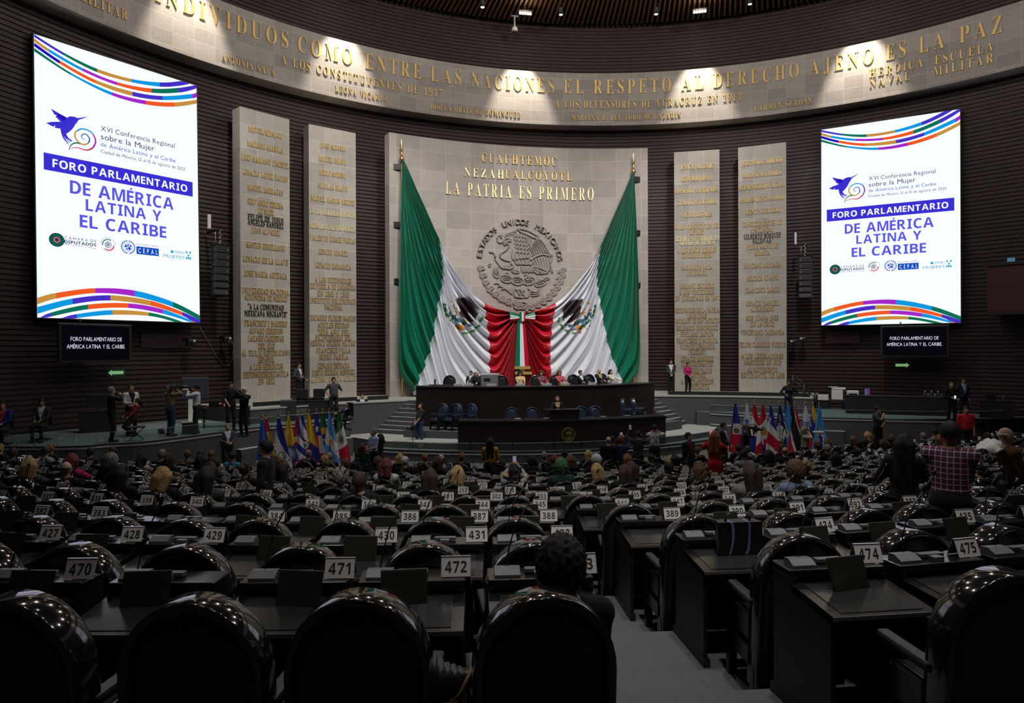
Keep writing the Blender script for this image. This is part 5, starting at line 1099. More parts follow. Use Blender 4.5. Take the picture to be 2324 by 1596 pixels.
def bchair(lab, p, b):
    t = thing('office_chair', lab, 'chair', p, b); MB().box((0, 0, .45), (.46, .46, .07), bevel=.025).build('seat', LEATH, t).color = BKC; q = MB(); q.box((0, -.22, .78), (.44, .06, .5), bevel=.025); q.build('backrest', LEATH, t).color = BKC
    MB().tube([(0, 0, .41), (0, 0, .1)], .03).build('stem', BLK, t)
    q = MB()
    for k in range(5): q.tube([(0, 0, .1), (.27*math.cos(k*2*PI/5), .27*math.sin(k*2*PI/5), .05)], .022, n=6)
    q.build('star_base', BLK, t); return t
for px, py, lab, kw in ((95, 912, 'seated man in a dark suit with papers at the dark wall behind the press ledge', dict(hair='sk', skin='d', top=(.02, .03, .04), shirt=(.5, .5, .55))), (6, 918, 'seated person in a bright blue jacket at the far end of the press ledge', dict(hair='sk', top=(.01, .02, .16), shirt=(.35, .05, .05)))):
    p = spot(px, py, zLl, 1.28); p[2] = zLl; b = TOCAM(p)+D2(-20); person(lab, tuple(p), b, H=1.70, **{**LAP, **kw}); bchair('black office chair under the '+('man in the dark suit' if px > 50 else 'person in bright blue')+' by the dark wall', tuple(p), b)
P_('man in a blue suit and tie reading his phone beside the press ledge wall', 12, 960, 0, 1.75, -35, hair='sk', top=(.010, .02, .06), shirt=(.45, .5, .65), **NOTE)
P_('grey haired man in a blue grey suit reading his phone against the press ledge wall', 516, 962, 0, 1.74, 12, hair='sg', top=(.045, .05, .09), shirt=(.6, .6, .62), **NOTE)
P_('long haired woman in a black and white spotted blouse holding a paper', 365, 974, 0, 1.62, -95, hair='lb', skin='l', topmat=SPOTS, fem=True, hl=(-.1, .34, 1.02), hr=(.1, .34, 1.05))
# --- upper ledge and stage
p = at_r(678, 905, 21.6); p[2] = zU; at_pos('man in a grey suit standing between the two stone pillars nearest the green drape', p, 60, H=1.76, hair='sk', top=(.045, .05, .055), shirt=WHITE_, hl=(-.12, .26, 1.02), hr=(.22, .18, 1.12))
o, p, b = P_('man in a grey printed T shirt standing hands on hips behind the flags', 757, 857, zLl, 1.76, 15, hair='sk', top=(.055, .055, .06), sleeve=1, stout=.25, **HIP)
o, p, b = P_('man in a navy suit seated with a phone on the ledge above the flags', 783, 897, zLl, 1.30, -75, hair='sk', top=NAVY, shirt=WHITE_, sit=True, lean=16, hl=(-.06, .40, .86), hr=(.08, .40, .88), hp=-18); bchair('black office chair under the man in the navy suit above the flags', p, b)
at_pos('bearded man in a black suit with a badge standing beside the stage steps', at_z(822, 982, zS1), 15, H=1.76, hair='sk', skin='l', top=BLACK, shirt=WHITE_, hl=(-.24, .06, .86), hr=(.10, .24, 1.22))
o, p, b = at_pos('cameraman in a black shirt and jeans carrying a video camera on the stage', at_z(953, 1011, zS2), -55, H=1.74, hair='sk', top=(.02, .02, .022), legs=(.03, .055, .14), sleeve=1, stout=.3, lean=6, hp=-25, hl=(-.12, .30, .92), hr=(.22, .14, .78), stride=.06)
video_camera(fw_(b, p, .12, .22, .72), b, 'black video camera hanging in the hand of the stage cameraman', .5)
a = math.atan2(at_z(1272, 950, zl)[0], 26-at_z(1272, 950, zl)[1]); p = (11.85*math.sin(a), 26-11.85*math.cos(a), zS1+.17); person('woman in a dark suit and patterned scarf speaking at the lectern', p, PI+a, H=1.62, hair='bB', skin='l', top=(.015, .018, .028), shirt=(.40, .33, .18), fem=True, hp=-24, hl=(-.2, .28, 1.12), hr=(.2, .28, 1.12)); q = MB(); q.box((0, 0, 0), (.8, .8, .17)); tag(q.build('riser_step', RISER, None, (p[0], p[1], zS1+.085), a), 'low carpeted step under the speaking woman behind the lectern', 'step')
# head table sitters and chairs
def hseat(px, py, r=8.35):
    d = ray(px, py); A_ = d[0]**2+d[1]**2; v = CAM[:2]-np.array(DC); B_ = v@d[:2]; C_ = v@v-r*r; t = (-B_-math.sqrt(B_*B_-A_*C_))/A_; q = CAM+d*t; return q, math.atan2(q[0]-DC[0], DC[1]-q[1])
for px, py, lab, kw in ((1079, 852, 'white haired woman in black writing at the head table', dict(hair='bw', skin='l', top=BLACK, fem=True)), (1181, 849, 'dark haired woman in a beige woven shawl at the middle of the head table', dict(hair='bk', top=(.5, .4, .25), fem=True, stout=.3, topmat=STRIPE)), (1230, 849, 'woman in a pink floral embroidered dress at the head table', dict(hair='bB', skin='l', topmat=FLORAL, fem=True, hy=-25)),
                      (1272, 849, 'woman in a red patterned blouse at the head table', dict(hair='ba', skin='l', topmat=REDPR, fem=True)), (1320, 848, 'woman with tied back black hair in a black suit at the head table', dict(hair='nk', top=BLACK, shirt=WHITE_, fem=True)), (1363, 844, 'grey haired man in a dark suit and yellow tie at the head table', dict(hair='xw', skin='l', top=(.02, .02, .025), shirt=(.45, .38, .12), hp=-25, hy=-20)), (1390, 849, 'long haired woman in a white jacket at the end of the head table', dict(hair='lk', skin='l', top=(.62, .60, .56), fem=True, hp=-15))):
    q, a = hseat(px, py); kw = {**DESK, 'hl': (-.16, .42, .84), 'hr': (.16, .42, .84), **kw}; person(lab, (q[0], q[1], zU), PI+a, H=1.66 if kw.get('fem') else 1.74, **kw)
p, a = hseat(1069, 846, 7.3); person('man in a dark suit standing behind the white haired woman', (p[0], p[1], zU), PI+a, H=1.45, hair='sk', top=(.04, .04, .045), shirt=WHITE_, bend=1)
for px, lab, r in ((1014, 'low black chair near the empty end of the head table', 8.3), (1092, 'black chair of the white haired woman at the head table', 8.0), (1138, 'empty black chair beside the grey cabinet at the head table', 8.2), (1183, 'black chair of the woman in the beige shawl', 8.0), (1220, 'black chair of the woman in the pink floral dress', 8.0), (1265, 'black chair of the woman in the red blouse', 8.0), (1308, 'black chair of the woman with tied back hair', 8.0), (1346, 'empty dark blue chair beside the grey haired man at the head table', 8.2), (1377, 'dark blue chair of the grey haired man in the yellow tie', 7.9)):
    q, a = hseat(px, 850, r); o = thing('arched_chair', lab, 'chair', (q[0]+.25*math.sin(a)*0, q[1]-.0, zU), PI+a, 'chairs of the head table')
    for nm, bm_, m in cp: c = bm_.build(nm, m, o, (0, -.28, 0)); c.color = (.012, .018, .035, 1) if 'blue' in lab else (.014, .014, .017, 1)
BLUE_L = (.018, .030, .055, 1)
for px, py, lab, z in ((992, 978, 'dark blue chair nearest the stage cameraman', zS1), (1024, 978, 'middle one of the three dark blue chairs before the head table', zS1), (1058, 978, 'dark blue chair nearest the end of the lower table', zS1), (1162, 978, 'dark blue chair farthest from the lectern behind the lower table', zS1), (1210, 978, 'dark blue chair beside the table microphone nearest the lectern', zS1), (1325, 978, 'dark blue chair nearest the lectern on its far side', zS1), (1358, 978, 'dark blue chair two places past the lectern behind the lower table', zS1), (1431, 962, 'dark blue chair of the end pair nearer the lectern', zS1), (1455, 960, 'dark blue chair at the very end before the head table', zS1)):
    behind = 1100 < px < 1400; q, a = hseat(px, py, 11.3 if behind else 10.9 if px < 1100 else 10.75)
    dz = .17 if behind else .30 if px < 1100 else .38; o = thing('arched_chair', lab, 'chair', (q[0], q[1], z+dz), (0 if behind else 0)+PI+a+(D2(-35) if not behind and px < 1100 else D2(35) if not behind else 0), 'dark blue chairs of the stage')
    for nm, bm_, m in cp: c = bm_.build(nm, m, o, (0, -.28, 0)); c.color = BLUE_L
for s, a0, a1, h, lab in ((-1, 12, 34, .30, 'low dark platform under the three dark blue chairs'), (1, 26, 34.5, .38, 'low dark platform under the end pair of dark blue chairs')):
    q = MB(); x0, x1 = (PI+D2(a0), PI+D2(a1)) if s < 0 else (PI-D2(a1), PI-D2(a0)); q.arc(DC, 9.82, 11.4, x0, x1, zS1, zS1+h, 12); tag(q.build('chair_platform', RISER), lab, 'platform')
# microphones on the lower table
for px, tip, lab in ((1175, (0, -.0), 'table microphone before the chair farthest from the lectern'), (1240, (-.08, 0), 'table microphone standing beside the lectern'), (1369, (-.12, 0), 'table microphone two chairs past the lectern'), (1424, (-.35, 0), 'table microphone at the far end of the lower table')):
    q, a = hseat(px, 950, 12.45); t = thing('table_microphone', lab, 'microphone', (q[0], q[1], zl), a, 'microphones of the lower table'); MB().box((0, 0, .025), (.26, .16, .05), bevel=.015).build('base', SILV, t); MB().tube([(0, 0, .05), (tip[0]*.3, 0, .25), (tip[0], -.05, .52)], .008, n=6).build('gooseneck', BLK, t); MB().tube([(tip[0], -.05, .52), (tip[0]*1.08, -.07, .58)], .014, n=6).build('capsule', BLK, t)
for i, (px, col) in enumerate(((1040, PAPER), (1064, PAPER), (1115, PAPER), (1181, PAPER), (1241, PAPER), (1283, PAPER), (1344, PAPER), (1395, PAPER))):
    q, a = hseat(px, 868, 9.35); tag(MB().box((0, 0, .05), (.42, .015, .10), rx=.25).build('name_card', PAPER, None, (q[0], q[1], zt), a), 'white name card on the head table '+['at the empty end', 'before the white haired woman', 'before the grey cabinet', 'before the beige shawl woman', 'before the pink floral dress', 'before the red blouse', 'before the empty blue chair', 'before the white jacket'][i], 'name card', 'name cards of the head table')
q, a = hseat(1112, 850, 7.9); t = thing('copier_cabinet', 'grey office machine standing behind the head table', 'copier', (q[0], q[1], zU), a); MB().box((0, 0, .55), (.8, .6, 1.1), bevel=.03).build('body', mat('machine_grey', (.16, .17, .19), .5), t); MB().box((0, 0, 1.16), (.84, .62, .10), bevel=.02).build('lid', mat('machine_lid', (.4, .41, .43), .5), t); MB().box((-.1, -.31, .95), (.3, .03, .12)).build('control_panel', BLACKP, t)
q, a = hseat(986, 875, 9.3); t = thing('flat_monitor', 'slim monitor lying back at the empty end of the head table', 'monitor', (q[0], q[1], zt), a); MB().box((.3, 0, .03), (1.1, .3, .03)).build('base', BLACKP, t); MB().box((0, .05, .15), (.06, .05, .28)).build('stem', BLACKP, t)
# --- far side
p = at_r(1523, 893, 21.7); p[2] = zU; at_pos('man in a grey suit with clasped hands beside the pillar', p, 5, H=1.76, hair='sk', top=(.04, .045, .05), shirt=WHITE_, **CLASP)
p = at_r(1561, 890, 21.7); p[2] = zU; at_pos('woman in a bright pink jacket standing before the stone pillar', p, 30, H=1.62, hair='pk', skin='m', top=(.42, .02, .14), legs=BLACK, fem=True, **CLASP)
at_pos('woman in dark top and jeans with a hand on her hip beside the stair rail', at_z(1790, 950, zLr), 5, H=1.68, hair='nk', skin='d', top=(.012, .014, .02), legs=(.015, .022, .05), fem=True, hl=(-.21, .02, 1.0), hr=(.16, .26, 1.10), eh=(1, -.4, -.1))
o, p, b = P_('person all in black looking at a lit phone behind the long black table', 2159, 867, zLr, 1.70, 20, hair='sk', top=BLACK, legs=BLACK, **NOTE); phone(fw_(b, p, 0, .36, 1.10), b+PI, 'lit phone of the person in black behind the long table', emi('phone_white', 'dfe4f4', 1.))
P_('man in a dark blue suit standing behind the long black table', 2186, 858, zLr, 1.76, 30, hair='sk', skin='m', top=(.018, .022, .04), shirt=(.25, .35, .6))
q = MB(); WK = [at_d(x, y, D)[:2] for x, y, D in ((1940, 960, 24.4), (2050, 960, 24.4), (2180, 960, 24.2), (2300, 955, 25.6), (2300, 960, 22.2), (2180, 970, 22.2), (2050, 975, 22.6), (1940, 980, 23))]; q.prism([tuple(w_) for w_ in WK][::-1], 0, .62, 0, 1); struct(q.build('floor_side_walk', [CARPET, RISER]))
o, p, b = at_pos('man in a bright red polo shirt standing by the side ledge', at_d(2192, 985, 23.2)*np.array([1, 1, 0])+np.array([0, 0, .62]), 18, H=1.76, hair='sk', skin='m', top=(.45, .012, .03), legs=(.015, .015, .03), sleeve=1, stout=.2)
o.location[2] = .62
o, p, b = at_pos('man in dark clothes with one red sleeve, hand on chin, against the side wall', at_d(1992, 985, 23.8)*np.array([1, 1, 0])+np.array([0, 0, .62]), 60, H=1.72, hair='sk', top=(.05, .05, .055), sleeve=1, stout=.3, hl=(.04, .2, 1.10), hr=(.02, .20, 1.42), legs=BLACK, eh=(.8, .2, -.7))
# --- floor of the hall
P_('woman with long black hair and yellow sleeves standing with her back turned', 1112, 995, rowz(11), 1.66, 178, hair='lk', top=(.50, .30, .02), shirt=None, fem=True, hl=(-.12, .3, 1.05), hr=(.14, .3, 1.05), legs=BLACK)
for px, py, lab, kw in ((1381, 992, 'bald man in black standing among the men with raised phones', dict(hair='xg', skin='l', top=BLACK)), (1388, 991, 'man in a bright navy suit with his back turned before the stage', dict(hair='sk', top=(.012, .014, .09))), (1408, 992, 'dark red haired person in navy raising a phone before the stage', dict(hair='sr', top=(.015, .015, .06), **RAISE)), (1448, 979, 'man in a dark grey suit raising a phone high before the stage', dict(hair='sk', top=(.025, .028, .04), hl=(-.30, .22, 1.74), hr=(.09, .30, 1.55), eh=(.8, .2, -.6))), (1485, 965, 'photographer in a black and white print shirt before the stage', dict(hair='sk', topmat=BWPRINT, sleeve=1, **PHOTO))):
    H = 1.72 if py > 970 else 1.76; o, p, b = P_(lab, px, py, 0, H, 176, **kw)
    if 'raising' in lab: phone(fw_(b, p, -.28 if px == 1448 else 0, .38, 1.80 if px == 1448 else 1.74), b, 'phone held up by the '+('man in the dark grey suit' if px == 1448 else 'red haired person in navy'))
    if 'print' in lab: still_camera(fw_(b, p, .05, .26, 1.58), b, 'camera of the photographer in the black and white print shirt', .2)
P_('woman with long wavy dark hair in a teal jacket beside the flags', 822, 1008, 0, 1.60, 165, hair='wb', top=(.008, .05, .055), fem=True)
o, p, b = P_('short haired woman in a black suit holding a phone before the stage corner', 862, 986, 0, 1.64, -110, hair='bk', skin='l', top=BLACK, shirt=WHITE_, fem=True, **NOTE)
P_('grey haired photographer in a pale blue shirt with camera straps beside the stage corner', 848, 973, zS2, 1.60, -60, hair='sg', top=(.32, .42, .60), sleeve=1, **NOTE)
P_('man with a badge in a black jacket and maroon shirt walking before the stage end', 1562, 983, .2, 1.72, 55, hair='sk', top=BLACK, shirt=(.12, .01, .03))
P_('man in a dark suit standing beside the tricolour flag with blue at its top', 1642, 960, 0, 1.76, 75, hair='sk', top=(.018, .022, .03), shirt=WHITE_, **CLASP)
o, p, b = P_('cameraman in a black T shirt filming in front of the flags', 1692, 964, 0, 1.74, 95, hair='sB', skin='l', top=BLACK, sleeve=1, hl=(-.02, .42, 1.55), hr=(.18, .18, 1.5), eh=(.9, .1, -.6)); video_camera(fw_(b, p, .02, .24, 1.60), b, 'video camera held up by the cameraman in the black T shirt', .5)
o, p, b = P_('crouching photographer in a white shirt aiming at the seats, below the flags', 1697, 997, 0, 1.40, 0, hair='bB', top=(.6, .6, .6), bend=1.6, hl=(-.05, .25, 1.24), hr=(.08, .17, 1.25), eh=(.9, 0, -.6)); still_camera(fw_(b, p, 0, .24, 1.06), b, 'camera aimed at the seats by the crouching photographer', .16)
o, p, b = P_('grey haired photographer in a beige vest with a white telephoto lens', 1826, 970, 0, 1.68, 88, hair='bg', skin='l', top=(.30, .27, .20), fem=True, shirt=BLACK, **PHOTO); still_camera(fw_(b, p, .0, .24, 1.53), b, 'camera with a long white lens below the flags', .36, True)
o, p, b = P_('woman with long auburn hair in a red coat holding up a phone', 1622, 981, rowz(8), 1.66, 172, hair='wa', skin='l', top=(.42, .008, .018), legs=(.40, .008, .018), fem=True, skirt=.06, hl=(-.14, .30, 1.50), hr=(.02, .30, 1.48), eh=(.8, .1, -.7)); phone(fw_(b, p, -.13, .36, 1.58), b, 'phone held up by the woman in the red coat', emi('phone_pink', 'c87890', .9))
P_('bearded young man in a black jacket with an orange strap standing among the seats', 603, 1002, rowz(6), 1.74, -110, hair='sk', skin='m', top=(.012, .013, .016), hl=(-.24, .06, .82), hr=(.2, .12, .9))
P_('woman with long black hair in black standing among the seats with her back turned', 2052, 990, rowz(4)+.02, 1.66, 178, hair='lk', top=BLACK, legs=BLACK, fem=True, stout=.3, res=.02, hl=(-.18, .28, 1.2), hr=(.2, .2, 1.0))
P_('man in a red and white plaid shirt standing with folded arms, back turned', 2156, 960, rowz(3), 1.76, 170, hair='sk', skin='d', topmat=PLAID, stout=.22, sleeve=1, hy=14, res=.02, **ARMX)
P_('bald man in a brown jacket bending at the edge of the seating rows', 2312, 968, 1.62, 1.66, 120, hair='xw', skin='l', top=(.11, .045, .018), lean=18, legs=BLACK)
# --- seated audience: head top in the photograph, hair, skin, top colour, head turn, words
AUD = [(5, 1013, 'ny', 'l', BLACK, -40, 'blond woman in black'), (31, 1028, 'sb', 'm', BLACK, -60, 'dark haired person in black'), (113, 1021, 'sb', 'l', (.30, .32, .34), -70, 'brown haired man in a grey shirt'), (108, 1050, 'ly', 'l', (.05, .05, .06), -40, 'long haired blond woman'), (126, 1012, 'sa', 'm', BLACK, -20, 'reddish haired person'), (228, 1022, 'sk', 'm', BLACK, -80, 'black haired man in black'), (205, 1034, 'br', 'm', (.45, .02, .12), -30, 'maroon haired woman in a pink jacket'), (295, 1018, 'sb', 'm', BLACK, -70, 'dark haired man'), (252, 1035, 'cg', 'l', BLACK, -20, 'curly grey haired person'), (307, 1038, 'lk', 'm', (.4, .34, .25), -50, 'long black haired woman in cream'), (358, 1022, 'sg', 'l', BLACK, -80, 'grey haired man in glasses'), (368, 1040, 'lb', 'm', BLACK, -60, 'long brown haired woman'), (172, 1060, 'xg', 'l', BLACK, -90, 'balding man with his head back'), (229, 1053, 'bk', 'm', (.02, .02, .05), -60, 'dark bobbed woman'), (22, 1062, 'bb', 'm', BLACK, -60, 'brown bobbed woman'), (3, 1044, 'lk', 'm', BLACK, -60, 'long dark haired woman'), (265, 1077, 'bk', 'm', BLACK, 0, 'black bobbed woman'), (380, 1083, 'by', 'l', BLACK, -30, 'blond bobbed woman'),
       (431, 1020, 'sB', 'l', (.1, .08, .06), -70, 'light brown haired man'), (453, 1022, 'sk', 'm', BLACK, -70, 'dark haired woman in black'), (487, 1024, 'sB', 'm', CREAM, -60, 'woman in a cream jacket'), (538, 1024, 'sk', 'm', (.02, .2, .3), -40, 'dark haired person with a turquoise collar'), (447, 1042, 'lk', 'm', NAVY, -50, 'long dark haired woman in navy'), (466, 1050, 'bk', 'm', (.02, .03, .05), -70, 'dark bobbed woman in dark blue'), (486, 1067, 'bb', 'm', BLACK, -20, 'brown bobbed person'), (475, 1082, 'bk', 'm', (.05, .05, .05), 0, 'dark grey haired person'), (570, 1068, 'nb', 'm', BLACK, 0, 'brown haired woman with a bun'), (645, 1044, 'bB', 'l', (.1, .09, .08), -60, 'fair haired woman'), (665, 1072, 'lk', 'm', BLACK, 30, 'black haired woman bent over papers'), (740, 1040, 'cy', 'l', (.36, .32, .2), -20, 'curly blond woman in a cream jacket'), (765, 1040, 'sg', 'l', BLACK, 0, 'grey haired man'), (704, 1029, 'sg', 'l', BLACK, -30, 'grey haired person'), (620, 1028, 'sa', 'l', BLACK, -60, 'reddish haired person in black'),
       (791, 1041, 'sB', 'm', BLACK, 0, 'brown haired man'), (856, 1045, 'cB', 'l', BLACK, 0, 'curly fair haired person'), (882, 1044, 'br', 'm', (.5, .5, .5), -10, 'dark red haired woman in a striped white top'), (908, 1041, 'by', 'l', BLACK, 0, 'blond person'), (922, 1037, 'sw', 'l', BLACK, 0, 'white haired person'), (941, 1041, 'sa', 'l', BLACK, 0, 'red haired person'), (988, 1034, 'bb', 'l', (.02, .02, .03), -30, 'brown haired woman lifting a phone'), (1026, 1038, 'sa', 'm', BLACK, -20, 'auburn haired person'), (1146, 1033, 'xg', 'l', BLACK, 0, 'bald man'), (985, 1078, 'lb', 'm', BLACK, 0, 'long dark brown haired woman'), (1030, 1080, 'by', 'l', BLACK, 0, 'blond bobbed woman'), (785, 1090, 'cg', 'l', BLACK, 0, 'curly grey haired person'), (835, 1088, 'sb', 'm', BLACK, 0, 'short brown haired person'), (1168, 1068, 'lk', 'm', (.3, .3, .3), -20, 'dark haired woman in a straw hat'),
       (1203, 1037, 'ck', 'd', BLACK, 0, 'person with a large black head of hair'), (1218, 1033, 'sg', 'l', BLACK, 0, 'short grey haired person'), (1246, 1034, 'sr', 'm', BLACK, 0, 'dark red haired person'), (1259, 1030, 'sk', 'm', BLACK, 0, 'short black haired person'), (1273, 1034, 'br', 'm', BLACK, 0, 'maroon bobbed woman'), (1296, 1032, 'bB', 'm', BLACK, 0, 'light brown bobbed woman'), (1321, 1035, 'by', 'l', BLACK, 0, 'blond bobbed woman'), (1341, 1030, 'cw', 'l', BLACK, 0, 'white haired person'), (1272, 1047, 'cG', 'm', (.02, .05, .04), 0, 'green tinted haired woman'), (1415, 1038, 'ba', 'l', BLACK, 0, 'auburn bobbed woman'), (1430, 1063, 'bb', 'm', BLACK, 0, 'dark brown bobbed woman'), (1352, 1075, 'by', 'l', BLACK, 0, 'blond person'), (1412, 1076, 'lb', 'm', BLACK, 0, 'long brown haired woman'), (1525, 1066, 'sk', 'm', BLACK, 0, 'black haired person'), (1492, 1040, 'sk', 'm', BLACK, 0, 'dark haired man in black'),
       (1540, 1045, 'bk', 'm', WHITE_, 0, 'woman in white with a yellow flower headdress'), (1592, 1022, 'sB', 'l', BLACK, 0, 'fair haired person'), (1657, 1020, 'sb', 'm', BLACK, 0, 'brown haired person'), (1688, 1026, 'sk', 'm', (.25, .25, .27), 80, 'black haired man in a pale jacket reading papers'), (1735, 1027, 'bk', 'm', BLACK, 10, 'black bobbed woman'), (1782, 1023, 'lb', 'm', (.08, .01, .02), 20, 'long brown haired woman in maroon'), (1776, 1006, 'xB', 'm', BLACK, 20, 'balding man'), (1840, 1020, 'cB', 'm', (.35, .35, .35), 30, 'curly brown haired woman'), (1886, 1013, 'lB', 'l', BLACK, 20, 'long fair haired woman'), (1874, 1013, 'sg', 'm', BLACK, 20, 'grey haired person'), (1601, 1065, 'wB', 'm', BLACK, 0, 'wavy brown haired woman'), (1692, 1068, 'lb', 'm', (.2, .2, .2), 0, 'long dark brown haired woman'), (1783, 1066, 'cB', 'm', (.2, .25, .4), 20, 'curly brown haired woman in pale blue'), (1808, 1070, 'ny', 'l', (.5, .5, .5), 40, 'blond woman with a low bun'), (1880, 1048, 'lk', 'm', (.12, .12, .13), 20, 'long black haired woman in grey'),
       (1998, 978, 'sk', 'm', NAVY, 60, 'dark haired man in navy'), (1970, 986, 'by', 'l', BLACK, 40, 'blond bobbed person'), (2012, 980, 'bb', 'l', BLACK, 80, 'brown bobbed woman in black'), (1926, 1007, 'bB', 'm', BLACK, 30, 'brown bobbed person'), (1945, 992, 'sk', 'm', BLACK, 40, 'black haired person in dark clothes'), (1980, 1012, 'bb', 'm', (.4, .45, .52), 40, 'dark haired woman in a pale top'), (2047, 958, 'wk', 'm', BLACK, 80, 'long dark haired woman reading a white paper'), (2095, 966, 'sk', 'm', (.2, .2, .21), 70, 'black haired man in a grey shirt'), (2102, 995, 'sg', 'l', BLACK, 40, 'grey haired person'), (2122, 1000, 'ba', 'm', BLACK, 40, 'auburn bobbed woman'), (2222, 995, 'sb', 'm', (.14, .01, .02), 70, 'dark haired woman in a red top'), (2208, 1031, 'bg', 'l', BLACK, 80, 'grey haired woman'), (2280, 1055, 'ba', 'm', BLACK, 40, 'auburn haired person'), (2315, 1016, 'sk', 'm', BLACK, 40, 'dark haired person at the row end')]
def headtop(s): return proj(wl(s, s['ch'][0]-.0, s['ch'][1]+.30, 1.24))
for s in SEATS: s['hp'] = headtop(s); s['occ'] = False
SEATED = {}
for i, (px, py, hr, sk, tc_, hy, wd) in enumerate(AUD):
    s = min((s for s in SEATS if not s['occ'] and s['k'] >= 3), key=lambda s: abs(s['hp'][0]-px)*.8+abs(s['hp'][1]-py)); s['occ'] = True; SEATED[wd] = s
    hy = max(-60, min(60, round(-hy/30)*30)); base = [dict(DESK), dict(LAP), dict(sit=True, lean=6, hl=(-.2, .40, .80), hr=(.1, .42, .82))][i % 3]
    if 'phone' in wd or 'hat' in wd: base = dict(UPPH)
    base['hy'] = hy; fem = 'woman' in wd or hr[0] in 'lwbnp'
    if sk == 'm' and i % 4 == 0: sk = 'd' if i % 8 == 0 else 'm'
    H = 1.72+min(.12, max(-.12, (s['hp'][1]-py)*s['hp'][2]/F*.5)); lp = wl(s, s['ch'][0], s['ch'][1]+.22, 0)
    o = person(wd+' seated at desk '+s['nm'], lp, s['a']+s['chair'].rotation_euler[2]*0, hair=hr, skin=sk, top=tc_, H=H, group='seated audience', fem=fem, res=.032, shirt=(None if i % 3 else WHITE_) if not fem else None, **base); s['per'] = o; s['H'] = H
    if 'phone' in wd or 'hat' in wd: phone(wl(s, s['ch'][0], s['ch'][1]+.24+.40, 1.40), s['a'], 'phone lifted by the '+('straw hat' if 'hat' in wd else 'brown haired')+' woman among the seats')
s = SEATED['dark haired woman in a straw hat']; lp = wl(s, s['ch'][0], s['ch'][1]+.22, 0); hp_ = s['H']/1.72*1.225
t = thing('straw_hat', 'wide brimmed straw hat worn by the woman lifting a phone', 'hat', (lp[0], lp[1]+.03, s['z']+hp_-.045), 0); STRAW = mat('straw', (.34, .24, .09), .8, noise=.3, nscale=50)
MB().lathe([(.10, .012), (.17, .006), (.21, -.012), (.215, -.006), (.17, .014), (.11, .022)], n=20).build('brim', STRAW, t); MB().lathe([(.112, .01), (.108, .06), (.09, .105), (.04, .118), (0, .12)], n=16).build('crown', STRAW, t); MB().lathe([(.1135, .014), (.113, .04)], n=16).build('band', mat('hat_band', (.10, .08, .03), .8), t)
s = SEATED['woman in white with a yellow flower headdress']; q = MB(); lp = wl(s, s['ch'][0], s['ch'][1]+.27, 1.24*s['H']/1.72)
for i in range(14): q.ell((.14*math.cos(i*2.4)*(.3+.05*i), .13*math.sin(i*2.4)*(.3+.05*i), .09-.012*i), (.05, .05, .045), n=7)
tag(q.build('flower_headdress', mat('yellow_petal', (.72, .46, .02), .7), None, lp), 'yellow flower headdress worn by the woman in white', 'headdress')
# the curly head in the nearest row
s = min((s for s in SEATS if s['k'] == 1), key=lambda s: abs(proj(wl(s, s['ch'][0], s['ch'][1]+.3, 1.2))[0]-1250)); p = at_d(1257, 1262, 3.42); person('person with curly black hair in black seated in the nearest row at desk '+s['nm'], (p[0], p[1]-.12, p[2]-1.27), s['a'], hair='ck', skin='d', top=BLACK, H=1.70, res=.024, **LAP)
print('PEOPLE', sum(1 for o in SC.objects if o.name.startswith('person') and o.parent is None))
# ------------------------------------------------------------ national flags on their poles
FC = attrcol('flag_cloth', .55, sheen=.3)
C = {k: lin(v) for k, v in dict(r='c8102e', b='1a2a9c', s='5aa7e6', w='e8e9ee', y='f2c317', g='0b6b3f', o='f0a020', k='101014', n='14285c', l='3f9fe6', c='2a62c4', m='8c1a3a', t='7a5a2a', e='4d8f5a').items()}
def stripes(lst, slope=.22): return lambda u, v: next(c for t, c in lst if v-slope*(u-.5) < t)
def disc(base, u0, v0, ru, rv, col, hole=0):
    def f(u, v): d = ((u-u0)/ru)**2+((v-v0)/rv)**2; return col if hole < d < 1 else base(u, v)
    return f
def star(base, u0, v0, ru, rv, col):
    def f(u, v):
        x, y = (u-u0)/ru, (v-v0)/rv; r = math.hypot(x, y); a = (math.atan2(x, -y)) % (2*PI/5)-PI/5; k = .40/max(.40*math.cos(a)+.0, math.cos(abs(a)-PI/5)*0+.40+.60*(1-abs(abs(a)-PI/5)/(PI/5))*-1+.6); return col if r < .42+.58*(abs(a)/(PI/5))**1.6 else base(u, v)
    return f
def st3(a, b, c, t1=.40, t2=.70, sl=.22): return stripes([(t1, C[a]), (t2, C[b]), (9, C[c])], sl)
def cuba(u, v): return C['r'] if v < .52 and u < .55 else C['b'] if u > .55 and v < .3 else (C['w'] if int((v-.25*u+.1)*7) % 2 == 0 else C['b'])
def stlucia(u, v):
    d = abs(u-.05)*.55+abs(v-.56); return C['y'] if abs(v-.62) < .07 and u < .3 else C['k'] if d < .20+.0*u and u < .8 else C['w'] if d < .26 and u < .9 else C['l']
def trinidad(u, v): s = v-.9*(u-.5)-.1; return C['k'] if abs(s-.45) < .30 else C['w'] if abs(s-.45) < .42 else C['r']
def uruguay(u, v): return C['w'] if v < .30 or int((u*1.2-.35*v+.5)*7) % 2 == 0 else C['b']
def panama(u, v): return C['w'] if v < .52+.1*u else (C['b'] if u < .45 else C['r'] if v < .8 else C['w'])
def brasil(u, v):
    if ((u-.62)/.55)**2+((v-.55)/.17)**2 < 1: return C['w'] if abs(v-.5-.12*(u-.6)) < .018 else C['b']
    return C['y'] if abs(u-.6)*.22+abs(v-.53) < .34 and .27 < v < .78 else C['g']
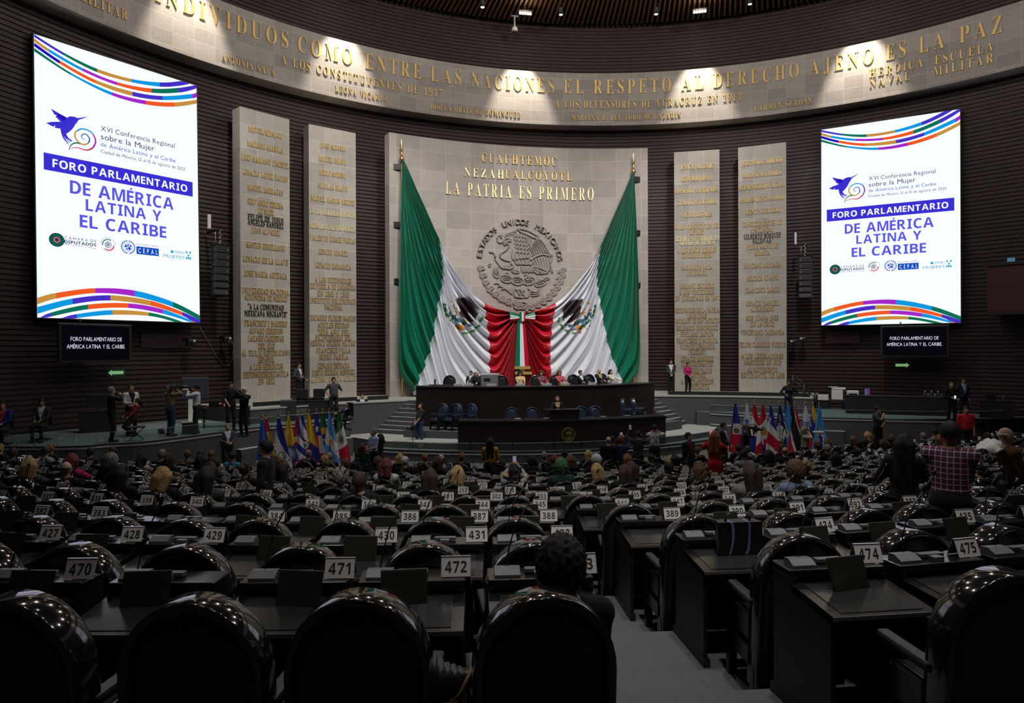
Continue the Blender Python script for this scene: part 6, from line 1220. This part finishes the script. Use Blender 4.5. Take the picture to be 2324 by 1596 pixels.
def domin(u, v): return C['w'] if abs(v-.54-.1*(u-.5)) < .13 and True and (abs(u-.5) < .22 or abs(v-.54) < .10) else C['w'] if .36 < v < .74 and abs(u-.42-.5*(v-.55)) < .13 else C['n']
def haiti(u, v): return C['b'] if v < .42 else (C['w'] if v < .64 and .15 < u < .95 else C['r'] if v > .56 else C['b'])
def grenada(u, v): return C['r'] if v < .22 else (C['g'] if u < .5 else C['y'])
def venez(u, v):
    b = st3('y', 'b', 'r', .34, .74, .5)(u, v)
    for i in range(7):
        if ((u-.62+.05*(i-3)**2*.16)/.05)**2+((v-.44-i*.035)/.012)**2 < 1: return C['w']
    return b
def un(u, v): d = ((u-.55)/.36)**2+((v-.60)/.19)**2; return C['w'] if (.78 < d < 1.0 and v > .5) or (.50 < d < .58) or (.2 < d < .26) or (d < .55 and abs(math.sin(u*31)*math.sin(v*47)) > .72) else C['l']
def prico(u, v): b = stripes([(.42, C['b']), (.62, C['w']), (.86, C['r']), (9, C['w'])], .22)(u, v); return star(lambda a, c: b, .3, .30, .24, .075, C['w'])(u, v)
def chile(u, v): b = C['b'] if v < .40 else (C['w'] if u > .62 and v < .72 else C['r']); return star(lambda a, c: b, .5, .28, .34, .07, C['w'])(u, v)
def eco(u, v):
    b = st3('y', 'b', 'r', .58, .86, -.3)(u, v); d = ((u-.5)/.42)**2+((v-.62)/.13)**2
    return C['t'] if .6 < d < 1 else C['s'] if .25 < d < .6 else C['w'] if d < .25 else b
SEALM = lambda b, v0=.52: disc(disc(b, .52, v0, .28, .085, C['e'], .55), .54, v0, .16, .05, C['t'])
FL = [(594, 940, 'pale blue and white', disc(stripes([(.62, C['c']), (9, C['w'])], -.1), .6, .78, .2, .05, C['e'])), (604, 938, 'red, green and gold', disc(grenada, .6, .68, .2, .06, C['r'])), (632, 937, 'dark blue and white with a round crest', disc(st3('b', 'w', 'b', .42, .74, .5), .5, .63, .26, .07, C['e'], .5)), (654, 934, 'yellow, blue and red with a large crest', eco), (674, 932, 'red triangle and blue stripes with a star', star(cuba, .35, .40, .3, .08, C['w'])),
      (685, 931, 'blue, white and red stripes with an oval crest', disc(disc(stripes([(.16, C['b']), (.38, C['w']), (.72, C['m']), (.90, C['w']), (9, C['b'])], .25), .5, .52, .38, .065, C['w']), .5, .52, .26, .045, C['e'])), (700, 928, 'plain yellow, blue and red', st3('y', 'b', 'r', .50, .76, .24)), (718, 927, 'blue, white and red with a single star', chile), (732, 926, 'green with a yellow diamond and blue disc', brasil), (747, 926, 'sky blue and white with a sun', disc(st3('s', 'w', 's', .40, .66, .30), .52, .53, .22, .045, C['o'])), (770, 923, 'green, white and red with an eagle crest', SEALM(st3('g', 'w', 'r', .34, .68, -.16))),
      (1668.5, 906, 'blue over red with a white box', disc(haiti, .5, .56, .25, .06, C['t'])), (1694.5, 907, 'white with a blue star', star(panama, .42, .36, .36, .085, C['c'])), (1712, 907.5, 'red, white and blue with a small ring', disc(st3('r', 'w', 'b', .34, .66, .3), .5, .54, .15, .05, C['e'], .6)), (1731, 908, 'red, white and red with a shield', disc(disc(st3('r', 'w', 'r', .36, .72, -.2), .5, .55, .24, .09, C['e']), .5, .57, .16, .065, C['o'])), (1748.5, 909, 'blue with a white star over red and white', prico), (1770, 909, 'navy with a white cross', disc(domin, .5, .545, .16, .05, C['e'], .4)),
      (1787, 909.5, 'light blue with a black triangle', stlucia), (1804, 911, 'red with a black and white diagonal', trinidad), (1827.5, 911.5, 'white with dark blue stripes', uruguay), (1845.5, 912, 'yellow, blue and red with an arc of stars', venez), (1859, 912.5, 'light blue with a white globe emblem', un)]
pole0 = None
for i, (px, py, wd, fn) in enumerate(FL):
    p = at_z(px, py, 2.42); b = math.atan2(p[0]*.3, -(p[1]-26)*1.0)*0+TOCAM(p)+PI; rr_ = random.Random(i)
    t = thing('national_flag', 'flag of '+wd+' hanging on a pole', 'flag', (p[0], p[1], 0), b, 'national flags beside the stage')
    MB().tube([(0, 0, .03), (0, 0, 2.30)], .016, n=8).build('pole', BRASS, t); MB().lathe([(0, 2.44), (.03, 2.36), (.035, 2.33), (.018, 2.29)], n=8).build('finial', BRASS, t); MB().lathe([(.21, 0), (.21, .02), (.07, .07), (.03, .14), (.018, .3)], n=14).build('base', BRASS, t)
    NU, NV = 26, 60; vs = []; fs = []; cc = []; sw = rr_.uniform(-.04, .06); lw = rr_.uniform(.9, 1.12)
    for v in range(NV+1):
        V = v/NV; w = (.05+.52*V**.85)*lw
        for u in range(NU+1):
            U = u/NU; z = 2.26-1.88*V-(.0 if V < .75 else (V-.75)*4*(.17*U if px < 1000 or i % 2 else .17*(1-U))); x = (U-.42)*w+sw*V+.12*V*V*(U-.2); y = -.035+.05*math.sin(U*9+i+2*V)*min(1, V*3)*(1-.3*U)-.03*V
            vs.append((x, y, z))
    for v in range(NV):
        for u in range(NU): fs.append((v*(NU+1)+u, v*(NU+1)+u+1, (v+1)*(NU+1)+u+1, (v+1)*(NU+1)+u)); cc.append(fn((u+.5)/NU, (v+.5)/NV))
    MB().add(vs, fs, 0, True, col=cc).build('cloth', FC, t)
# ------------------------------------------------------------ ceiling lamps and camera
LEDW = emi('flood_led', 'fff4e4', 14); HOUS2 = mat('lamp_housing', (.03, .03, .03), .5, .3)
for i, a in enumerate(FLOOD):
    a = D2(a); x, y = 21.9*math.sin(a), 21.9*math.cos(a); lab = ['flood lamp above the INDIVIDUOS lettering of the frieze', 'flood lamp above the word COMO of the frieze', 'ten cell flood lamp above the word NACIONES of the frieze', 'ten cell flood lamp above the word DERECHO of the frieze', 'flood lamp above the word AJENO of the frieze'][i]
    t = thing('flood_lamp', lab, 'lamp', (x, y, EZ+17.55), -a, 'flood lamps of the ceiling'); MB().box((0, .05, .10), (.72, .3, .08), rx=-.5).build('housing', HOUS2, t); MB().box((0, .1, .34), (.08, .08, .42)).build('ceiling_mount', HOUS2, t); q = MB()
    for r in range(2):
        for c in range(5): q.ell(((c-2)*.135, -.03+r*.05, -.005+r*.11), (.06, .04, .05), n=8)
    q.build('led_cells', LEDW, t)
    light('POINT', (x*.99, y*.99, EZ+17.5), (x, y, 0), 22, (1, .86, .68), .15)
for px, py, lab in ((1095, 14, 'round downlight in the ceiling nearest the COMO flood lamp'), (1273, 31, 'round downlight in the ceiling nearest the NACIONES flood lamp'), (1489, 30, 'round downlight in the ceiling nearest the DERECHO flood lamp'), (1702, 7, 'round downlight in the ceiling nearest the AJENO flood lamp')):
    p = at_z(px, py, EZ+17.75); t = thing('ceiling_downlight', lab, 'lamp', (p[0], p[1], EZ+17.75), 0, 'downlights of the ceiling'); MB().lathe([(.13, .35), (.13, -.06), (.10, -.06)], n=12).build('housing', HOUS2, t); MB().ell((0, 0, -.04), (.10, .10, .05), n=10).build('bulb', emi('cool_bulb', 'eae6ff', 9), t)
p = at_r(1168, 66, 23.2); t = thing('dome_camera', 'small white dome camera hanging from the ceiling rim', 'camera', (p[0], p[1], p[2])); WHP = mat('white_plastic', (.7, .7, .68), .4); h = ZC-.06-p[2]
MB().tube([(0, 0, .05), (0, 0, h)], .045, n=8).build('stem', WHP, t); MB().lathe([(0, .12), (.13, .1), (.17, -.02), (.16, -.12), (0, -.12)], n=14).build('housing', WHP, t); MB().ell((0, 0, -.14), (.12, .12, .12), n=10).build('dome', BLACKP, t); MB().box((0, 0, h-.02), (.4, .14, .04)).build('plate', WHP, t)
# ------------------------------------------------------------ furniture on the ledges
TBK = mat('black_cloth', (.008, .008, .010), .8)
def tab(lab, p, W, Dp, H, a, skirt=False, name='work_table', mt=None):
    t = thing(name, lab, 'table', p, a); MB().box((0, 0, H-.02), (W, Dp, .04), bevel=.008).build('tabletop', mt or WTOP, t)
    if skirt: MB().box((0, 0, H/2-.02), (W-.04, Dp-.04, H-.04)).build('skirt', TBK, t)
    else:
        for sx in (-1, 1):
            for sy in (-1, 1): MB().box((sx*(W/2-.05), sy*(Dp/2-.05), H/2-.02), (.045, .045, H-.04)).build('leg', BLK, t)
    return t
def mon(lab, p, a, W=.55, H=.36, name='computer_monitor', cat='monitor', mt=None):
    t = thing(name, lab, cat, p, a); MB().box((0, 0, .12+H/2), (W, .05, H), bevel=.012).build('case', mt or BLACKP, t); MB().box((0, .03, .08), (.08, .04, .2)).build('stem', BLACKP, t); MB().box((0, .03, .008), (.26, .2, .016)).build('foot', BLACKP, t); return t
def lap(lab, p, a):
    t = thing('laptop', lab, 'laptop', p, a); MB().box((0, 0, .01), (.36, .25, .02), bevel=.004).build('keyboard', BLACKP, t); MB().box((0, .16, .13), (.36, .012, .24), rx=-.25).build('screen_lid', BLACKP, t); return t
def onL(px, py, z): p = at_z(px, py, z); return (p[0], p[1], z), TOCAM(p)
p, a = onL(222, 980, zLl); tab('black skirted press table beside the grey haired man in the black suit', p, 1.2, .7, .78, a+PI, True); mon('dark monitor on the skirted press table', (p[0], p[1], zLl+.78), a, .7, .45)
p, a = onL(310, 1000, zLl); t = thing('folding_stool', 'low black folding stool beside the woman in dark red', 'stool', p, a); MB().box((0, 0, .44), (.5, .36, .04), bevel=.01).build('seat', BLACKP, t)
for s in (-1, 1): MB().tube([(-s*.2, s*.12, .42), (s*.2, s*.12, .02)], .014).build('leg', BLK, t)
p, a = onL(443, 962, zLl); t = thing('display_stand', 'big black display turned away on a white wheeled stand', 'display', p, a); MB().box((0, 0, 1.42), (1.0, .09, .86), bevel=.03).build('case', mat('display_back', (.045, .055, .075), .35), t); MB().box((0, -.06, 1.38), (.34, .06, .34), bevel=.02).build('mount_plate', BLACKP, t); MB().box((.12, 0, .55), (.26, .06, .95)).build('column', WHP, t); MB().box((.12, 0, .05), (.7, .5, .07), bevel=.02).build('base', WHP, t)
p, a = onL(515, 968, zLl); tab('long black press table under the man in the black polo shirt', p, 1.7, .65, .76, a+PI); tp = (p[0], p[1], zLl+.76); lap('open laptop on the long black press table', fw_(a, tp, .45, .05, 0), a); mon('small monitor on the long black press table', fw_(a, tp, -.0, .1, 0), a, .4, .28)
MB_ = MB(); MB_.box((0, 0, .05), (.3, .22, .1), bevel=.02); tag(MB_.build('red_pouch', mat('red_cloth', (.3, .02, .04), .7), None, fw_(a, tp, .25, -.1, 0), a), 'small red pouch on the long black press table', 'pouch')
p, a = onL(428, 985, zLl); t = thing('equipment_case', 'black equipment case on the press ledge before the big display back', 'case', p, a); MB().box((0, 0, .2), (.42, .3, .4), bevel=.02).build('body', BLACKP, t); MB().tube([(-.1, -.16, .38), (-.1, -.19, .42), (.1, -.19, .42), (.1, -.16, .38)], .012).build('handle', SILV, t)
p, a = onL(700, 951, zLl); tab('black control table above the flags, with two monitors', p, 1.75, .65, .80, a+PI, True); tp = (p[0], p[1], zLl+.8)
mon('dark control monitor nearer the stone pillar end of the control table', fw_(a, tp, .24, .1, 0), a, .48, .36); mon('dark control monitor beside the man with hands on hips', fw_(a, tp, -.44, .1, 0), a, .48, .36); t = thing('mixing_console', 'cluttered audio mixing console on the control table', 'console', fw_(a, tp, .0, -.15, 0), a+PI); MB().box((0, 0, .05), (1.3, .3, .08), bevel=.01, rx=.1).build('body', BLACKP, t); q = MB()
for i in range(16): q.box((-.6+i*.08, -.06+.03*(i % 3), .10), (.03, .05, .02))
q.build('fader', GREYP, t)
p, a = onL(655, 955, zLl); t = thing('flight_case', 'tall black flight case at the end of the control table', 'case', p, a); MB().box((0, 0, .42), (.62, .5, .84), bevel=.015).build('body', mat('case_side', (.02, .025, .032), .5), t); q = MB()
for s in (-1, 1): q.box((s*.31, -.25, .42), (.02, .02, .84))
q.box((0, -.25, .84), (.64, .02, .02)); q.build('edge_trim', GREYP, t)
p = at_z(937, 1022, zS2); t = thing('microphone_stand', 'thin tripod microphone stand on the stage beside the cameraman', 'microphone stand', (p[0], p[1], zS2)); MB().tube([(0, 0, .05), (0, 0, 1.55)], .012).build('pole', BLK, t); MB().tube([(0, 0, 1.55), (-.14, 0, 1.64)], .01).build('boom', BLK, t); MB().tube([(-.14, 0, 1.64), (-.22, 0, 1.68)], .028).build('microphone', SILV, t)
for k in range(3): MB().tube([(0, 0, .3), (.3*math.cos(2.1*k), .3*math.sin(2.1*k), .01)], .009).build('leg', BLK, t)
# far side
p, a = onL(2030, 940, zLr); tab('long black skirted table on the side ledge with glass jugs', p, 4.1, .8, .85, -face_in(p)+.25, True, mt=TBK); LT = (p, -face_in(p)+.25)
GLS = mat('clear_glass', (.9, .95, 1), .05, trans=1.)
for k in range(3):
    for m in range(2):
        q = MB(); q.lathe([(.0, 0), (.07, 0), (.085, .06), (.06, .14), (.05, .2), (.06, .25), (.05, .25), (.04, .2), (.05, .14), (.075, .06), (.06, .012), (0, .012)] if m == 0 else [(0, 0), (.03, 0), (.035, .14), (.03, .14), (.025, .01), (0, .01)], n=12)
        tag(q.build('glass_jug' if m == 0 else 'drinking_glass', GLS, None, fw_(LT[1], (p[0], p[1], zLr+.85), 1.25+k*.26+m*.11, .05-.1*m, 0), 0), ['clear glass jug', 'tall drinking glass'][m]+' on the long table, '+['farthest from the people in black', 'middle of its three', 'nearest the person in black'][k], ['jug', 'glass'][m], ['glass jugs on the long table', 'drinking glasses on the long table'][m])
tl = (p[0], p[1], zLr+.85); t = thing('printer', 'flat white printer at the end of the long black table', 'printer', fw_(LT[1], tl, -1.75, .0, 0), LT[1]); MB().box((0, 0, .11), (.5, .36, .2), bevel=.02).build('body', WHP, t); MB().box((0, -.185, .06), (.36, .02, .05)).build('paper_slot', BLACKP, t)
t = thing('coloured_box', 'blue and pink box standing on the long black table', 'box', fw_(LT[1], tl, -1.15, .0, 0), LT[1]); MB().box((0, 0, .16), (.2, .14, .32)).build('body', mat('box_blue', (.12, .16, .55), .5), t); MB().box((.09, -.072, .16), (.06, .01, .31)).build('pink_edge', mat('box_pink', (.6, .1, .4), .5), t); q = MB()
for k in range(3): q.box((-.03, -.072, .07+k*.08), (.1, .008, .04))
q.build('white_label', WHP, t)
p, a = onL(1900, 930, zLr); tab('small maroon side table under the white copier', p, .75, .6, .5, a+PI, mt=mat('maroon_wood', (.06, .012, .015), .4)); tp = (p[0], p[1], zLr+.5); t = thing('copier', 'white copier with an open feeder on the maroon table', 'copier', tp, a); MB().box((0, 0, .25), (.52, .45, .48), bevel=.02).build('body', WHP, t); MB().box((-.06, 0, .56), (.64, .42, .10), bevel=.02, rz=.05).build('document_feeder', WHP, t); MB().box((.2, 0, .64), (.4, .3, .03), rz=.1, rx=.1).build('paper_tray', WHP, t)
p, a = onL(1921, 931, zLr); t = thing('waste_bin', 'dark blue waste bin beside the maroon table', 'bin', p, a); MB().lathe([(0, 0), (.17, 0), (.21, .52), (.22, .55), (.19, .55), (.15, .03)], n=18).build('body', mat('bin_blue', (.02, .035, .06), .5), t); MB().ell((0, -.20, .30), (.07, .015, .035), n=12).build('white_label', WHP, t)
p, a = onL(1868, 928, zLr); tab('low dark shelf table holding the red labelled box', p, .7, .5, .45, a+PI, True); t = thing('carton', 'white carton with a red label stripe on the low shelf table', 'carton', (p[0], p[1], zLr+.45), a); MB().box((0, 0, .14), (.5, .34, .26)).build('body', WHP, t); MB().box((0, -.172, .05), (.5, .01, .06)).build('red_stripe', mat('red_print2', (.45, .03, .04), .5), t)
p, a = onL(2262, 948, zLr); tab('dark table with a laptop and water bottle at the end of the side ledge', p, 1.3, .7, .76, a+PI, True); tp = (p[0], p[1], zLr+.76); lap('laptop on the dark table at the end of the side ledge', fw_(a, tp, .2, 0, 0), a); q = MB(); q.lathe([(0, 0), (.035, 0), (.035, .16), (.015, .21), (.015, .24), (0, .24)], n=12); tag(q.build('water_bottle', mat('bottle_plastic', (.25, .3, .5), .1, trans=.5), None, fw_(a, tp, -.25, -.1, 0)), 'water bottle on the dark table at the end of the side ledge', 'bottle')
t = thing('stair_rail', 'black steel stair with sloping handrail beside the JOSE MARIA MORELOS pillar', 'stair', (0, 0, 0))
A = at_r(1800, 905, 20.6); B = at_r(1850, 905, 20.6); A, B = np.array([A[0], A[1], 0]), np.array([B[0], B[1], 0]); dv = (B-A); zz0, zz1 = zU+1.05, zLr+.95
for k in range(3):
    c = A+dv*k/2; q = MB(); q.tube([(c[0], c[1], [zU, zLr, zLr][k]), (c[0], c[1], zz0+(zz1-zz0)*k/2)], .05, n=8); q.build('post', BLK, t)
for o in (0, -.22): q = MB(); q.tube([(A[0], A[1], zz0+o), (B[0], B[1], zz1+o)], .025, n=8); q.build('handrail', BLK, t)
dn = dv/np.linalg.norm(dv)
for k in range(3): c = A+dv*(.2+.35*k); q = MB(); h = (zU-zLr)*(1-(k+1)/4.); q.box((c[0], c[1], zLr+h/2), (.5, .8, h), rz=math.atan2(dv[1], dv[0])); q.build('step', RISER, t)
# side box of the hall, wall cameras, panels
MAR = mat('maroon_veneer', (.075, .018, .022), .4, noise=.3, nscale=3)
p0, p1 = at_r(2247, 655, 22.6), at_r(2380, 640, 22.0); t = thing('viewing_box', 'curved maroon wooden viewing box projecting from the side wall', 'balcony', (0, 0, 0)); a0, a1 = math.atan2(p0[0], p0[1]), math.atan2(p1[0], p1[1])+.12; zt_, zb_ = at_r(2260, 604, 22.2)[2], at_r(2260, 709, 22.2)[2]
q = MB(); q.arc((0, 0), 22.1, 22.2, a0, a1, zb_, zt_, 20); q.build('front_panel', MAR, t); q = MB(); q.arc((0, 0), 22.0, 22.35, a0-.003, a1, zt_, zt_+.12, 20); q.build('top_rail', BLACKP, t); q = MB(); q.arc((0, 0), 22.1, RW-.1, a0, a1, zb_-.12, zb_, 20); q.build('floor_slab', BLACKP, t); q = MB(); q.arc((0, 0), 22.2, RW-.1, a0, a0+.004, zb_, zt_, 2); q.build('end_panel', MAR, t)
pp = at_r(2295, 599, 22.2); t = thing('name_plate', 'small pale blue lit plate on the top rail of the viewing box', 'plate', (pp[0], pp[1], zt_+.12), -face_in(pp)); MB().box((0, 0, .1), (.3, .04, .2)).build('case', BLACKP, t); q = MB(); q.box((0, -.022, .1), (.27, .004, .17)); q.build('display', emi('pale_blue', '5a86a8', .6), t)
for px, py, s, lab in ((433, 778, 1, 'black remote camera on the wall below the bigger lit screen'), (515, 772, 1, 'small black remote camera beside the MIGUEL HIDALGO pillar'), (1822, 772, -1, 'black remote camera on the wall beside the JOSE MARIA MORELOS pillar'), (1800, 778, -1, 'small black camera box on the edge of the JOSE MARIA MORELOS pillar')):
    t, p = local('wall_camera', lab, 'camera', px, py, 23.55, 'remote cameras on the wall'); MB().box((0, 0, 0), (.34, .3, .3), bevel=.05).build('body', BLACKP, t); MB().tube([(0, -.14, -.02), (0, -.26, -.05)], .08, n=12).build('lens', mat('lens_glass', (.02, .02, .03), .05), t); MB().box((0, .3, .15), (.1, .6, .08)).build('arm', BLK, t); MB().box((.08*s, -.155, .08), (.1, .01, .08)).build('white_label', WHP, t)
for px, py, w_, lab in ((380, 773, 110, 'plain wooden access panel on the wall below the bigger lit screen'), (1912, 766, 66, 'plain wooden access panel on the wall below the smaller lit screen')):
    t, p = local('access_panel', lab, 'panel', px, py, RW-.14, 'access panels on the wall'); W = w_*proj(p)[2]/F*1.05; MB().box((0, .03, 0), (W, .05, .62)).build('board', mat('panel_wood', (.075, .035, .038), .6), t); MB().box((0, -.01, .34), (W+.1, .12, .05)).build('ledge', WOOD, t)
t, p = local('power_cable', 'thin looping cable on the wall beside the MIGUEL HIDALGO pillar', 'cable', 500, 790, RW-.12); MB().tube([(-.9, 0, .9), (-.5, 0, .2), (-.2, 0, -.35), (.1, 0, -.75), (.4, 0, -.8), (.6, 0, -.4), (.55, 0, .3)], .015, n=5).build('cord', GREYP, t)
# ------------------------------------------------------------ bags and bottles among the seats
WAVE = mat('wave_print', (.01, .01, .014), .4); nt = WAVE.node_tree; wv = nt.nodes.new('ShaderNodeTexWave'); wv.inputs['Scale'].default_value = 2.2; wv.inputs['Distortion'].default_value = 7; wv.inputs['Detail Scale'].default_value = .8; rp = nt.nodes.new('ShaderNodeValToRGB'); rp.color_ramp.elements[0].position = .93; rp.color_ramp.elements[0].color = (.008, .008, .012, 1); rp.color_ramp.elements[1].color = (.18, .18, .36, 1); tc = nt.nodes.new('ShaderNodeTexCoord'); nt.links.new(tc.outputs['Object'], wv.inputs[0]); nt.links.new(wv.outputs[0], rp.inputs[0]); nt.links.new(rp.outputs[0], nt.nodes['Principled BSDF'].inputs['Base Color'])
s = bynum['433']; t = thing('tote_bag', 'black bag with pale wavy lines standing on desk number 433', 'bag', wl(s, -.16, -.22, .745), s['a']); q = MB(); q.prism([(-.18, -.05), (.18, -.05), (.16, .06), (-.16, .06)], 0, .25); q.build('body', WAVE, t); MB().tube([(-.1, 0, .25), (-.08, 0, .31), (.08, 0, .31), (.1, 0, .25)], .01).build('handle', BLACKP, t)
p = at_d(1012, 1530, 3.05); t = thing('jacket_bundle', 'crumpled black jacket with tan edging lying between the nearest chairs', 'jacket', p, .3); q = MB()
for k in range(6): q.tube([(-.10+k*.035, -.05, -.12+.02*k), (-.09+k*.035, -.06-.01*(k % 2), .0), (-.07+k*.03, -.02, .10-.02*k)], [.03, .035, .02], n=7)
q.build('folds', mat('black_nylon', (.02, .02, .022), .35), t); MB().tube([(-.08, -.09, -.14), (.02, -.10, -.05), (.10, -.09, .06)], .008).build('tan_edge', mat('tan_trim', (.25, .17, .07), .6), t)
p = at_d(2250, 1014, 9.6); q = MB(); V = []; Fc = []
for i in range(9):
    for j in range(9): u, v = i/8-.5, j/8-.5; V.append((u*.42, v*.34-.1*abs(u), .10*math.cos(u*4)*math.cos(v*3)+.03*math.sin(u*13+v*9)))
for i in range(8):
    for j in range(8): Fc.append((i*9+j, (i+1)*9+j, (i+1)*9+j+1, i*9+j+1))
q.add(V, Fc, 0, True); t = thing('white_jacket', 'white jacket spread over a chair near the man in brown', 'jacket', p, .4); o = q.build('cloth', WHP, t); o.modifiers.new('s', 'SOLIDIFY').thickness = .02
for px, py, D, col, lab in ((1225, 1062, 16.5, (.02, .35, .18), 'green capped water bottle on a desk in the middle rows'),):
    p = at_d(px, py, D); t = thing('water_bottle', lab, 'bottle', p); MB().lathe([(0, -.12), (.035, -.12), (.035, .06), (.014, .10)], n=10).build('body', mat('bottle_clear', (.4, .6, .5), .1, trans=.4), t); MB().lathe([(.018, .10), (.018, .13), (0, .13)], n=10).build('cap', mat('cap_green', col, .4), t)
